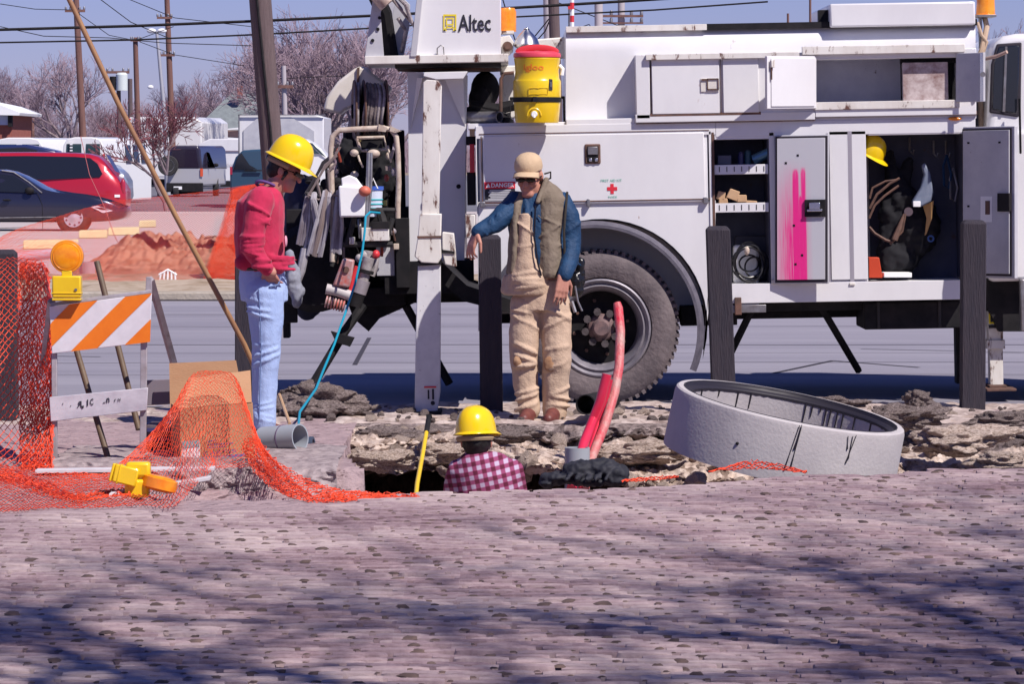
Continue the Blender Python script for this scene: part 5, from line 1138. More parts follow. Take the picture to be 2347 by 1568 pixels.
# dark jacket dropped on the near edge
mb = MB(); jr = random.Random(11)
for (x, y, w1, h1) in ((1280,1095,.10,.035),(1330,1080,.10,.055),(1380,1075,.10,.06),(1410,1085,.07,.055),(1255,1108,.05,.02),(1350,1102,.14,.03),(1400,1100,.10,.03)): mb.ell(P(x,y,20.9), (w1,.10,h1))
for k in range(5): mb.cap(P(1300+k*22,1100,20.75), .014, P(1330+k*22,1062+jr.random()*12,20.95), .012)
o = remesh(mb.build('dropped_jacket', mat('black_navy_cloth', (.012,.013,.02), .75, col2=(.025,.025,.035), scale=12)), .008, 4, .045, .05)
tag(rehome(o, P(1340,1110,20.9)), 'black jacket dropped beside the upright grey pipe', 'jacket')
M_chk = mat('pale_check_cloth', (.42,.40,.46), .9, col2=(.14,.13,.18), scale=30, stretch=(1,1,.3))
mb = MB(); mb.ell(P(1385,1056,20.92), (.085,.09,.045)); mb.ell(P(1340,1066,20.9), (.05,.08,.035)); lin = remesh(mb.build('checked_lining', M_chk, o), .008, 3, .04, .05)
# tape-wrapped handle, yellow
hb = root('shovel', 'yellow handle with a black grip leaning out of the trench by the outrigger', 'shovel', P(949,1180,21.5))
mb = MB(); mb.tube([P(949,1180,21.5),P(956,1110,22.1),P(968,1045,22.6),P(977,992,22.95)], .0135, 10); mb.build('handle', M_yellow, hb)
mb = MB(); mb.tube([P(977,993,22.95),P(983,958,23.2)], .016, 10); mb.tube([P(977,956,23.2),P(990,954,23.2)], .014, 8); mb.build('grip', M_black, hb)
# blue line from the truck tail to the ground
mb = MB(); pts = [P(870,488,TY-.1),P(848,486,TY-.2),P(838,496,TY-.25),P(836,530,TY-.3),P(830,580,TY-.35),P(814,650,TY-.4),P(790,722,TY-.6),P(766,790,TY-.8),P(744,842,TY-1.1),P(724,892,TY-1.6),P(703,922,TY-2.0),P(687,945,TY-2.3),P(684,975,TY-3.2)]
sm = []
for i in range(len(pts)-1):
    for t in range(4): sm.append(pts[i].lerp(pts[i+1], t/4))
mb.tube(sm+[pts[-1]], .008, 8); o = mb.build('blue_hose', mat('cyan_hose', (.01,.28,.42), .4)); tag(rehome(o, pts[-1]), 'thin cyan hose hanging from the truck tail down to the ground', 'hose')
mb = MB(); mb.tube([P(664,972,23.3),P(640,905,24.2)], .011, 8); o = mb.build('stake', mat('pale_stick', (.42,.27,.16), .8)); tag(rehome(o, P(668,972,23.3)), 'short wooden stake leaning behind the cut grey pipe', 'stake')
# long slanting wooden pole
mb = MB(); mb.tube([P(148,-25,24.3),P(270,235,24.3),P(400,490,24.35),P(480,640,24.4),P(560,790,24.5),P(600,880,24.6)], .0165, 12); o = mb.build('wooden_pole', mat('varnished_stick', (.36,.20,.09), .55, col2=(.26,.13,.07), scale=6, stretch=(1,1,.3))); tag(rehome(o, P(600,920,24.6)), 'long brown wooden pole slanting from top left down behind the man in crimson', 'pole')
# ---------------- barricade with amber lamp
BY = 21.2
bar = root('barricade', 'folding barricade with orange and white diagonal stripes and an amber lamp on top', 'barricade', P(230,1072,BY))
M_bwhite = mat('barricade_sheeting', (.70,.68,.72), .5, col2=(.60,.58,.62), scale=8, spots=(.18,.10,.06), sscale=22, sth=.72)
M_borange = mat('orange_sheeting', (.80,.20,.012), .5, col2=(.74,.17,.01), scale=12, spots=(.35,.12,.03), sscale=26, sth=.73)
TLc, TRc, BRc, BLc = (113,703), (348,672), (344,784), (119,811)
def quad(u, v, dY=0):
    x = (TLc[0]*(1-u)+TRc[0]*u)*(1-v)+(BLc[0]*(1-u)+BRc[0]*u)*v; y = (TLc[1]*(1-u)+TRc[1]*u)*(1-v)+(BLc[1]*(1-u)+BRc[1]*u)*v
    return P(x, y, BY+dY)
mb = MB(); mb.hexa([quad(0,1),quad(1,1),quad(1,0),quad(0,0),quad(0,1,.02),quad(1,1,.02),quad(1,0,.02),quad(0,0,.02)]); pn = mb.build('striped_panel', M_bwhite, bar, bevel=.003)
def stripe(u0, u1, sl=.55):
    # band between lines u = u0 + sl*(1-v), clipped to the panel
    poly = []
    pts = []
    for side in (0, 1):
        uu = (u0, u1)[side]; seg = [(uu+sl*(1-v), v) for v in [i/24 for i in range(25)]]; pts.append([(min(max(u,.0),1.), v) for u, v in seg])
    m_ = MB()
    for i in range(24):
        a, b, c, d = pts[0][i], pts[1][i], pts[1][i+1], pts[0][i+1]
        if abs(a[0]-b[0]) < 1e-4 or abs(c[0]-d[0]) < 1e-4: continue
        m_.add([quad(*a, -.003), quad(*b, -.003), quad(*c, -.003), quad(*d, -.003)], [(0,1,2,3)])
    m_.build('orange_stripe', M_borange, pn, smooth=False)
stripe(-.35,-.08,.55); stripe(.19,.46,.55); stripe(.74,1.01,.55)
def board(name, m, c4, Y0, th, par, bev=.003):
    mb = MB(); f = [P(*p, Y0) for p in c4]; mb.hexa([f[3],f[2],f[1],f[0]]+[p+Vector((0,th,0)) for p in (f[3],f[2],f[1],f[0])]); return mb.build(name, m, par, bevel=bev)
M_alu = mat('scuffed_angle_iron', (.40,.37,.40), .6, .2, col2=(.28,.25,.26), scale=10, spots=(.12,.07,.05), sscale=20, sth=.66)
lw = board('lower_board', mat('worn_white_board', (.62,.60,.64), .8, col2=(.36,.33,.38), scale=5, amt=.7, stretch=(1,1,1.6), detail=8), [(113,911),(339,889),(336,941),(116,967)], BY-.0, .02, bar)
wm_ = MB()
for (tx, x0, x1, y0, y1) in (('R',176,187,921,935),('_',187,192,931,937),('I',199,202,917,932),('C',206,214,915,930),('-',236,242,923,925),('n',244,251,913,924),(',',161,163,930,934),('r',262,266,916,922),('N',270,276,914,921),("'",143,145,925,929)):
    letters(wm_, tx, P(x0,y0,BY-.004), P(x1,y0-1.5,BY-.004), P(x0,y1,BY-.004), .02, flip=(tx in 'R'))
wm_.build('worn_lettering', M_black_ink, lw, smooth=False, fix=False)
board('front_leg', M_alu, [(118,810),(130,810),(131,1068),(119,1070)], BY+.022, .03, bar)
board('front_leg', M_alu, [(322,786),(337,784),(334,1040),(320,1042)], BY+.022, .03, bar)
board('front_leg_top', M_alu, [(335,634),(347,636),(348,676),(333,680)], BY+.022, .03, bar)
def bar3(name, m, a, b, w_, par):
    a = P(*a); b = P(*b); mb = MB(); mb.tube([a, b], w_, 4); return mb.build(name, m, par)
bar3('rear_leg', M_alu, (345,640,BY+.05), (398,832,BY+.8), .022, bar); bar3('rear_leg', M_alu, (118,690,BY+.05), (100,840,BY+.8), .022, bar) 
board('top_rail', M_alu, [(116,694),(346,664),(346,672),(116,702)], BY+.02, .03, bar)
board('rear_board', mat('grey_board', (.20,.17,.20), .8), [(335,872),(420,868),(420,925),(335,930)], BY+.75, .02, bar)
lampb = root('warning_lamp', 'amber round warning lamp with yellow battery case standing on the barricade', 'warning lamp', P(154,688,BY+.0))
def lamp(rt, T, s=1):
    """T maps lamp coords (x right, y out to viewer, z up; metres) to world"""
    mb = MB(); z = lambda a, b, c: T(Vector((a, b, c)))
    def bx(x0,y0,z0,x1,y1,z1): mb.hexa([z(x0,y0,z0),z(x1,y0,z0),z(x1,y0,z1),z(x0,y0,z1),z(x0,y1,z0),z(x1,y1,z0),z(x1,y1,z1),z(x0,y1,z1)])
    bx(-.078,-.045,-.13,.078,.045,-.010); ca = mb.build('battery_case', M_yellow, rt, bevel=.008)
    mb = MB(); 
    def bx2(x0,y0,z0,x1,y1,z1): mb.hexa([z(x0,y0,z0),z(x1,y0,z0),z(x1,y0,z1),z(x0,y0,z1),z(x0,y1,z0),z(x1,y1,z0),z(x1,y1,z1),z(x0,y1,z1)])
    bx2(-.082,-.049,-.108,.082,.049,-.100); bx2(-.078,-.045,-.145,.078,.045,-.132); mb.build('case_lid', M_yellow, ca, bevel=.004)
    mb = MB(); bx3 = (-.028,-.03,-.012,.028,.03,.02); x0,y0,z0,x1,y1,z1 = bx3; mb.hexa([z(x0,y0,z0),z(x1,y0,z0),z(x1,y0,z1),z(x0,y0,z1),z(x0,y1,z0),z(x1,y1,z0),z(x1,y1,z1),z(x0,y1,z1)]); mb.build('lens_neck', M_yellow, ca, bevel=.004)
    c = Vector((0,0,.095)); ml = bpy.data.materials.get('amber_lens')
    A_ = T(c+Vector((0,1,0)))-T(c)
    mb = MB(); mb.lathe([(.086,-.028),(.090,-.024),(.090,.0),(.090,.024),(.086,.028)], T(c), A_, 40); rimo = mb.build('lens_rim', M_amber, rt)
    for s_ in (-1, 1):
        mb = MB(); mb.lathe([(.001,.040),(.03,.040),(.055,.037),(.074,.031),(.087,.022)], T(c), A_*s_, 40); mb.build('lens', ml, rt)
        mb = MB()
        for r_ in (.022,.040,.057,.073): mb.lathe([(r_-.003,.040-r_*.12),(r_,.0425-r_*.12),(r_+.003,.040-r_*.12)], T(c), A_*s_, 40)
        mb.build('lens_ring', ml, rt)
m_l = mat('amber_lens', (.92,.36,.008), .2, coat=.4, col2=(.80,.22,.005), scale=14)
e0 = P(154,634,BY-.02)
lamp(lampb, lambda v: e0+Vector((v.x, v.y, v.z+.015)))
MB().box(e0+Vector((-.02,-.048,-.06)), e0+Vector((-.005,-.046,-.045)))
mb = MB(); mb.lathe([(.008,0),(.008,.006),(0,.006)], e0+Vector((.052,-.045,-.07)), (0,-1,0), 10); mb.build('case_lock', M_steel, lampb)
l2 = root('warning_lamp', 'fallen yellow warning lamp lying under the orange netting on the ground', 'warning lamp', P(320,1140,19.1))
e1 = P(322,1098,19.2); R2 = Matrix.Rotation(R(104), 3, 'Y') @ Matrix.Rotation(R(86), 3, 'Z')
lamp(l2, lambda v: e1+R2 @ v)
mb = MB(); mb.box(e1+Vector((-.075,-.05,-.09)), e1+Vector((.045,.04,-.0))); mb.box(e1+Vector((-.07,-.045,.01)), e1+Vector((.05,.04,.085))); mb.build('battery_cover', M_yellow, l2, bevel=.015)
# handles propped behind the barricade
for k, (a, b, lab) in enumerate((((222,600,BY+.9),(318,985,BY+.5),'brown tool handle rising highest behind the barricade'), ((176,805,BY+.5),(248,1052,BY+.2),'brown tool handle crossing low behind the barricade'))):
    mb = MB(); mb.tube([P(*a), P(*b)], .017, 10); o = mb.build('shovel', mat('dark_handle', (.15,.10,.06), .6, col2=(.09,.06,.04), scale=8)); tag(rehome(o, P(*b)), lab, 'shovel')
# white boards on the ground under the net
M_wb = mat('white_board', (.62,.60,.62), .7, col2=(.50,.47,.49), scale=6)
for (a, b, wd, lab) in (((80,1086,20.4),(490,1080,20.5),.035,'long white board lying flat in front of the barricade'), ((250,1140,19.05),(480,1102,19.95),.03,'pale board lying under the fallen lamp')):
    A_ = P(*a); B_ = P(*b); mb = MB(); d = (B_-A_); n_ = Vector((0,1,0)); mb.hexa([A_,B_,B_+Vector((0,0,.018)),A_+Vector((0,0,.018)),A_+n_*.12,B_+n_*.12,B_+n_*.12+Vector((0,0,.018)),A_+n_*.12+Vector((0,0,.018))]); o = mb.build('board', M_wb, bevel=.002); tag(rehome(o, A_), lab, 'board')
# cardboard boxes
M_card = mat('cardboard', (.50,.29,.16), .9, col2=(.45,.25,.135), scale=3, stretch=(1,1,3), bump=.15, bscale=60)
cb = root('cardboard_box', 'open brown cardboard box with blue print and a sticker, netting over it', 'cardboard box', P(500,1062,21.35))
CY = 21.35
def cbx(name, pts, th=.005, m=M_card, par=cb):
    f = [P(*p) for p in pts]; n_ = (f[1]-f[0]).cross(f[2]-f[0]).normalized()*th; mb = MB(); mb.prism(f, n_); return mb.build(name, m, par)
cbx('front_panel', [(414,1063,CY),(583,1050,CY),(577,924,CY),(413,939,CY)])
cbx('side_panel', [(414,1063,CY),(392,1045,CY+.45),(392,925,CY+.45),(413,939,CY)])
cbx('side_panel', [(583,1050,CY),(570,1036,CY+.45),(566,912,CY+.45),(577,924,CY)])
cbx('back_panel', [(392,1045,CY+.45),(570,1036,CY+.45),(566,912,CY+.45),(392,925,CY+.45)])
cbx('flap', [(413,938,CY-.004),(577,923,CY-.004),(574,850,CY+.12),(440,868,CY+.12)])
cbx('flap', [(390,938,CY+.47),(560,925,CY+.47),(541,826,CY+.50),(388,833,CY+.50)])
pr = cbx('sticker', [(416,1059,CY-.003),(459,1055,CY-.003),(458,1009,CY-.003),(417,1012,CY-.003)], .002, M_white_ink)
cbx('sticker_band', [(417,1028,CY-.006),(457,1024,CY-.006),(457,1009,CY-.006),(417,1012,CY-.006)], .002, mat('teal_ink', (.05,.42,.45), .6), pr)
M_bi = mat('faded_blue_ink', (.13,.12,.30), .7)
cbx('printed_band', [(461,1055,CY-.004),(562,1046,CY-.004),(562,1040,CY-.004),(461,1048,CY-.004)], .002, M_bi, cb)
mb = MB(); letters(mb, 'CARTER', P(466,1036,CY-.005), P(545,1029,CY-.005), P(466,1045,CY-.005), .02); mb.build('printed_word', M_bi, cb, smooth=False, fix=False)
for (x, y, w_) in ((475,1012,22),(475,1019,60),(475,1026,44)): cbx('printed_line', [(x,y+2,CY-.004),(x+w_,y-2,CY-.004),(x+w_,y-4,CY-.004),(x,y,CY-.004)], .002, M_bi, cb)
c2_ = root('crate', 'dark crate half hidden behind the netting beside the cardboard box', 'crate', P(360,1060,21.9))
tm_ = MB(); tm_.box(P(335,1060,21.9), P(400,975,21.9)+Vector((0,.3,0))); tm_.build('crate_body', mat('grey_crate', (.14,.11,.13), .8, col2=(.06,.04,.05), scale=8), c2_, bevel=.005)
tm_ = MB(); tm_.box(P(337,990,21.88), P(398,982,21.88)+Vector((0,.02,0))); tm_.box(P(337,1012,21.88), P(398,1004,21.88)+Vector((0,.02,0))); tm_.build('crate_print', mat('navy_print', (.04,.04,.14), .7), c2_)
# ---------------- netting
M_net = mat('orange_net_plastic', (.82,.095,.035), .5, col2=(.76,.07,.028), scale=5, spec=.3)
def catmull(p0, p1, p2, p3, t):
    return .5*((2*p1)+(-p0+p2)*t+(2*p0-5*p1+4*p2-p3)*t*t+(-p0+3*p1-3*p2+p3)*t*t*t)
def PG(px, py, Y, z=.012):
    p = P(px, py, Y)
    return p if p.z > z else P(px, py, (EYE-z)*F/(py-HZ))
def surf(rows):
    R_ = [[PG(*c) for c in r] for r in rows]
    def cur(lst, t):
        n = len(lst)-1; t = t*n; i = min(int(t), n-1); f = t-i
        g = lambda k: lst[max(0, min(n, k))]
        return catmull(g(i-1), g(i), g(i+1), g(i+2), f)
    return lambda u, v: cur([cur(r, u) for r in R_], v)
def net(name, rows, nu, nv, th, label, cat='netting', jit=.0, extra=None, par=None, mat_=None, seed=1):
    f = surf(rows); V = []; Fc = []; idx = {}
    def vid(i, j):                                       # half-step lattice, i+j even
        k = (i, j)
        if k not in idx:
            u = min(1, max(0, i/(2*nu))); v = min(1, max(0, j/(2*nv))); p = f(u, v)
            if jit: q_ = Vector((u*9*len(rows[0]), v*9*len(rows), seed)); p = p+Vector((noise.noise(q_), noise.noise(q_+Vector((5,5,5))), noise.noise(q_+Vector((9,1,3)))))*jit
            idx[k] = len(V); V.append(p)
        return idx[k]
    for i in range(0, 2*nu+1):
        for j in range(0, 2*nv+1):
            if (i+j) % 2 and 0 < i < 2*nu and 0 < j < 2*nv: Fc.append((vid(i-1,j), vid(i,j+1), vid(i+1,j), vid(i,j-1)))
    mb = MB(); mb.v = V; mb.f = Fc
    o = mb.build(name, mat_ or M_net, par, smooth=False, fix=False)
    wf = o.modifiers.new('strands', 'WIREFRAME'); wf.thickness = th; wf.use_boundary = True; wf.use_even_offset = False; wf.use_replace = True
    if label: tag(o, label, cat)
    return o
nroot = root('safety_netting', 'near orange safety netting, wrapped round the left post and swept over the ground', 'netting', P(60,1100,20.6))
n1 = [[(-20,600,24.0),(20,590,23.9),(60,592,23.6),(100,602,23.2),(118,690,21.5)],
      [(-20,700,23.6),(20,690,23.4),(70,690,23.0),(105,700,22.0),(120,740,21.35)],
      [(-20,820,22.8),(25,810,22.6),(75,810,22.2),(108,820,21.7),(121,830,21.3)],
      [(-20,950,21.9),(30,940,21.8),(75,945,21.7),(108,950,21.4),(121,960,21.25)],
      [(-20,1070,21.0),(30,1072,21.1),(78,1075,21.2),(108,1075,21.2),(120,1078,21.2)]]
net('netting_hanging', n1, 13, 30, .0052, None, par=nroot, jit=.010)
n2 = [[(44,606,23.8),(60,600,23.7),(85,603,23.5),(108,612,23.0)],[(40,700,23.2),(62,705,23.1),(88,702,22.8),(114,712,21.8)],[(42,830,22.6),(64,826,22.5),(90,830,22.1),(118,835,21.5)],[(44,960,22.0),(70,955,21.9),(92,960,21.6),(118,962,21.3)],[(48,1072,21.4),(72,1074,21.4),(96,1072,21.3),(118,1074,21.3)]]
for k_n in range(2): net('netting_fold', [[(x+3*k_n, y+3*k_n, Y-.06*k_n) for x, y, Y in r] for r in n2], 14-k_n, 52-3*k_n, .0052, None, par=nroot, jit=.025, seed=4+k_n*3)
n3 = [[(-30,1060,21.1),(40,1072,21.15),(100,1078,21.2),(180,1082,21.2),(260,1070,21.15),(340,1000,21.2),(400,925,21.2),(440,860,21.25),(486,850,21.3),(535,860,21.3),(562,920,21.25),(585,1000,21.2),(600,1040,21.1)],
      [(-30,1085,20.9),(40,1095,20.95),(100,1105,20.9),(180,1100,20.95),(260,1085,20.95),(330,1040,21.0),(390,975,21.05),(440,915,21.1),(486,895,21.2),(535,900,21.2),(568,950,21.1),(600,1020,21.0),(640,1070,20.7)],
      [(-30,1120,20.5),(40,1120,20.5),(100,1122,20.5),(180,1128,20.5),(260,1120,20.5),(340,1090,20.55),(400,1060,20.7),(440,1020,20.9),(480,990,21.0),(530,985,21.0),(575,1010,20.9),(620,1070,20.6),(680,1110,20.2)],
      [(-30,1172,19.4),(40,1172,19.4),(100,1165,19.5),(180,1164,19.5),(260,1162,19.5),(330,1158,19.6),(395,1163,19.6),(440,1120,20.1),(482,1082,20.6),(500,1075,20.7),(590,1075,20.6),(650,1120,20.1),(720,1140,19.8)]]
net('netting_swept', n3, 84, 25, .0036, None, par=nroot, jit=.009, seed=2)
n4 = [[(585,1000,21.2),(625,1050,20.9),(680,1085,20.5),(750,1115,20.1),(820,1127,19.9),(880,1131,19.8),(950,1134,19.7)],
      [(560,1010,21.1),(600,1070,20.7),(650,1110,20.2),(710,1135,19.8),(770,1140,19.6),(860,1139,19.5),(950,1138,19.4)],
      [(555,1030,21.0),(590,1090,20.5),(635,1125,20.0),(690,1145,19.6),(760,1147,19.4),(850,1142,19.4),(960,1139,19.35)]]
net('netting_rope', n4, 44, 7, .0042, None, par=nroot, jit=.02, seed=5)
net('netting_rope', [[(x+6, y+3, Y-.05) for x, y, Y in r] for r in n4], 40, 7, .0042, None, par=nroot, jit=.03, seed=6)
n5 = [[(-30,1072,21.0),(40,1080,20.8),(110,1110,20.5),(180,1135,20.2),(240,1128,20.2),(300,1122,20.25)],[(-30,1090,20.8),(40,1105,20.6),(110,1128,20.3),(180,1140,20.1),(240,1132,20.1),(300,1128,20.15)]]
net('netting_fold', n5, 30, 6, .0045, None, par=nroot, jit=.03, seed=12); net('netting_fold', [[(x, y+8, Y-.04) for x, y, Y in r] for r in n5], 27, 6, .0045, None, par=nroot, jit=.04, seed=13)
n6 = [[(1655,1076,20.3),(1690,1062,20.5),(1735,1058,20.55),(1780,1064,20.5),(1845,1080,20.35)],[(1620,1082,20.1),(1680,1076,20.2),(1735,1074,20.2),(1790,1078,20.15),(1850,1084,20.1)]]
net('netting_scrap', n6, 16, 3, .006, 'scrap of orange netting in front of the concrete ring', jit=.02)
net('netting_scrap', [[(1430,1100,19.9),(1490,1095,20.0),(1550,1090,20.05)],[(1420,1106,19.8),(1490,1101,19.85),(1560,1094,19.95)]], 14, 2, .006, 'small red scrap of netting right of the dropped black jacket', jit=.01)
# far netting across the street
FN = root('safety_netting', 'far orange safety netting stretched in front of the parked cars across the street', 'netting', P(300,658,49.5))
f1 = [[(-30,560,50.5),(37,526,50.5),(120,500,50.5),(199,476,50.5),(268,460,50.4),(364,450,50.4),(466,439,50.4),(567,424,50.4),(640,420,50.4)],
      [(-30,590,50.0),(37,572,50.1),(120,555,50.2),(199,540,50.2),(268,520,50.2),(364,510,50.2),(466,500,50.2),(567,495,50.2),(640,490,50.3)],
      [(-30,610,49.8),(37,600,49.8),(120,600,49.8),(199,600,49.8),(268,590,49.8),(364,580,49.8),(466,575,49.8),(567,570,49.8),(640,570,50)],
      [(-30,645,49.5),(37,648,49.5),(120,652,49.5),(199,656,49.5),(268,658,49.4),(364,656,49.4),(466,652,49.4),(567,650,49.4),(640,650,49.4)]]
net('netting_mesh', f1, 130, 44, .0044, None, par=FN, jit=.008, seed=3)
f2 = [[(530,434,50.0),(548,428,50.0),(570,424,50.0),(600,420,50)],[(505,520,49.7),(530,515,49.7),(560,512,49.7),(600,510,49.7)],[(480,590,49.4),(505,590,49.4),(535,590,49.4),(590,590,49.4)],[(462,652,49.2),(490,654,49.2),(525,652,49.2),(580,652,49.2)]]
for k in range(3): net('netting_fold', [[(x+k*4, y, Y-.05*k) for x, y, Y in r] for r in f2], 16+k, 46-k, .0065, None, par=FN, jit=.012, seed=20+k)
f3 = [[(-30,625,49.3),(60,632,49.2),(160,640,49.2),(240,646,49.2)],[(-30,660,48.6),(60,662,48.6),(160,664,48.6),(240,664,48.6)]]
net('netting_fold', f3, 60, 8, .008, None, par=FN, jit=.02, seed=30)
# ---------------- things resting on or in the truck
ck = root('water_cooler', 'yellow round water cooler with red lid strapped to the truck deck', 'cooler', P(1231,281,TY-.15))
kY = TY-.15; kc = P(1231,281,kY); k_ = kY/F
def kz(py): return (281-py)*k_
lat = [(.001,0),(.142,0),(.146,.01),(.155,kz(240)),(.158,kz(225)),(.160,kz(222)),(.160,kz(186)),(.157,kz(184)),(.151,kz(180)),(.146,kz(165)),(.150,kz(145)),(.156,kz(134)),(.150,kz(131)),(.001,kz(131))]
kb = MB().lathe(lat, kc, (0,0,1), 48).build('cooler_body', M_yellow, ck)
lid = MB().lathe([(.001,kz(131)),(.158,kz(131)),(.160,kz(126)),(.155,kz(121)),(.12,kz(117)),(.10,kz(118)),(.001,kz(119))], kc, (0,0,1), 40).build('cooler_lid', mat('pinkish_red_plastic', (.66,.06,.10), .5), ck)
mb = MB(); mb.tube([kc+Vector((.13*math.cos(a), -.03, kz(119)+.035*math.sin(a)-.005)) for a in [math.pi*k/12 for k in range(13)]], .013, 8, sq=1.6); mb.build('lid_handle', M_red, lid)
mb = MB(); mb.lathe([(.158,kz(234)),(.163,kz(233)),(.163,kz(223)),(.158,kz(222))], kc, (0,0,1), 40); mb.build('strap', M_black, ck)
mb = MB(); c0 = kc+Vector((-.0,-.163,kz(228))); mb.box(c0+Vector((-.03,-.008,-.018)), c0+Vector((.0,.004,.018))); mb.build('strap_buckle', M_blk, ck, bevel=.002)
mb = MB(); mb.lathe([(0,0),(.018,0),(.022,.02),(.018,.03),(0,.03)], kc+Vector((-.02,-.148,kz(262))), (0,-1,0), 14); mb.build('tap', M_white_ink, ck, bevel=0)
mb = MB(); mb.tube([kc+Vector((-.02,-.17,kz(262))), kc+Vector((-.02,-.175,kz(270)))], .008, 8); mb.build('tap_spout', M_white_ink, ck)
mb = MB(); mb.tube([kc+Vector((.045*math.cos(a)-.02, -.150, kz(262)+.05*math.sin(a)-.01)) for a in [math.pi*k/10 for k in range(11)]], .006, 6); mb.build('tap_recess_rim', M_yellow, kb)
def onc(px, py):                                          # point on the cooler's front
    x = (px-1231)*k_; z = kz(py); r_ = .153
    for (ra, za), (rb, zb) in zip(lat, lat[1:]):
        if za <= z <= zb and zb > za: r_ = ra+(rb-ra)*(z-za)/(zb-za)
    x = max(-r_*.98, min(r_*.98, x)); return kc+Vector((x, -math.sqrt(r_*r_-x*x)-.002, z))
vs, fs, bb = text_mb('igloo', 1, .02)
mb = MB(); mb.add([onc(1200+(v.x-bb[0])/(bb[1]-bb[0])*46, 147+(bb[3]-v.y)/(bb[3]-bb[2])*19) for v in vs], fs); mb.build('lettering', mat('orange_ink', (.85,.22,.02), .6), kb, smooth=False, fix=False)
mb = MB(); mb.add([onc(1258,181)+Vector((0,-.006,0)),onc(1266,182)+Vector((0,-.006,0)),onc(1266,207)+Vector((0,-.006,0)),onc(1258,206)+Vector((0,-.006,0))], [(0,1,2,3)]); lb_ = mb.build('side_label', M_black_ink, kb, fix=False)
mb = MB(); mb.add([onc(1261,188)+Vector((0,-.008,0)),onc(1264,188)+Vector((0,-.008,0)),onc(1264,200)+Vector((0,-.008,0)),onc(1261,200)+Vector((0,-.008,0))], [(0,1,2,3)]); mb.build('label_print', M_steel, lb_, fix=False)
mb = MB(); pts = [onc(1210+0,x) for x in (0,)]
for seg in (((1212,202),(1255,202)),((1255,202),(1255,216)),((1255,216),(1212,216)),((1212,216),(1212,202))): mb.tube([onc(*seg[0])+Vector((0,-.003,0)), onc((seg[0][0]+seg[1][0])/2,(seg[0][1]+seg[1][1])/2)+Vector((0,-.003,0)), onc(*seg[1])+Vector((0,-.003,0))], .0022, 4)
mb.build('moulded_frame', M_yellow, kb)
mb = MB(); mb.tube([kc+Vector((.150,-.02,kz(150))), kc+Vector((.172,-.03,kz(158))), kc+Vector((.165,-.03,kz(172)))], .014, 8); mb.build('side_handle', M_white_ink, ck)
FY = TY+.35-.25
# white jug and paint bucket hung on the tail frame
j = root('white_jug', 'white plastic jug hanging on the cream pipe frame at the truck tail', 'jug', P(806,497,FY-.08))
mb = MB(); tprism(mb, [(776,425),(838,428),(836,497),(778,498)], FY-.16, FY+.0); mb.build('jug_body', M_white_ink, j, bevel=.012); mb = MB(); tprism(mb, [(784,428),(782,408),(800,401),(816,408),(832,428)], FY-.14, FY-.02); mb.build('jug_neck', M_white_ink, j, bevel=.006)
bk = root('paint_bucket', 'white bucket with blue bands standing on the truck tail right of the jug', 'bucket', P(856,496,FY+.05))
mb = MB(); c = P(856,496,FY+.05); mb.lathe([(0,0),(.055,0),(.064,.19),(.068,.19),(.068,.20),(.060,.20),(.054,.01),(0,.01)], c, (0,0,1), 28); bb_ = mb.build('bucket_body', mat('bucket_white', (.62,.68,.82), .4), bk)
mb = MB(); mb.lathe([(.0665,.18),(.0695,.18),(.0695,.205),(.0665,.205)], c, (0,0,1), 28); mb.build('bucket_rim', mat('blue_plastic', (.05,.12,.50), .4), bk)
for z in (.05,.08,.11):
    mb = MB(); r_ = .0575+.045*z; mb.lathe([(r_,z),(r_+.002,z+.002),(r_+.002,z+.008),(r_,z+.01)], c, (0,0,1), 28); mb.build('bucket_band', bpy.data.materials['teal_ink'], bk)
mb = MB(); mb.tube([c+Vector((-.02,-.06,.19)), c+Vector((.0,-.07,.26)), c+Vector((.03,-.06,.19))], .006, 6); mb.build('bucket_handle', M_white_ink, bk)
MB().ell(c+Vector((-.028,-.056,.075)), (.012,.006,.016)).build('bucket_mark', M_yel_ink, bk)
# pneumatic tools hung under the tail
M_tool = mat('worn_red_tool', (.38,.34,.35), .5, col2=(.50,.07,.04), scale=14, amt=.5, detail=8)
tl = root('rock_drill', 'grey and red pneumatic drill hanging tilted under the truck tail', 'power tool', P(770,700,FY-.2))
mb = MB(); tprism(mb, [(786,592),(812,596),(806,640),(800,660),(762,654),(772,628)], FY-.24, FY-.12); mb.build('drill_body', M_tool, tl, bevel=.012)
mb = MB(); ttube(mb, [(748,662,FY-.2),(775,668,FY-.2),(802,678,FY-.2)], .036, 12); mb.build('drill_cylinder', mat('pale_casting', (.48,.44,.44), .5), tl)
for k in range(7):
    mb = MB(); x = 748+k*6.5; mb.lathe([(.042,-.005),(.042,.005)], P(x,691+k*1.8,FY-.2), (1,0,-.25), 16); mb.build('cooling_fin', M_tool, tl)
mb = MB(); ttube(mb, [(750,692,FY-.2),(790,702,FY-.2)], .034, 10); mb.build('fin_core', M_rust, tl)
mb = MB(); mb.lathe([(.0,0),(.022,0),(.022,.006),(0,.006)], P(793,618,FY-.245), (0,-1,0), 14); mb.build('tool_badge', M_rust, tl)
t2 = root('valve_assembly', 'grey and red valve assembly with a collar beside the hanging drill', 'valve', P(828,700,FY-.15))
mb = MB(); ttube(mb, [(846,590,FY-.15),(838,620,FY-.15),(828,655,FY-.15)], .038, 12); mb.build('valve_body', bpy.data.materials['grey_casting'], t2)
mb = MB(); ttube(mb, [(832,642,FY-.15),(822,672,FY-.15)], .052, 14); mb.build('valve_collar', M_h[0], t2)
mb = MB(); ttube(mb, [(822,672,FY-.15),(812,702,FY-.15)], .048, 14); mb.build('valve_sleeve', M_black, t2)
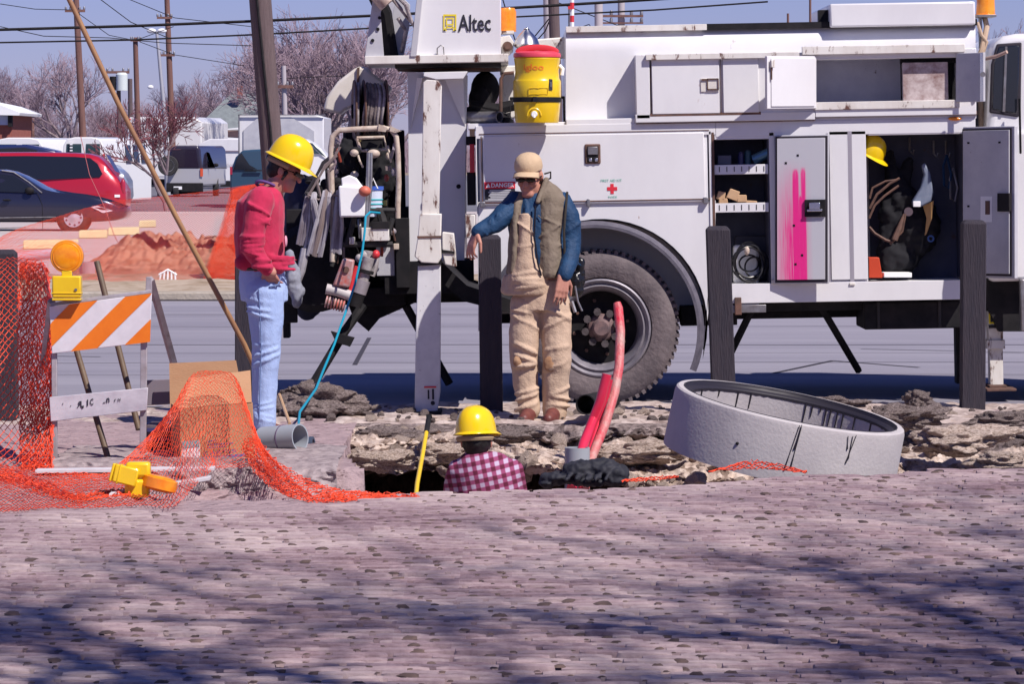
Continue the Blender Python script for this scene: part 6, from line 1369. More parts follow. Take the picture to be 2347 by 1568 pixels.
mb = MB(); ttube(mb, [(818,610,FY-.18),(808,640,FY-.18),(802,672,FY-.18)], .016, 8); mb.build('red_lever', M_red, t2)
mb = MB(); mb.lathe([(.05,-.012),(.056,-.01),(.056,.01),(.05,.012)], P(838,622,FY-.15), (.25,0,1), 16); mb.build('clamp_band', M_black, t2)
# pale bag hanging behind the man in red
mb = MB(); mb.ell(P(672,640,TY-.1), (.05,.06,.12)); mb.ell(P(682,675,TY-.1), (.045,.06,.09)); mb.ell(P(664,600,TY-.1), (.03,.05,.08))
o = remesh(mb.build('hanging_bag', mat('grey_bag_cloth', (.27,.28,.33), .9, col2=(.20,.21,.26), scale=7)), .01, 5, .04, .06); tag(rehome(o, P(675,700,TY-.1)), 'limp grey bag hanging behind the man in crimson', 'bag')
# shelf contents in the first locker
sY = TY+.12
def cyl_thing(name, x, yb, yt, r_, m, lab, cat, Y=sY, top=None):
    mb = MB(); h = (yb-yt)*Y/F; mb.lathe([(0,0),(r_,0),(r_,h*.86),(r_*.7,h*.92),(r_*.7,h),(0,h)], P(x,yb,Y), (0,0,1), 18); o = mb.build(name, m); return tag(rehome(o, P(x,yb,Y)), lab, cat)
cyl_thing('spray_can', 1698, 377, 348, .02, mat('navy_can', (.03,.03,.10), .35), 'dark blue spray can standing on the top locker shelf', 'spray can')
cyl_thing('spray_can', 1714, 377, 344, .022, mat('teal_can', (.02,.07,.10), .35), 'taller dark spray can with teal cap on the top locker shelf', 'spray can')
mb = MB(); mb.lathe([(0,0),(.035,0),(.035,.13),(.03,.13),(.0,.12)], P(1727,366,sY), (.9,-.2,.42), 20); o = mb.build('tin_can', mat('blue_tin', (.10,.22,.32), .3, .5)); tag(rehome(o, P(1735,375,sY)), 'tipped blue tin lying on the top locker shelf', 'tin')
mb = MB(); mb.box(P(1645,377,sY), P(1676,356,sY)+Vector((0,.1,0))); o = mb.build('small_carton', mat('grey_carton', (.16,.16,.20), .7), bevel=.004); tag(rehome(o, P(1660,377,sY)), 'small grey carton on the top locker shelf', 'carton')
M_wood = mat('sawn_wood', (.55,.36,.21), .8, col2=(.47,.29,.16), scale=12)
for (x, y, sx, sy, a, lab) in ((1652,448,.030,.028,.2,'wood block at the left end of the middle locker shelf'),(1657,461,.032,.018,-.1,'lowest pale wood block on the middle locker shelf'),(1680,446,.040,.034,.35,'topmost wood block leaning on the middle locker shelf'),(1700,455,.034,.025,.0,'squared wood block on the middle locker shelf'),(1722,463,.040,.010,.05,'thin flat offcut on the middle locker shelf')):
    mb = MB(); c = P(x,y,TY+.08); rm = Matrix.Rotation(a, 3, 'Y'); V = [c+rm @ Vector(p) for p in [(-sx,-.03,-sy),(sx,-.03,-sy),(sx*.9,-.03,sy),(-sx*.8,-.03,sy),(-sx,.08,-sy),(sx,.08,-sy),(sx*.9,.08,sy),(-sx*.8,.08,sy)]]
    mb.hexa(V); o = mb.build('wood_block', M_wood, bevel=.004); tag(rehome(o, P(x,465,TY+.08)), lab, 'wood block', 'wood blocks on the middle shelf')
# coil of black cable on the locker floor
cc_ = root('cable_coil', 'loose coil of black cable on the locker floor behind the leaning post', 'cable', P(1718,650,TY+.05)); rr_ = random.Random(8)
for k in range(9):
    c = P(1719+rr_.uniform(-5,5), 603+rr_.uniform(-4,4), TY+.05+.012*k); ra = .118+rr_.uniform(-.03,.012); rb = .125+rr_.uniform(-.03,.01); tl_ = rr_.uniform(-.5,.5)
    if k > 6: ra *= .6; rb *= .55; c = c+Vector((rr_.uniform(-.03,.03),-.02,rr_.uniform(-.04,.03)))
    pts = [c+Vector((ra*math.cos(t), .02*math.sin(t*2+k), rb*math.sin(t)*.98)) for t in [2*math.pi*i/30 for i in range(30)]]
    MB().tube(pts, .0065, 6, closed=True).build('cable_loop', mat('black_cable', (.015,.015,.018), .35), cc_)
mb = MB(); mb.ell(P(1712,575,TY+.0), (.018,.02,.03)); mb.build('cable_tie', M_cream, cc_)
mb = MB(); mb.box(P(1682,650,TY+.2), P(1740,562,TY+.2)+Vector((0,.15,0))); o = mb.build('white_drum_box', M_white_ink, bevel=.02); tag(rehome(o, P(1710,650,TY+.2)), 'pale box behind the coil of black cable', 'box')
mb = MB(); mb.box(P(1684,650,TY+.38), P(1760,540,TY+.38)+Vector((0,.05,0))); o = mb.build('toolbox', mat('slate_box', (.05,.05,.07), .6), bevel=.01); tag(rehome(o, P(1720,650,TY+.38)), 'slate grey box at the back of the lowest locker bay', 'toolbox')
# gear in the right locker
hh = root('spare_hard_hat', 'orange yellow hard hat hanging at the top left of the right locker', 'hard hat', P(2004,350,TY+.15))
hard_hat(P(1990,352,TY+.15), (.4,-.2,.85), (.6,-.3,-.7), hh, .85)
M_leather = mat('old_leather', (.16,.085,.06), .7, col2=(.09,.05,.04), scale=20)
gr = random.Random(21)
mb = MB()
for k in range(7): mb.cap(P(2025+gr.random()*70, 345+gr.random()*30, TY+.35), .03, P(2030+gr.random()*80, 440+gr.random()*160, TY+.30), .05+.03*gr.random())
mb.ell(P(2090,520,TY+.35), (.2,.12,.22)); mb.ell(P(2060,590,TY+.35), (.15,.12,.12))
o = remesh(mb.build('coats', mat('black_cloth', (.008,.008,.012), .9)), .014, 5, .06, .08); tag(rehome(o, P(2080,630,TY+.35)), 'mass of black work coats hanging in the right locker', 'coats')
mb = MB(); 
for pts in ([(1993,478),(2010,445),(2040,420),(2062,408)], [(1992,500),(2005,470),(2028,448),(2060,425)], [(1993,455),(2000,430),(2030,415),(2055,412)], [(1992,520),(2005,535),(2030,550),(2045,555)], [(2075,490),(2068,530),(2040,560)]): mb.tube([P(x,y,TY+.1) for x, y in pts], .008+.003*gr.random(), 6)
mb.tube([P(2072,490,TY+.1),P(2062,520,TY+.09),P(2050,550,TY+.08)], [.006,.018,.022], 8)
o = mb.build('climbing_belt', M_leather); tag(rehome(o, P(2030,560,TY+.1)), 'brown leather belt straps hanging at the left of the right locker', 'belt')
mb = MB(); mb.prism([P(x,y,TY+.12) for x, y in ((2090,462),(2110,430),(2118,400),(2112,380),(2120,372),(2132,395),(2140,440),(2135,462),(2112,474),(2092,470))], (0,.06,0)); o = mb.build('tool_sheath', mat('silver_blue_plastic', (.12,.15,.22), .35, col2=(.22,.25,.32), scale=9), bevel=.012); tag(rehome(o, P(2115,474,TY+.12)), 'blue grey plastic sheath hanging in the right locker', 'tool sheath')
mb = MB(); mb.box(P(2093,474,TY+.1), P(2110,461,TY+.1)+Vector((0,.03,0))); o = mb.build('white_label_block', M_white_ink, bevel=.003); tag(rehome(o, P(2100,474,TY+.1)), 'small white block under the blue grey sheath', 'block')
mb = MB(); mb.prism([P(x,y,TY+.2) for x, y in ((2116,472),(2140,460),(2136,500),(2124,535),(2120,540),(2124,500))], (0,.015,0)); o = mb.build('leather_flap', mat('yellow_leather', (.55,.32,.12), .7)); tag(rehome(o, P(2125,540,TY+.2)), 'yellow tan leather flap below the sheath in the right locker', 'leather flap')
mb = MB(); mb.lathe([(0,0),(.03,0),(.03,.01),(0,.01)], P(2082,485,TY+.12), (0,-1,0), 18); o = mb.build('round_disc', mat('dim_disc', (.10,.07,.085), .6)); tag(rehome(o, P(2082,495,TY+.12)), 'dull round disc on the black coats in the right locker', 'disc')
mb = MB(); mb.lathe([(.014,-.006),(.024,-.006),(.024,.006),(.014,.006),(.014,-.006)], P(2133,547,TY+.14), (.2,-1,.2), 16); o = mb.build('snap_hook', mat('blue_steel', (.10,.16,.28), .3, .7)); tag(rehome(o, P(2133,555,TY+.14)), 'blue steel snap ring low in the right locker', 'snap hook')
mb = MB(); mb.prism([P(x,y,TY+.05) for x, y in ((1991,590),(2015,590),(2023,637),(1991,637))], (0,.15,0)); o = mb.build('red_box', mat('dull_red_box', (.50,.05,.015), .6), bevel=.004); tag(rehome(o, P(2005,637,TY+.05)), 'orange red box at the lower left corner of the right locker', 'box')
mb = MB(); mb.box(P(2026,636,TY+.06), P(2090,625,TY+.06)+Vector((0,.2,0))); o = mb.build('folded_papers', M_white_ink, bevel=.004); tag(rehome(o, P(2055,637,TY+.06)), 'folded white papers lying on the sill of the right locker', 'papers')
for (x, y, m_, lab) in ((2170,400,M_navy,'dark blue lanyard loop hanging from a hook in the right locker'),(2185,430,M_steel,'steel shackle hanging near the hinge of the right locker')):
    mb = MB(); mb.tube([P(x,y-45,TY+.3),P(x-8,y-20,TY+.28),P(x-6,y+25,TY+.28),P(x+4,y+32,TY+.28),P(x+10,y,TY+.28),P(x+3,y-30,TY+.3),P(x,y-45,TY+.3)], .009, 6); o = mb.build('lanyard', m_); tag(rehome(o, P(x,y+32,TY+.28)), lab, 'lanyard')
# ---------------- across the street: poles, wires, cars, trees, house
M_pole = mat('weathered_pole', (.165,.12,.12), .9, col2=(.08,.055,.06), scale=9, amt=1.3, stretch=(3,3,.16), bump=.7, bscale=30, bstretch=(4,4,.12))
M_pole2 = mat('brown_pole', (.22,.115,.095), .9, col2=(.14,.07,.06), scale=3, stretch=(2,2,.2))
def pole(x0, y0, x1, Y, r0, r1, lab, m=M_pole2, arms=(), name='utility_pole', zb=0):
    a = P(x1, HZ+(EYE-zb)*F/Y, Y); b = P(x0, y0, Y); rt = root(name, lab, 'utility pole', a)
    MB().tube([a, a.lerp(b,.5), b], [r1, (r0+r1)/2, r0], 14).build('shaft', m, rt)
    for (px, py, w_, th) in arms:
        c = P(px, py, Y-.15); mb = MB(); mb.box(c-Vector((w_/2,.05,th/2)), c+Vector((w_/2,.05,th/2))); ca_ = mb.build('crossarm', M_pole2, rt)
        for k in (-1,-.5,.5,1): MB().lathe([(0,0),(.05,0),(.05,.08),(.03,.14),(0,.14)], c+Vector((w_*.46*k,0,th/2)), (0,0,1), 8).build('insulator', M_steel, ca_)
    return rt
big = pole(592, -60, 645, 52, .150, .150, 'large weathered utility pole behind the man in crimson', M_pole)
mb = MB(); mb.tube([P(583,-60,51.84),P(604,150,51.84),P(620,300,51.84),P(628,420,51.84)], .02, 6); mb.build('ground_wire', M_black, big)
pole(173, -30, 196, 175, .13, .17, 'brown utility pole left of the slanting wooden pole', arms=((172,24,.9,.12),))
pole(382, -20, 399, 180, .12, .16, 'tall brown utility pole with small side arms left of the thick pole', arms=((377,40,.7,.1),(383,126,.7,.1)))
pole(310, 85, 320, 190, .12, .15, 'shorter reddish pole between the slanting pole and street lamp', arms=((311,92,.5,.1),))
pole(298, 180, 301, 200, .12, .12, 'short dark stub pole behind the white box truck', M_pole)
pole(74, 262, 76, 260, .12, .14, 'distant short pole left above the white vans', arms=((60,262,1.0,.2),))
pole(650, 150, 658, 150, .09, .12, 'thin pale pole right of the thick weathered pole', mat('pale_pole', (.42,.38,.40), .8), arms=((648,198,.8,.12),))
pole(1255, -20, 1266, 70, .085, .09, 'pale pole seen over the cooler, left of its darker neighbour', mat('pale_pole', (.42,.38,.40), .8))
pole(1268, -20, 1288, 60, .085, .09, 'darker slanting pole seen over the cooler', M_pole)
pole(1372, 5, 1374, 110, .12, .12, 'pale pole just left of the crossarm structure above the truck roof', mat('pale_pole', (.42,.38,.40), .8))
p_ = pole(1424, -20, 1424, 120, .11, .12, 'pole carrying a wide double crossarm above the truck roof', mat('pale_pole', (.42,.38,.40), .8), arms=((1424,36,1.35,.07),(1424,52,1.35,.05)))
pole(1306, 10, 1306, 90, .04, .04, 'thin grey pole beside the red and white mast', M_steel)
mb = MB(); rt = root('striped_mast', 'thin red and white striped mast above the truck roof', 'mast', P(1311,120,40))
for k in range(9):
    MB().tube([P(1311,-10+k*15,40),P(1311,5+k*15,40)], .022, 8).build('mast_band', M_red if k % 2 else M_white_ink, rt)
MB().box(P(1302,20,39.95), P(1312,14,40.05)).build('mast_bracket', M_red, rt)
for (x, lab) in ((1857,'distant thin mast above the truck roof, right one of the pair'),(1806,'distant thin mast above the truck roof, left one of the pair')):
    pole(x, -10 if x > 1830 else 30, x, 200, .06, .07, lab, M_pole2)
# transformer pole and street lamp
t_ = pole(271, 165, 276, 185, .1, .12, 'short pole with a grey transformer can and crossarm', M_pole, arms=((270,165,1.1,.12),))
MB().lathe([(0,0),(.28,0),(.28,.75),(.2,.85),(0,.85)], P(279,207,184.6), (0,0,1), 20).build('transformer', mat('pale_can', (.60,.66,.66), .5), t_); MB().lathe([(0,0),(.16,0),(.16,.65),(0,.65)], P(259,206,184.6), (0,0,1), 14).build('transformer', M_black, t_)
sl = root('street_lamp', 'tall double headed street lamp leaning slightly left of the brown pole', 'street lamp', P(385,447,155))
MB().tube([P(385,447,155),P(377,260,155),P(359,70,155)], [.12,.09,.06], 10).build('lamp_post', mat('galvanised', (.42,.42,.46), .5, .3), sl)
for x in (347, 371): MB().ell(P(x,70,155), (.19,.1,.10)).build('lamp_head', M_white_ink, sl)
MB().ell(P(345,199,155), (.12,.06,.08)).build('lamp_head', M_white_ink, sl)
# overhead wires
def wire(pts, r_, lab, Y=52, grp=None):
    pts = [P(x, y, yy) for x, y, yy in pts]; mb = MB(); out_ = []
    for i in range(len(pts)-1):
        for t in range(8): out_.append(pts[i].lerp(pts[i+1], t/8))
    mb.tube(out_+[pts[-1]], r_, 5); o = mb.build('overhead_wire', M_black); tag(rehome(o, pts[0]), lab, 'wire', grp)
wire([(-60,69,52),(300,59,52),(600,47,52),(900,33,52),(1300,10,52),(1560,-6,52)], .020, 'thickest black wire crossing the whole sky')
wire([(-60,98,52),(300,91,52),(600,78,52),(900,61,52),(1180,38,52),(1500,22,52),(1760,3,52)], .012, 'lower of the two long black wires')
for (pts, lab) in (([(0,60,90),(100,82,90),(250,86,90),(380,98,90),(575,104,90)],'thin sagging wire below the long black pair at left'),([(220,-10,120),(300,50,120),(390,88,120)],'thin wire dropping from the top edge to the tall brown pole'),([(290,-5,140),(400,40,140),(575,60,140)],'faint wire from the tall pole rightward'),([(0,8,140),(80,20,140),(172,22,140)],'faint wire at the top left corner'),([(180,30,150),(250,80,150),(310,92,150),(398,60,150)],'faint wire sagging between the two brown poles'),([(320,95,150),(400,125,150),(560,150,150)],'faint wire running right below the street lamp heads'),([(1150,-10,60),(1180,90,60),(1205,100,60)],'thin wire dropping behind the orange beacon'),([(1218,92,60),(1262,38,60)],'thin wire rising right from the bell shaped lamp'),([(1228,95,60),(1250,70,60),(1262,40,60)],'second thin wire right of the bell shaped lamp'),([(1310,70,80),(1350,55,80),(1376,90,80)],'thin looping wire between the poles above the truck roof'),([(1240,-10,110),(1500,90,110),(1560,95,110)],'faint wire running right from the wide crossarm'),([(640,180,150),(740,175,150),(840,172,150)],'faint wire through the bare trees behind the thick pole')):
    wire(pts, .010 if pts[0][2] < 100 else .014, lab)
# ---- bare trees
M_bark = mat('grey_bark', (.30,.235,.25), .95, col2=(.20,.15,.16), scale=6)
M_twig = mat('hazed_reddish_twigs', (.33,.25,.29), .95, col2=(.26,.18,.22), scale=2)  # twigs lightened, distance haze put into their colour
def bare_tree(seed, H, spread, depth=6, base_r=.16, trunk_h=.25, tw=.011, kids=(3,4), up=.35):
    """returns two builders, limbs and twigs, standing at the origin"""
    r = random.Random(seed); L_ = MB(); T_ = MB()
    def seg(mb, a, b, ra, rb, n):
        t = (b-a); s_ = t.orthogonal().normalized(); u = t.normalized().cross(s_)
        mb.add([a+(s_*math.cos(k*6.283/n)+u*math.sin(k*6.283/n))*ra for k in range(n)]+[b+(s_*math.cos(k*6.283/n)+u*math.sin(k*6.283/n))*rb for k in range(n)], [(k,(k+1)%n,(k+1)%n+n,k+n) for k in range(n)])
    def grow(p, d, ln, rad, lev):
        n_ = 3 if lev < 3 else 2; q_ = p
        for i in range(n_):
            d2 = (d+Vector((r.gauss(0,.14), r.gauss(0,.14), r.gauss(.03,.08)))).normalized(); b = q_+d2*ln/n_
            r1 = rad*(1-.22*i/n_); r2 = rad*(1-.22*(i+1)/n_)
            seg(L_ if lev < 3 else T_, q_, b, r1, r2, 7 if lev < 2 else (5 if lev < 3 else 3)); q_ = b; d = d2
            if lev > 0 and lev < depth and r.random() < .5: child(q_, d, ln*.62, rad*.5, lev+1)
        if lev < depth:
            for k in range(r.randint(*kids)): child(q_, d, ln*r.uniform(.62,.85), rad*r.uniform(.5,.7), lev+1)
    def child(p, d, ln, rad, lev):
        ax = d.orthogonal().normalized(); ax.rotate(Quaternion(d, r.random()*6.283)); a = r.uniform(.30,.75)*spread
        d2 = d.copy(); d2.rotate(Quaternion(ax, a)); d2.z += up*.3; grow(p, d2.normalized(), ln, max(tw, rad), lev)
    grow(Vector((0,0,-.1)), Vector((0,0,1)), H*trunk_h, base_r, 0)
    for k in range(3): child(Vector((0,0,H*trunk_h*.9)), Vector((0,0,1)), H*.22, base_r*.6, 1)
    zs = max(v.z for v in T_.v); s_ = H/zs
    for m_ in (L_, T_): m_.v = [Vector((v.x*s_, v.y*s_, v.z*s_)) for v in m_.v]
    return L_, T_
def tree_proto(seed, H, lab='', name='bare_tree', **k):
    L_, T_ = bare_tree(seed, H, **k); rt = root(name, 'bare tree', 'tree', (0,0,0))
    L_.build('trunk', M_bark, rt, fix=False, ang=60); T_.build('crown', M_twig, rt, fix=False, smooth=False); return rt
def place(rt, first, px, Y, s, rz, lab, grp='bare trees beyond the parking lot', zb=0):
    o = rt if first else copy_tree(rt)
    o.location = P(px, HZ+(EYE-zb)*F/Y, Y); o.scale = (s, s, s); o.rotation_euler = (0,0,rz); tag(o, lab, 'tree', grp); return o
A1 = tree_proto(11, 10, spread=1.0, depth=6, base_r=.22, tw=.010, kids=(2,3))
A2 = tree_proto(23, 10, spread=.9, depth=6, base_r=.2, tw=.011, kids=(2,3))
A3 = tree_proto(37, 10, spread=1.15, depth=6, base_r=.2, tw=.011, kids=(2,3))
used = set()
for (k, px, Y, H, rz, lab) in ((0,163,240,8.1,1,'pale bare tree standing tallest between the brown poles at left'),(1,95,300,5.2,2,'low bare tree above the white vans at far left'),(2,30,310,7,3,'bare tree at the left picture edge over the brick building'),(0,5,290,8.2,4,'bare tree touching the left picture edge'),(1,225,300,6.0,5,'bare tree behind the slanting wooden pole'),(2,262,320,6.2,0,'bare tree left of the transformer pole'),(0,335,330,6.5,1.3,'bare tree behind the white box truck, left one'),(1,415,280,6.9,2.3,'darker bare tree right of the tall brown pole'),(2,470,290,7.6,3.3,'bare tree left of the roof with the chimney'),(0,520,280,8.2,4.3,'bare tree above the grey green roof'),
                               (1,655,190,7.8,.5,'bare tree just right of the thick weathered pole'),(2,715,180,8.6,1.5,'large dense bare tree in the middle of the gap before the truck'),(0,770,185,8.4,2.5,'dense bare tree left of the white boom tip cover'),(1,820,178,8.0,3.5,'bare tree right behind the truck turret base'),(2,690,230,7.4,4.5,'farther bare tree between thick pole and boom tip cover'),(0,745,240,8.8,5.5,'farther bare tree rising above the dense ones'),(1,880,200,8,0.2,'bare tree behind the cable reel'),
                               (2,1190,240,7.2,1.2,'bare tree over the orange beacon, left one'),(0,1250,260,7.0,2.2,'bare tree over the cooler'),(1,1330,260,6.8,3.2,'bare tree top over the truck roof by the striped mast'),(2,2300,200,8.6,4.2,'bare tree above the cab at the right edge'),(0,2350,190,8.4,5.2,'bare tree filling the top right corner'),(1,130,260,4.4,0.4,'low bushy bare tree behind the middle white van'),(2,200,250,4.2,0.9,'low bushy bare tree behind the right white van')):
    rt = (A1, A2, A3)[k]; place(rt, k not in used, px, Y, H/10, rz, lab); used.add(k)
# hedge-like thicket far off
tk_ = MB(); hr_ = random.Random(4)
for i in range(5200):
    x = hr_.uniform(-60, 30); y = hr_.uniform(330, 345); b = Vector((x, y, -.5)); h_ = 3.0+1.3*noise.noise(Vector((x*.12,0,0)))+hr_.uniform(-.7,.9)
    t_ = b+Vector((hr_.uniform(-.8,.8), 0, h_)); n_ = Vector((.035,0,0)); tk_.add([b-n_*1.6, b+n_*1.6, t_+n_*.5, t_-n_*.5], [(0,1,2,3)])
    m_ = b.lerp(t_, hr_.uniform(.4,.8)); e_ = m_+Vector((hr_.uniform(-.9,.9), 0, hr_.uniform(.2,.8))); tk_.add([m_-n_, m_+n_, e_], [(0,1,2)])
tag(tk_.build('thicket', M_twig, smooth=False, fix=False), 'far thicket of bare brush along the horizon', 'thicket', kind='stuff')
# small bare tree in front of the car with the spare wheel
YT = 112
L_, T_ = bare_tree(5, 3.35, spread=1.15, depth=5, base_r=.06, tw=.010, trunk_h=.34, kids=(2,3))
st_ = root('young_tree', 'young bare tree planted in front of the silver off-roader', 'tree', P(378,G0(YT),YT))
for m_ in (L_, T_): m_.v = [P(382,G0(YT),YT)+Vector((v.x*1.0, v.y*.7, v.z)) for v in m_.v]
L_.build('trunk', M_bark, st_, fix=False); T_.build('crown', mat('red_twigs', (.19,.07,.085), .9), st_, smooth=False, fix=False)
# ---- house, building
M_roof = mat('green_grey_shingles', (.20,.23,.235), .9, col2=(.15,.17,.18), scale=3, bump=.5, bscale=8)
M_brick = mat('red_brick', (.34,.11,.08), .9, col2=(.26,.08,.06), scale=6)
hs = root('house', 'house with a grey green hipped roof and red brick chimney', 'house', P(540,430,230))
mb = MB(); HY = 230
e1_, e2_, r1_, r2_ = P(440,302,HY), P(690,302,HY), P(536,207,HY+4), P(640,207,HY+4)
mb.add([e1_, e2_, r2_, r1_, e1_+Vector((0,8,0)), e2_+Vector((0,8,0))], [(0,1,2,3),(4,3,2,5),(0,3,4),(1,5,2)]); mb.build('roof', M_roof, hs)
mb = MB(); mb.box(P(455,420,HY+.5), P(680,300,HY+.5)+Vector((0,7,0))); mb.build('wall', mat('white_siding', (.68,.66,.66), .8), hs)
mb = MB(); mb.box(P(543,225,HY+2), P(555,195,HY+2)+Vector((0,.6,0))); mb.build('chimney', M_brick, hs)
mb = MB(); mb.box(P(436,306,HY-.1), P(694,300,HY-.1)+Vector((0,.2,0))); mb.build('eave', M_white_ink, hs)
gs = root('garage', 'low white garage roof ends seen over the white delivery body', 'garage', P(520,420,215))
for (a, b, c, nm) in (((465,300),(585,288),(585,294),'fascia'),((478,312),(585,318),(585,330),'fascia')):
    mb = MB(); mb.prism([P(*a,215),P(*b,215),P(*c,215)], (0,.3,0)); mb.build(nm, M_white_ink, gs)
mb = MB(); mb.box(P(470,420,215.4), P(600,298,215.4)+Vector((0,5,0))); mb.build('wall', mat('brown_siding', (.25,.16,.15), .8), gs)
bl = root('brick_building', 'corner of a low brick building with a white roof edge at the left', 'building', P(0,420,170))
mb = MB(); mb.prism([P(-60,228,170),P(0,240,170),P(46,258,170),P(44,264,170),P(-60,262,170)], (0,8,0)); mb.build('roof', M_white_ink, bl)
mb = MB(); mb.box(P(-60,420,170.5), P(28,262,170.5)+Vector((0,7,0))); mb.build('wall', M_brick, bl)
mb = MB(); mb.box(P(-60,286,170.3), P(20,263,170.3)+Vector((0,.3,0))); w1_ = mb.build('window', mat('grey_window', (.45,.45,.55), .4), bl)
mb = MB(); mb.box(P(18,290,170.2), P(27,262,170.2)+Vector((0,.4,0))); mb.build('corner_post', M_black, bl)
# ---- vehicles
M_chr2 = mat('silver_hubcap', (.55,.53,.58), .35, .3)
def wheel2(c, r_, parent, rimm=M_chr2, side=-1):
    ax = Vector((0, side, 0)); t = MB().lathe([(r_*.62,.0),(r_*.95,-.0),(r_,.03),(r_,.19),(r_*.9,.2),(0,.2)], c, -ax, 28).build('tyre', M_dark, parent)
    h_ = MB().lathe([(0,-.035),(r_*.12,-.035),(r_*.2,-.02),(r_*.5,-.01),(r_*.64,-.015),(r_*.66,.01),(r_*.6,.03)], c, -ax, 28).build('hubcap', rimm, t)
    mb = MB()
    for k in range(9):
        a = 2*math.pi*k/9; mb.ell(c+Vector((math.cos(a)*r_*.5,.0,math.sin(a)*r_*.5))+ax*.012, (r_*.075,.012,r_*.075), 8, 6)
    mb.build('hubcap_slots', mat('dim_red', (.12,.05,.07), .7), t)
def car(name, lab, cat, X0, Y, length, stations, wdt, paint, glass_polys, wheels, wr, z0=0, extra=None, flip=False, group=None):
    """stations: (t 0..1 along length, z bottom, z belt, z top, half width low, half width top)"""
    rt = root(name, lab, cat, (X0, Y, z0), group)
    mb = MB(); V = []; m = 0
    for (t, zb, zl, zt, w0, w1) in stations:
        x = X0+t*length; yc = Y+wdt/2; q_ = [(w0*.93,zb),(w0,zb+.12*(zl-zb)),(w0*1.01,zb+.6*(zl-zb)),(w0*.97,zl),(w1*1.0,zl+.94*(zt-zl)),(w1*.86,zt),(0,zt+.015)]
        ring_ = [Vector((x, yc-a, z0+b)) for a, b in q_]+[Vector((x, yc+a, z0+b)) for a, b in q_[-2::-1]]; m = len(ring_); V += ring_
    mb.add(V, [(i*m+k, i*m+k+1, (i+1)*m+k+1, (i+1)*m+k) for i in range(len(stations)-1) for k in range(m-1)]+[(i*m+m-1, i*m, (i+1)*m, (i+1)*m+m-1) for i in range(len(stations)-1)]+[tuple(range(m-1,-1,-1)), tuple(range((len(stations)-1)*m, len(stations)*m))])
    b = mb.build('body', paint, rt, ang=50); s_ = b.modifiers.new('s', 'SUBSURF'); s_.levels = s_.render_levels = 1
    def at(t):
        for A_, B_ in zip(stations, stations[1:]):
            if A_[0] <= t <= B_[0]:
                f = (t-A_[0])/max(1e-6, B_[0]-A_[0]); return [A_[i]+(B_[i]-A_[i])*f for i in range(6)]
        return stations[-1]
    def sidep(t, z, off=.012):
        _, zb, zl, zt, w0, w1 = at(t); f = max(0, min(1, (z-zl)/max(.05,(.94*(zt-zl))))); h_ = w0*.99 if z < zl else w0*.97+(w1-w0*.97)*f
        return Vector((X0+t*length, Y+wdt/2-h_-off, z0+z))
    for (nm, poly, mm) in glass_polys:
        mb = MB(); mb.prism([sidep(t, z) for t, z in poly], (0,.02,0)); mb.build(nm, mm, rt)
    for t in wheels:
        wheel2(Vector((X0+t*length, Y+.03, z0+wr)), wr, rt)
        mb = MB(); mb.lathe([(0,-.005),(wr*1.17,-.005),(wr*1.17,.3),(0,.3)], Vector((X0+t*length, Y+.035, z0+wr*1.02)), (0,1,0), 28); mb.build('wheel_arch', M_black, rt)
    return rt, sidep
# dark sedan facing right
KY = 82.5; k_ = KY/F
M_sedan = mat('dark_metallic_paint', (.028,.028,.055), .25, .5, coat=.7); 
L0 = P(-170,533,KY).x; L1 = P(291,533,KY).x; ln = L1-L0; tt = lambda px: (P(px,533,KY).x-L0)/ln; zz = lambda py: EYE-(py-HZ)*k_
st = [(0,.35,.85,.9,.7,.65),(.05,.22,.95,1.0,.84,.8),(tt(-120),.20,.98,1.08,.88,.8),(tt(-80),.2,.98,zz(402),.89,.66),(tt(-20),.2,.97,zz(387),.89,.63),(tt(25),.2,.95,zz(391),.89,.63),(tt(70),.2,.94,zz(415),.89,.68),(tt(112),.2,.92,zz(444),.89,.80),(tt(180),.2,.88,zz(457),.88,.80),(tt(235),.22,.76,zz(473),.86,.76),(tt(272),.25,.62,zz(492),.76,.66),(1,.32,.5,.62,.6,.5)]
sed, sp_ = car('sedan', 'dark blue sedan with spoked silver hubcap parked nearest behind the orange netting', 'car', L0, KY, ln, st, 1.78, M_sedan,
    [('side_window', [(tt(-60),zz(437)),(tt(-45),zz(403)),(tt(0),zz(399)),(tt(28),zz(402)),(tt(60),zz(422)),(tt(86),zz(442))], M_glass)], (tt(168),tt(-105)), .315)
mb = MB()
for (x, y, w_, h_, nm, mm) in ((68,436,.10,.07,'mirror',M_black),(16,458,.09,.02,'door_handle',M_black)):
    MB().ell(sp_(tt(x), zz(y), .06), (w_,.05,h_), 12, 8).build(nm, mm, sed)
for (a, b, y, nm) in ((-60,128,500,'trim_strip'),(-60,60,524,'sill_strip')):
    MB().tube([sp_(tt(a), zz(y)), sp_(tt(b), zz(y-3))], .012, 6).build(nm, M_steel, sed)
MB().prism([sp_(tt(208),zz(474)),sp_(tt(222),zz(471)),sp_(tt(258),zz(483)),sp_(tt(236),zz(488))], (0,.03,0)).build('headlight', mat('headlight_glass', (.7,.62,.66), .2, coat=.5), sed)
MB().tube([sp_(tt(-12),zz(440)), sp_(tt(-12),zz(518))], .006, 4).build('door_seam', M_black, sed); MB().tube([sp_(tt(86),zz(442)), sp_(tt(97),zz(470)), sp_(tt(98),zz(525))], .006, 4).build('door_seam', M_black, sed)
MB().tube([sp_(tt(0),zz(391),-.02), sp_(tt(28),zz(395),-.02), sp_(tt(64),zz(418),-.01), sp_(tt(96),zz(442),-.0)], .018, 6).build('window_frame', M_steel, sed)
mb = MB(); letters(mb, 'SEDAN', sp_(tt(70),zz(482),.016), sp_(tt(110),zz(482),.016), sp_(tt(70),zz(486),.016)) if False else mb
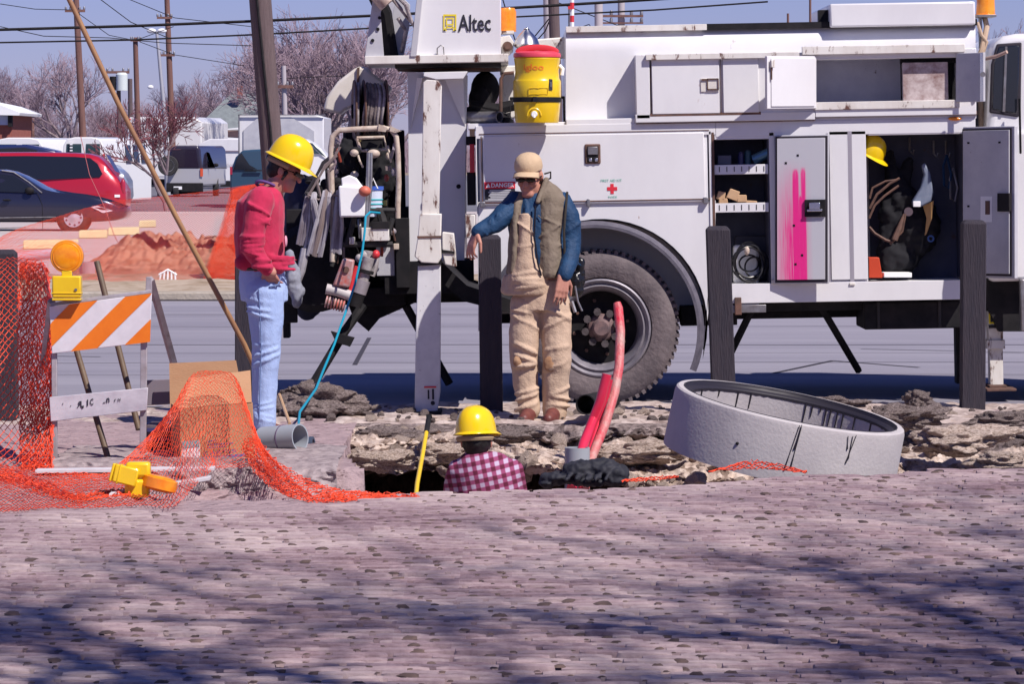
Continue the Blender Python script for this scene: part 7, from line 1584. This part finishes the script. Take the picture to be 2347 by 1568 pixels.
# red minivan, its tail toward the right
VY = 100; k2 = VY/F; z2 = lambda py: EYE-(py-HZ)*k2
L0 = P(-200,500,VY).x; L1 = P(288,500,VY).x; ln = L1-L0; t2_ = lambda px: (P(px,500,VY).x-L0)/ln
M_rvan = mat('red_metallic_paint', (.42,.012,.030), .3, .2, coat=.6)
st = [(0,.3,.9,1.0,.8,.7),(.04,.22,1.0,1.1,.92,.8),(t2_(-120),.2,1.02,1.6,.96,.74),(t2_(-80),.2,1.02,z2(350),.96,.74),(t2_(60),.2,1.02,z2(348),.96,.74),(t2_(180),.2,1.02,z2(350),.96,.74),(t2_(225),.2,1.02,z2(354),.94,.72),(t2_(248),.2,1.0,z2(385),.92,.74),(t2_(268),.2,.95,z2(405),.88,.76),(t2_(284),.25,.75,z2(435),.8,.7),(1,.35,.6,.7,.7,.62)]
rv, rp2 = car('minivan', 'red minivan behind the dark sedan', 'car', L0, VY, ln, st, 1.92, M_rvan,
    [('side_window', [(t2_(-60),z2(408)),(t2_(-60),z2(358)),(t2_(60),z2(357)),(t2_(170),z2(359)),(t2_(205),z2(362)),(t2_(222),z2(375)),(t2_(234),z2(398)),(t2_(228),z2(406)),(t2_(100),z2(412))], M_glass),
     ('rear_glass', [(t2_(241),z2(354)),(t2_(250),z2(356)),(t2_(275),z2(398)),(t2_(262),z2(392))], mat('blue_glass', (.06,.08,.20), .15, coat=.5))], (t2_(170),t2_(-110)), .34)
MB().ell(rp2(t2_(276),z2(404),.0), (.07,.05,.06)).build('reflector', M_white_ink, rv); MB().ell(rp2(t2_(280),z2(428),.0), (.07,.06,.20)).build('tail_light', mat('tail_red', (.35,.02,.05), .3), rv)
MB().box(rp2(t2_(262),z2(452)), rp2(t2_(274),z2(446))+Vector((0,.03,0))).build('bumper_step', M_white_ink, rv)
# white vans seen over the red one
def vanback(x0, x1, Yv, ytop, lab, sidepx, group='white cargo vans parked in the lot'):
    rt = root('cargo_van', lab, 'van', P((x0+x1)/2, G0(Yv), Yv), group); a = P(x0, G0(Yv)-6, Yv); b = P(x1, ytop, Yv)
    mb = MB(); w_ = b.x-a.x; sec_ = [(0,a.z),(0,a.z+1.1),(.04*w_,b.z-.28),(.12*w_,b.z-.06),(.3*w_,b.z),(.7*w_,b.z),(.88*w_,b.z-.06),(.96*w_,b.z-.28),(w_,a.z+1.1),(w_,a.z)]
    mb.prism([Vector((a.x+u, Yv, z)) for u, z in sec_], (sidepx*Yv/F, 5.0, 0)); mb.build('body', mat('van_white', (.74,.74,.74), .35, coat=.3), rt, bevel=.03)
    for (u0, u1) in ((.09,.47),(.54,.90)):
        mb = MB(); mb.prism([Vector((a.x+w_*u, Yv-.015, z)) for u, z in ((u0,b.z-1.0),(u1,b.z-1.0),(u1-.01,b.z-.22),(u0+.03,b.z-.22))], (0,.01,0)); mb.build('rear_window', mat('green_glass', (.03,.06,.07), .1, coat=.4), rt)
    for u in (.0, .97):
        mb = MB(); mb.box(Vector((a.x+w_*u-.02, Yv-.03, b.z-1.0)), Vector((a.x+w_*u+.05, Yv+.02, b.z-.55))); mb.build('tail_light', M_red, rt)
    for f in (.45, .62, .78):
        mb = MB(); c_ = Vector((b.x-.02+sidepx*Yv/F*f, Yv+5*f, 0)); d_ = Vector((sidepx*Yv/F*.11, 5*.11, 0)); mb.prism([c_+Vector((.03,0,b.z-.85)), c_+d_+Vector((.03,0,b.z-.85)), c_+d_+Vector((-.05,0,b.z-.25)), c_+Vector((-.05,0,b.z-.25))], (.02,0,0)); mb.build('side_window', M_glass, rt)
    return rt
vanback(-18, 103, 128, 315, 'white cargo van at the left edge above the red minivan', 78)
v2 = vanback(141, 240, 128, 314, 'white cargo van with ladder marks in the middle, above the red minivan tail', 75)
for k in range(6): MB().box(P(160,322+k*7,127.9), P(166,325+k*7,127.9)+Vector((0,.04,0))).build('ladder_rung', M_white_ink, v2)
dk = root('dark_car', 'dark blue car roof showing between the red minivan and white van', 'car', P(40,G0(118),118))
mb = MB(); mb.prism([P(x,y,118) for x, y in ((-40,470),(-40,340),(0,332),(60,331),(95,338),(130,346),(140,470))], (0,1.6,0)); mb.build('body', mat('dark_blue_paint', (.015,.025,.10), .25, coat=.6), dk, bevel=.06)
mb = MB(); mb.prism([P(x,y,117.97) for x, y in ((-20,352),(-15,341),(55,338),(85,344),(88,352))], (0,.02,0)); mb.build('window', M_glass, dk)
gc = root('grey_car', 'pale car front half hidden between the red minivan and the white box truck', 'car', P(262,G0(122),122))
mb = MB(); mb.prism([P(x,y,122) for x, y in ((228,460),(228,392),(245,375),(262,380),(282,398),(292,415),(294,450),(290,460))], (0,1.8,0)); mb.build('body', mat('bluegrey_paint', (.20,.24,.34), .3, coat=.5), gc, bevel=.05)
mb = MB(); mb.prism([P(x,y,121.95) for x, y in ((246,392),(250,380),(262,384),(278,400))], (0,.02,0)); mb.build('window', M_glass, gc)
# box truck
BX = 190
bt = root('box_truck', 'white box truck seen from behind, left of the silver off-roader', 'truck', P(350,G0(BX),BX))
mb = MB(); mb.prism([P(x,y,BX) for x, y in ((292,411),(292,284),(297,268),(445,268),(462,280),(462,411))], (P(40,0,BX).x-P(0,0,BX).x, 6, 0)); mb.build('cargo_body', M_white, bt, bevel=.05)
mb = MB(); mb.box(P(300,404,BX-.03), P(385,280,BX-.03)+Vector((0,.02,0))); rd = mb.build('rear_door', M_white, bt, bevel=.01)
for (x0,y0,x1,y1) in ((300,281,397,283.5),(298,281,300,404),(300,328,388,329),(300,362,388,363)): MB().box(P(x0,y1,BX-.05), P(x1,y0,BX-.05)+Vector((0,.02,0))).build('door_seam', mat('seam_grey', (.2,.15,.2), .8), rd)
for x in (298, 316, 338, 348, 402): MB().ell(P(x,273,BX-.02), (.045,.03,.045)).build('marker_light', M_red, bt)
for (x, y) in ((304,378),(306,402),(340,378)): MB().ell(P(x,y,BX-.05), (.06,.03,.07)).build('tail_light', M_red, bt)
MB().box(P(300,425,BX+.3), P(456,411,BX+.3)+Vector((0,5,0))).build('underbody', M_black, bt)
tr = root('delivery_trailer', 'white delivery van body with faint lettering behind the silver off-roader', 'van', P(540,G0(160),160))
mb = MB(); mb.prism([P(x,y,160) for x, y in ((455,415),(455,330),(480,318),(560,318),(600,318),(600,415))], (0,5,0)); mb.build('cargo_body', M_white, tr, bevel=.03)
mb = MB(); letters(mb, '& Register', P(487,372,159.96), P(550,372,159.96), P(487,383,159.96)); mb.build('lettering', mat('faint_grey_ink', (.48,.46,.50), .7), tr, smooth=False, fix=False)
MB().box(P(456,347,159.95), P(600,345,159.95)+Vector((0,.03,0))).build('body_seam', bpy.data.materials['seam_grey'], tr); MB().box(P(505,428,160), P(600,415,160)+Vector((0,3,0))).build('underbody', M_black, tr)
b2_ = root('box_truck', 'large white box body standing open behind the thick weathered pole', 'truck', P(640,G0(120),120))
mb = MB(); mb.prism([P(x,y,120) for x, y in ((546,432),(546,262),(720,262),(742,268),(742,420),(720,432))], (0,5,0)); mb.build('cargo_body', M_white, b2_, bevel=.03)
mb = MB(); mb.prism([P(x,y,119.96) for x, y in ((558,428),(558,298),(592,268),(668,268),(720,300),(720,428))], (0,.03,0)) ; mb.build('side_panel', M_grey, b2_)  # grey sheet drawn as the shadow on the white body
mb = MB(); letters(mb, 'A B', P(680,362,119.9), P(712,362,119.9), P(680,374,119.9)) if False else None
for (x0,y0,x1,y1,nm,mm) in ((546,262,549,432,'corner_trim',M_steel),(546,262,745,264,'roof_rail',M_steel)): MB().box(P(x0,y1,119.9), P(x1,y0,119.9)+Vector((0,.05,0))).build(nm, mm, b2_)
wv = root('white_van', 'white van with slanted windscreen parked right of the man in crimson', 'van', P(690,G0(112),112))
mb = MB(); mb.prism([P(x,y,112) for x, y in ((655,470),(655,330),(668,318),(700,318),(735,340),(752,362),(756,390),(756,470))], (0,2,0)); mb.build('body', bpy.data.materials['van_white'], wv, bevel=.04)
for pts in (((660,350),(664,328),(680,328),(700,352)), ((704,352),(686,328),(698,325),(732,352)), ((736,354),(708,326),(716,328),(748,360))):
    mb = MB(); mb.prism([P(x,y,111.95) for x, y in pts], (0,.02,0)); mb.build('window', bpy.data.materials['green_glass'], wv)
MB().tube([P(684,326,111.9),P(712,360,111.9)], .03, 5).build('windscreen_post', M_white_ink, wv)
# silver off-roader with spare wheel on its back
SY = 148; so = root('off_roader', 'silver off-roader with a spare wheel on its tailgate, seen from behind', 'car', P(440,G0(SY),SY)); ks = SY/F
M_silver = mat('silver_paint', (.50,.49,.50), .35, .3, coat=.4)
mb = MB(); mb.prism([P(x,y,SY) for x, y in ((382,425),(384,385),(392,340),(400,335),(452,335),(458,345),(462,385),(462,425))], (P(38,0,SY).x-P(0,0,SY).x, 4.2, 0)); mb.build('body', M_silver, so, bevel=.06)
mb = MB(); mb.prism([P(x,y,SY-.03) for x, y in ((386,384),(395,342),(450,342),(456,384))], (0,.02,0)); mb.build('rear_window', mat('purple_glass', (.018,.010,.022), .12, coat=.5), so, bevel=.02)
mb = MB(); mb.prism([P(x,y,SY-.01) for x, y in ((383,388),(390,342),(399,334),(453,334),(459,343),(463,388))], (P(38,0,SY).x-P(0,0,SY).x+.02, 4.23, .01)); mb.build('dark_upper_body', mat('dark_tinted', (.03,.025,.045), .2, coat=.5), so, bevel=.06)
mb = MB(); mb.box(P(381,440,SY-.08), P(465,419,SY-.08)+Vector((0,.2,0))); mb.build('bumper', M_black, so, bevel=.03)
MB().box(P(391,445,SY+.1), P(455,436,SY+.1)+Vector((0,.5,0))).build('underside', M_black, so)
for x in (362, 398): MB().lathe([(0,0),(.33,0),(.36,.04),(.36,.22),(0,.22)], P(x,440 if x < 380 else 439,SY+.2)-Vector((.0,0,0)), (1,0,0), 24).build('tyre', M_dark, so)
mb = MB(); mb.lathe([(0,0),(.36,0),(.36,.05),(.36,.2),(0,.2)], P(489,430,SY+2.9), (1,0,0), 24); mb.build('tyre', M_dark, so)
sw_ = MB().lathe([(.23,-.02),(.36,-.02),(.385,.02),(.385,.18),(0,.18)], P(385,379,SY-.25), (0,1,0), 28).build('spare_wheel', M_dark, so)
MB().lathe([(0,.0),(.07,0),(.09,.02),(.2,.015),(.235,-.03),(.24,.05)], P(385,379,SY-.25), (0,1,0), 24).build('wheel_disc', M_chr2, sw_)
for k in range(5): a = k*1.257; MB().ell(P(385,379,SY-.245)+Vector((math.cos(a)*.13,-.0,math.sin(a)*.13)), (.035,.02,.035), 8, 6).build('wheel_hole', M_black, sw_)
MB().box(P(459,404,SY-.05), P(465,386,SY-.05)+Vector((0,.1,0))).build('tail_light', mat('tail_orange', (.65,.10,.04), .3), so)
MB().box(P(398,434,SY-.12), P(417,427,SY-.12)+Vector((0,.02,0))).build('number_plate', M_white_ink, so)
MB().ell(P(495,378,SY+2.2), (.10,.06,.07)).build('mirror', M_black, so)
for pts in (((465,384),(463,346),(468,346),(478,384)), ((481,384),(472,348),(477,350),(490,384))):
    mb = MB(); mb.prism([P(x,y,SY+1.0) for x, y in pts], (.05,0,0)); mb.build('side_window', M_glass, so)
MB().tube([P(402,334,SY+.4),P(450,334,SY+.4)], .03, 6).build('roof_rack', M_steel, so)
# dark green car nose at the pole
dg_ = root('estate_car', 'dark teal car tail between the silver off-roader and the thick pole', 'car', P(570,G0(118),118))
mb = MB(); mb.prism([P(x,y,118) for x, y in ((528,456),(527,400),(532,382),(540,360),(556,344),(620,340),(640,400),(640,456))], (0,1.8,0)); mb.build('body', mat('teal_paint', (.03,.07,.12), .25, coat=.6), dg_, bevel=.05)
mb = MB(); mb.prism([P(x,y,117.95) for x, y in ((536,388),(545,358),(553,350),(572,378),(590,388))], (0,.02,0)); mb.build('window', M_glass, dg_)
MB().box(P(527,400,117.9), P(532,382,117.9)+Vector((0,.1,0))).build('tail_light', mat('tail_red', (.35,.02,.05), .3), dg_)
MB().box(P(560,392,117.9), P(600,389,117.9)+Vector((0,.05,0))).build('trim', M_black, dg_)
# wheel stops, pipe, tubs behind the netting
M_stop = mat('yellowed_concrete', (.62,.56,.32), .9, col2=(.54,.48,.28), scale=3)
for (x0, x1, y0, y1, lab) in ((52,178,545,572,'pale yellow wheel stop nearest the dark sedan wheel, leftmost'),(180,245,527,547,'pale yellow wheel stop under the sedan bumper'),(247,318,520,540,'pale yellow wheel stop right of the sedan nose'),(318,356,507,522,'smallest pale yellow wheel stop, rightmost of the row')):
    Yw = G(y1, .03); mb = MB(); a = P(x0, y1, Yw); b = P(x1, y0, Yw+1.2); c = P(x1, y1-8, Yw+.6); d_ = Vector((c.x-a.x, .6, 0)); pr_ = [Vector((0,0,0)), Vector((0,.05,.15)), Vector((0,.15,.17)), Vector((0,.22,0))]
    mb.prism([a+p for p in pr_], d_); o = mb.build('wheel_stop', M_stop, bevel=.02); tag(rehome(o, a), lab, 'wheel stop', 'yellow wheel stops along the lot')
o = MB().lathe([(.055,0),(.07,0),(.07,.6),(.055,.6),(.055,0)], P(30,592,53), (1,.05,.12), 24).build('culvert_pipe', mat('pale_pipe', (.46,.42,.50), .7)); tag(rehome(o, P(30,602,53)), 'pale pipe lying across the street behind the orange netting', 'pipe')
for (x, yb, yt, Yb, r_, lab) in ((200,650,600,50.5,.11,'pale tub behind the netting right of the amber lamp'),(68,640,598,51,.13,'pale tub behind the netting left of the amber lamp, left one'),(92,640,600,51.2,.11,'pale tub behind the netting left of the amber lamp, right one')):
    o = MB().lathe([(0,0),(r_*.85,0),(r_,(yb-yt)*Yb/F),(r_*.93,(yb-yt)*Yb/F),(r_*.8,.02),(0,.02)], P(x,yb,Yb), (0,0,1), 20).build('tub', mat('pale_tub', (.52,.45,.50), .6)); tag(rehome(o, P(x,yb,Yb)), lab, 'tub', 'pale tubs behind the netting')
o = MB().tube([P(185,312,60),P(205,400,60),P(240,475,60),P(262,540,60),P(290,590,60)], .006, 6).build('marker_whip', mat('dull_red_rod', (.45,.12,.12), .6)); tag(rehome(o, P(290,590,60)), 'thin reddish whip rod slanting in front of the red minivan', 'rod')
fr_ = root('wire_basket', 'small white wire basket lying on the dug earth', 'basket', P(385,640,49.0))
for k in range(5): MB().tube([P(366+k*9,642,49.2),P(369+k*8,620+abs(k-2)*2,49.2)], .012, 5).build('wire', M_white_ink, fr_)
MB().tube([P(364,630,49.2),P(385,618,49.2),P(405,630,49.2)], .014, 5).build('wire_rim', M_white_ink, fr_)
# a bare tree standing behind the photographer, right of frame, that throws the dappled shade
for i, (x, y, H, sd, lab) in enumerate(((9.0,2.2,19,71,'tall bare street tree standing right of the frame beyond the lawn edge'),(12.2,.8,19,72,'second tall bare street tree right of the frame, farther out'),(6.2,-1.2,18,73,'tall bare street tree standing beside the viewpoint'))):
    L_, T_ = bare_tree(sd, H, spread=1.25, depth=6, base_r=.30, tw=.011, trunk_h=.30, kids=(2,3)); rt = root('shade_tree', lab, 'tree', (x, y, 0))
    for m_ in (L_, T_): m_.v = [v+Vector((x, y, 0)) for v in m_.v]
    L_.build('trunk', M_bark, rt, fix=False); T_.build('crown', M_twig, rt, smooth=False, fix=False)
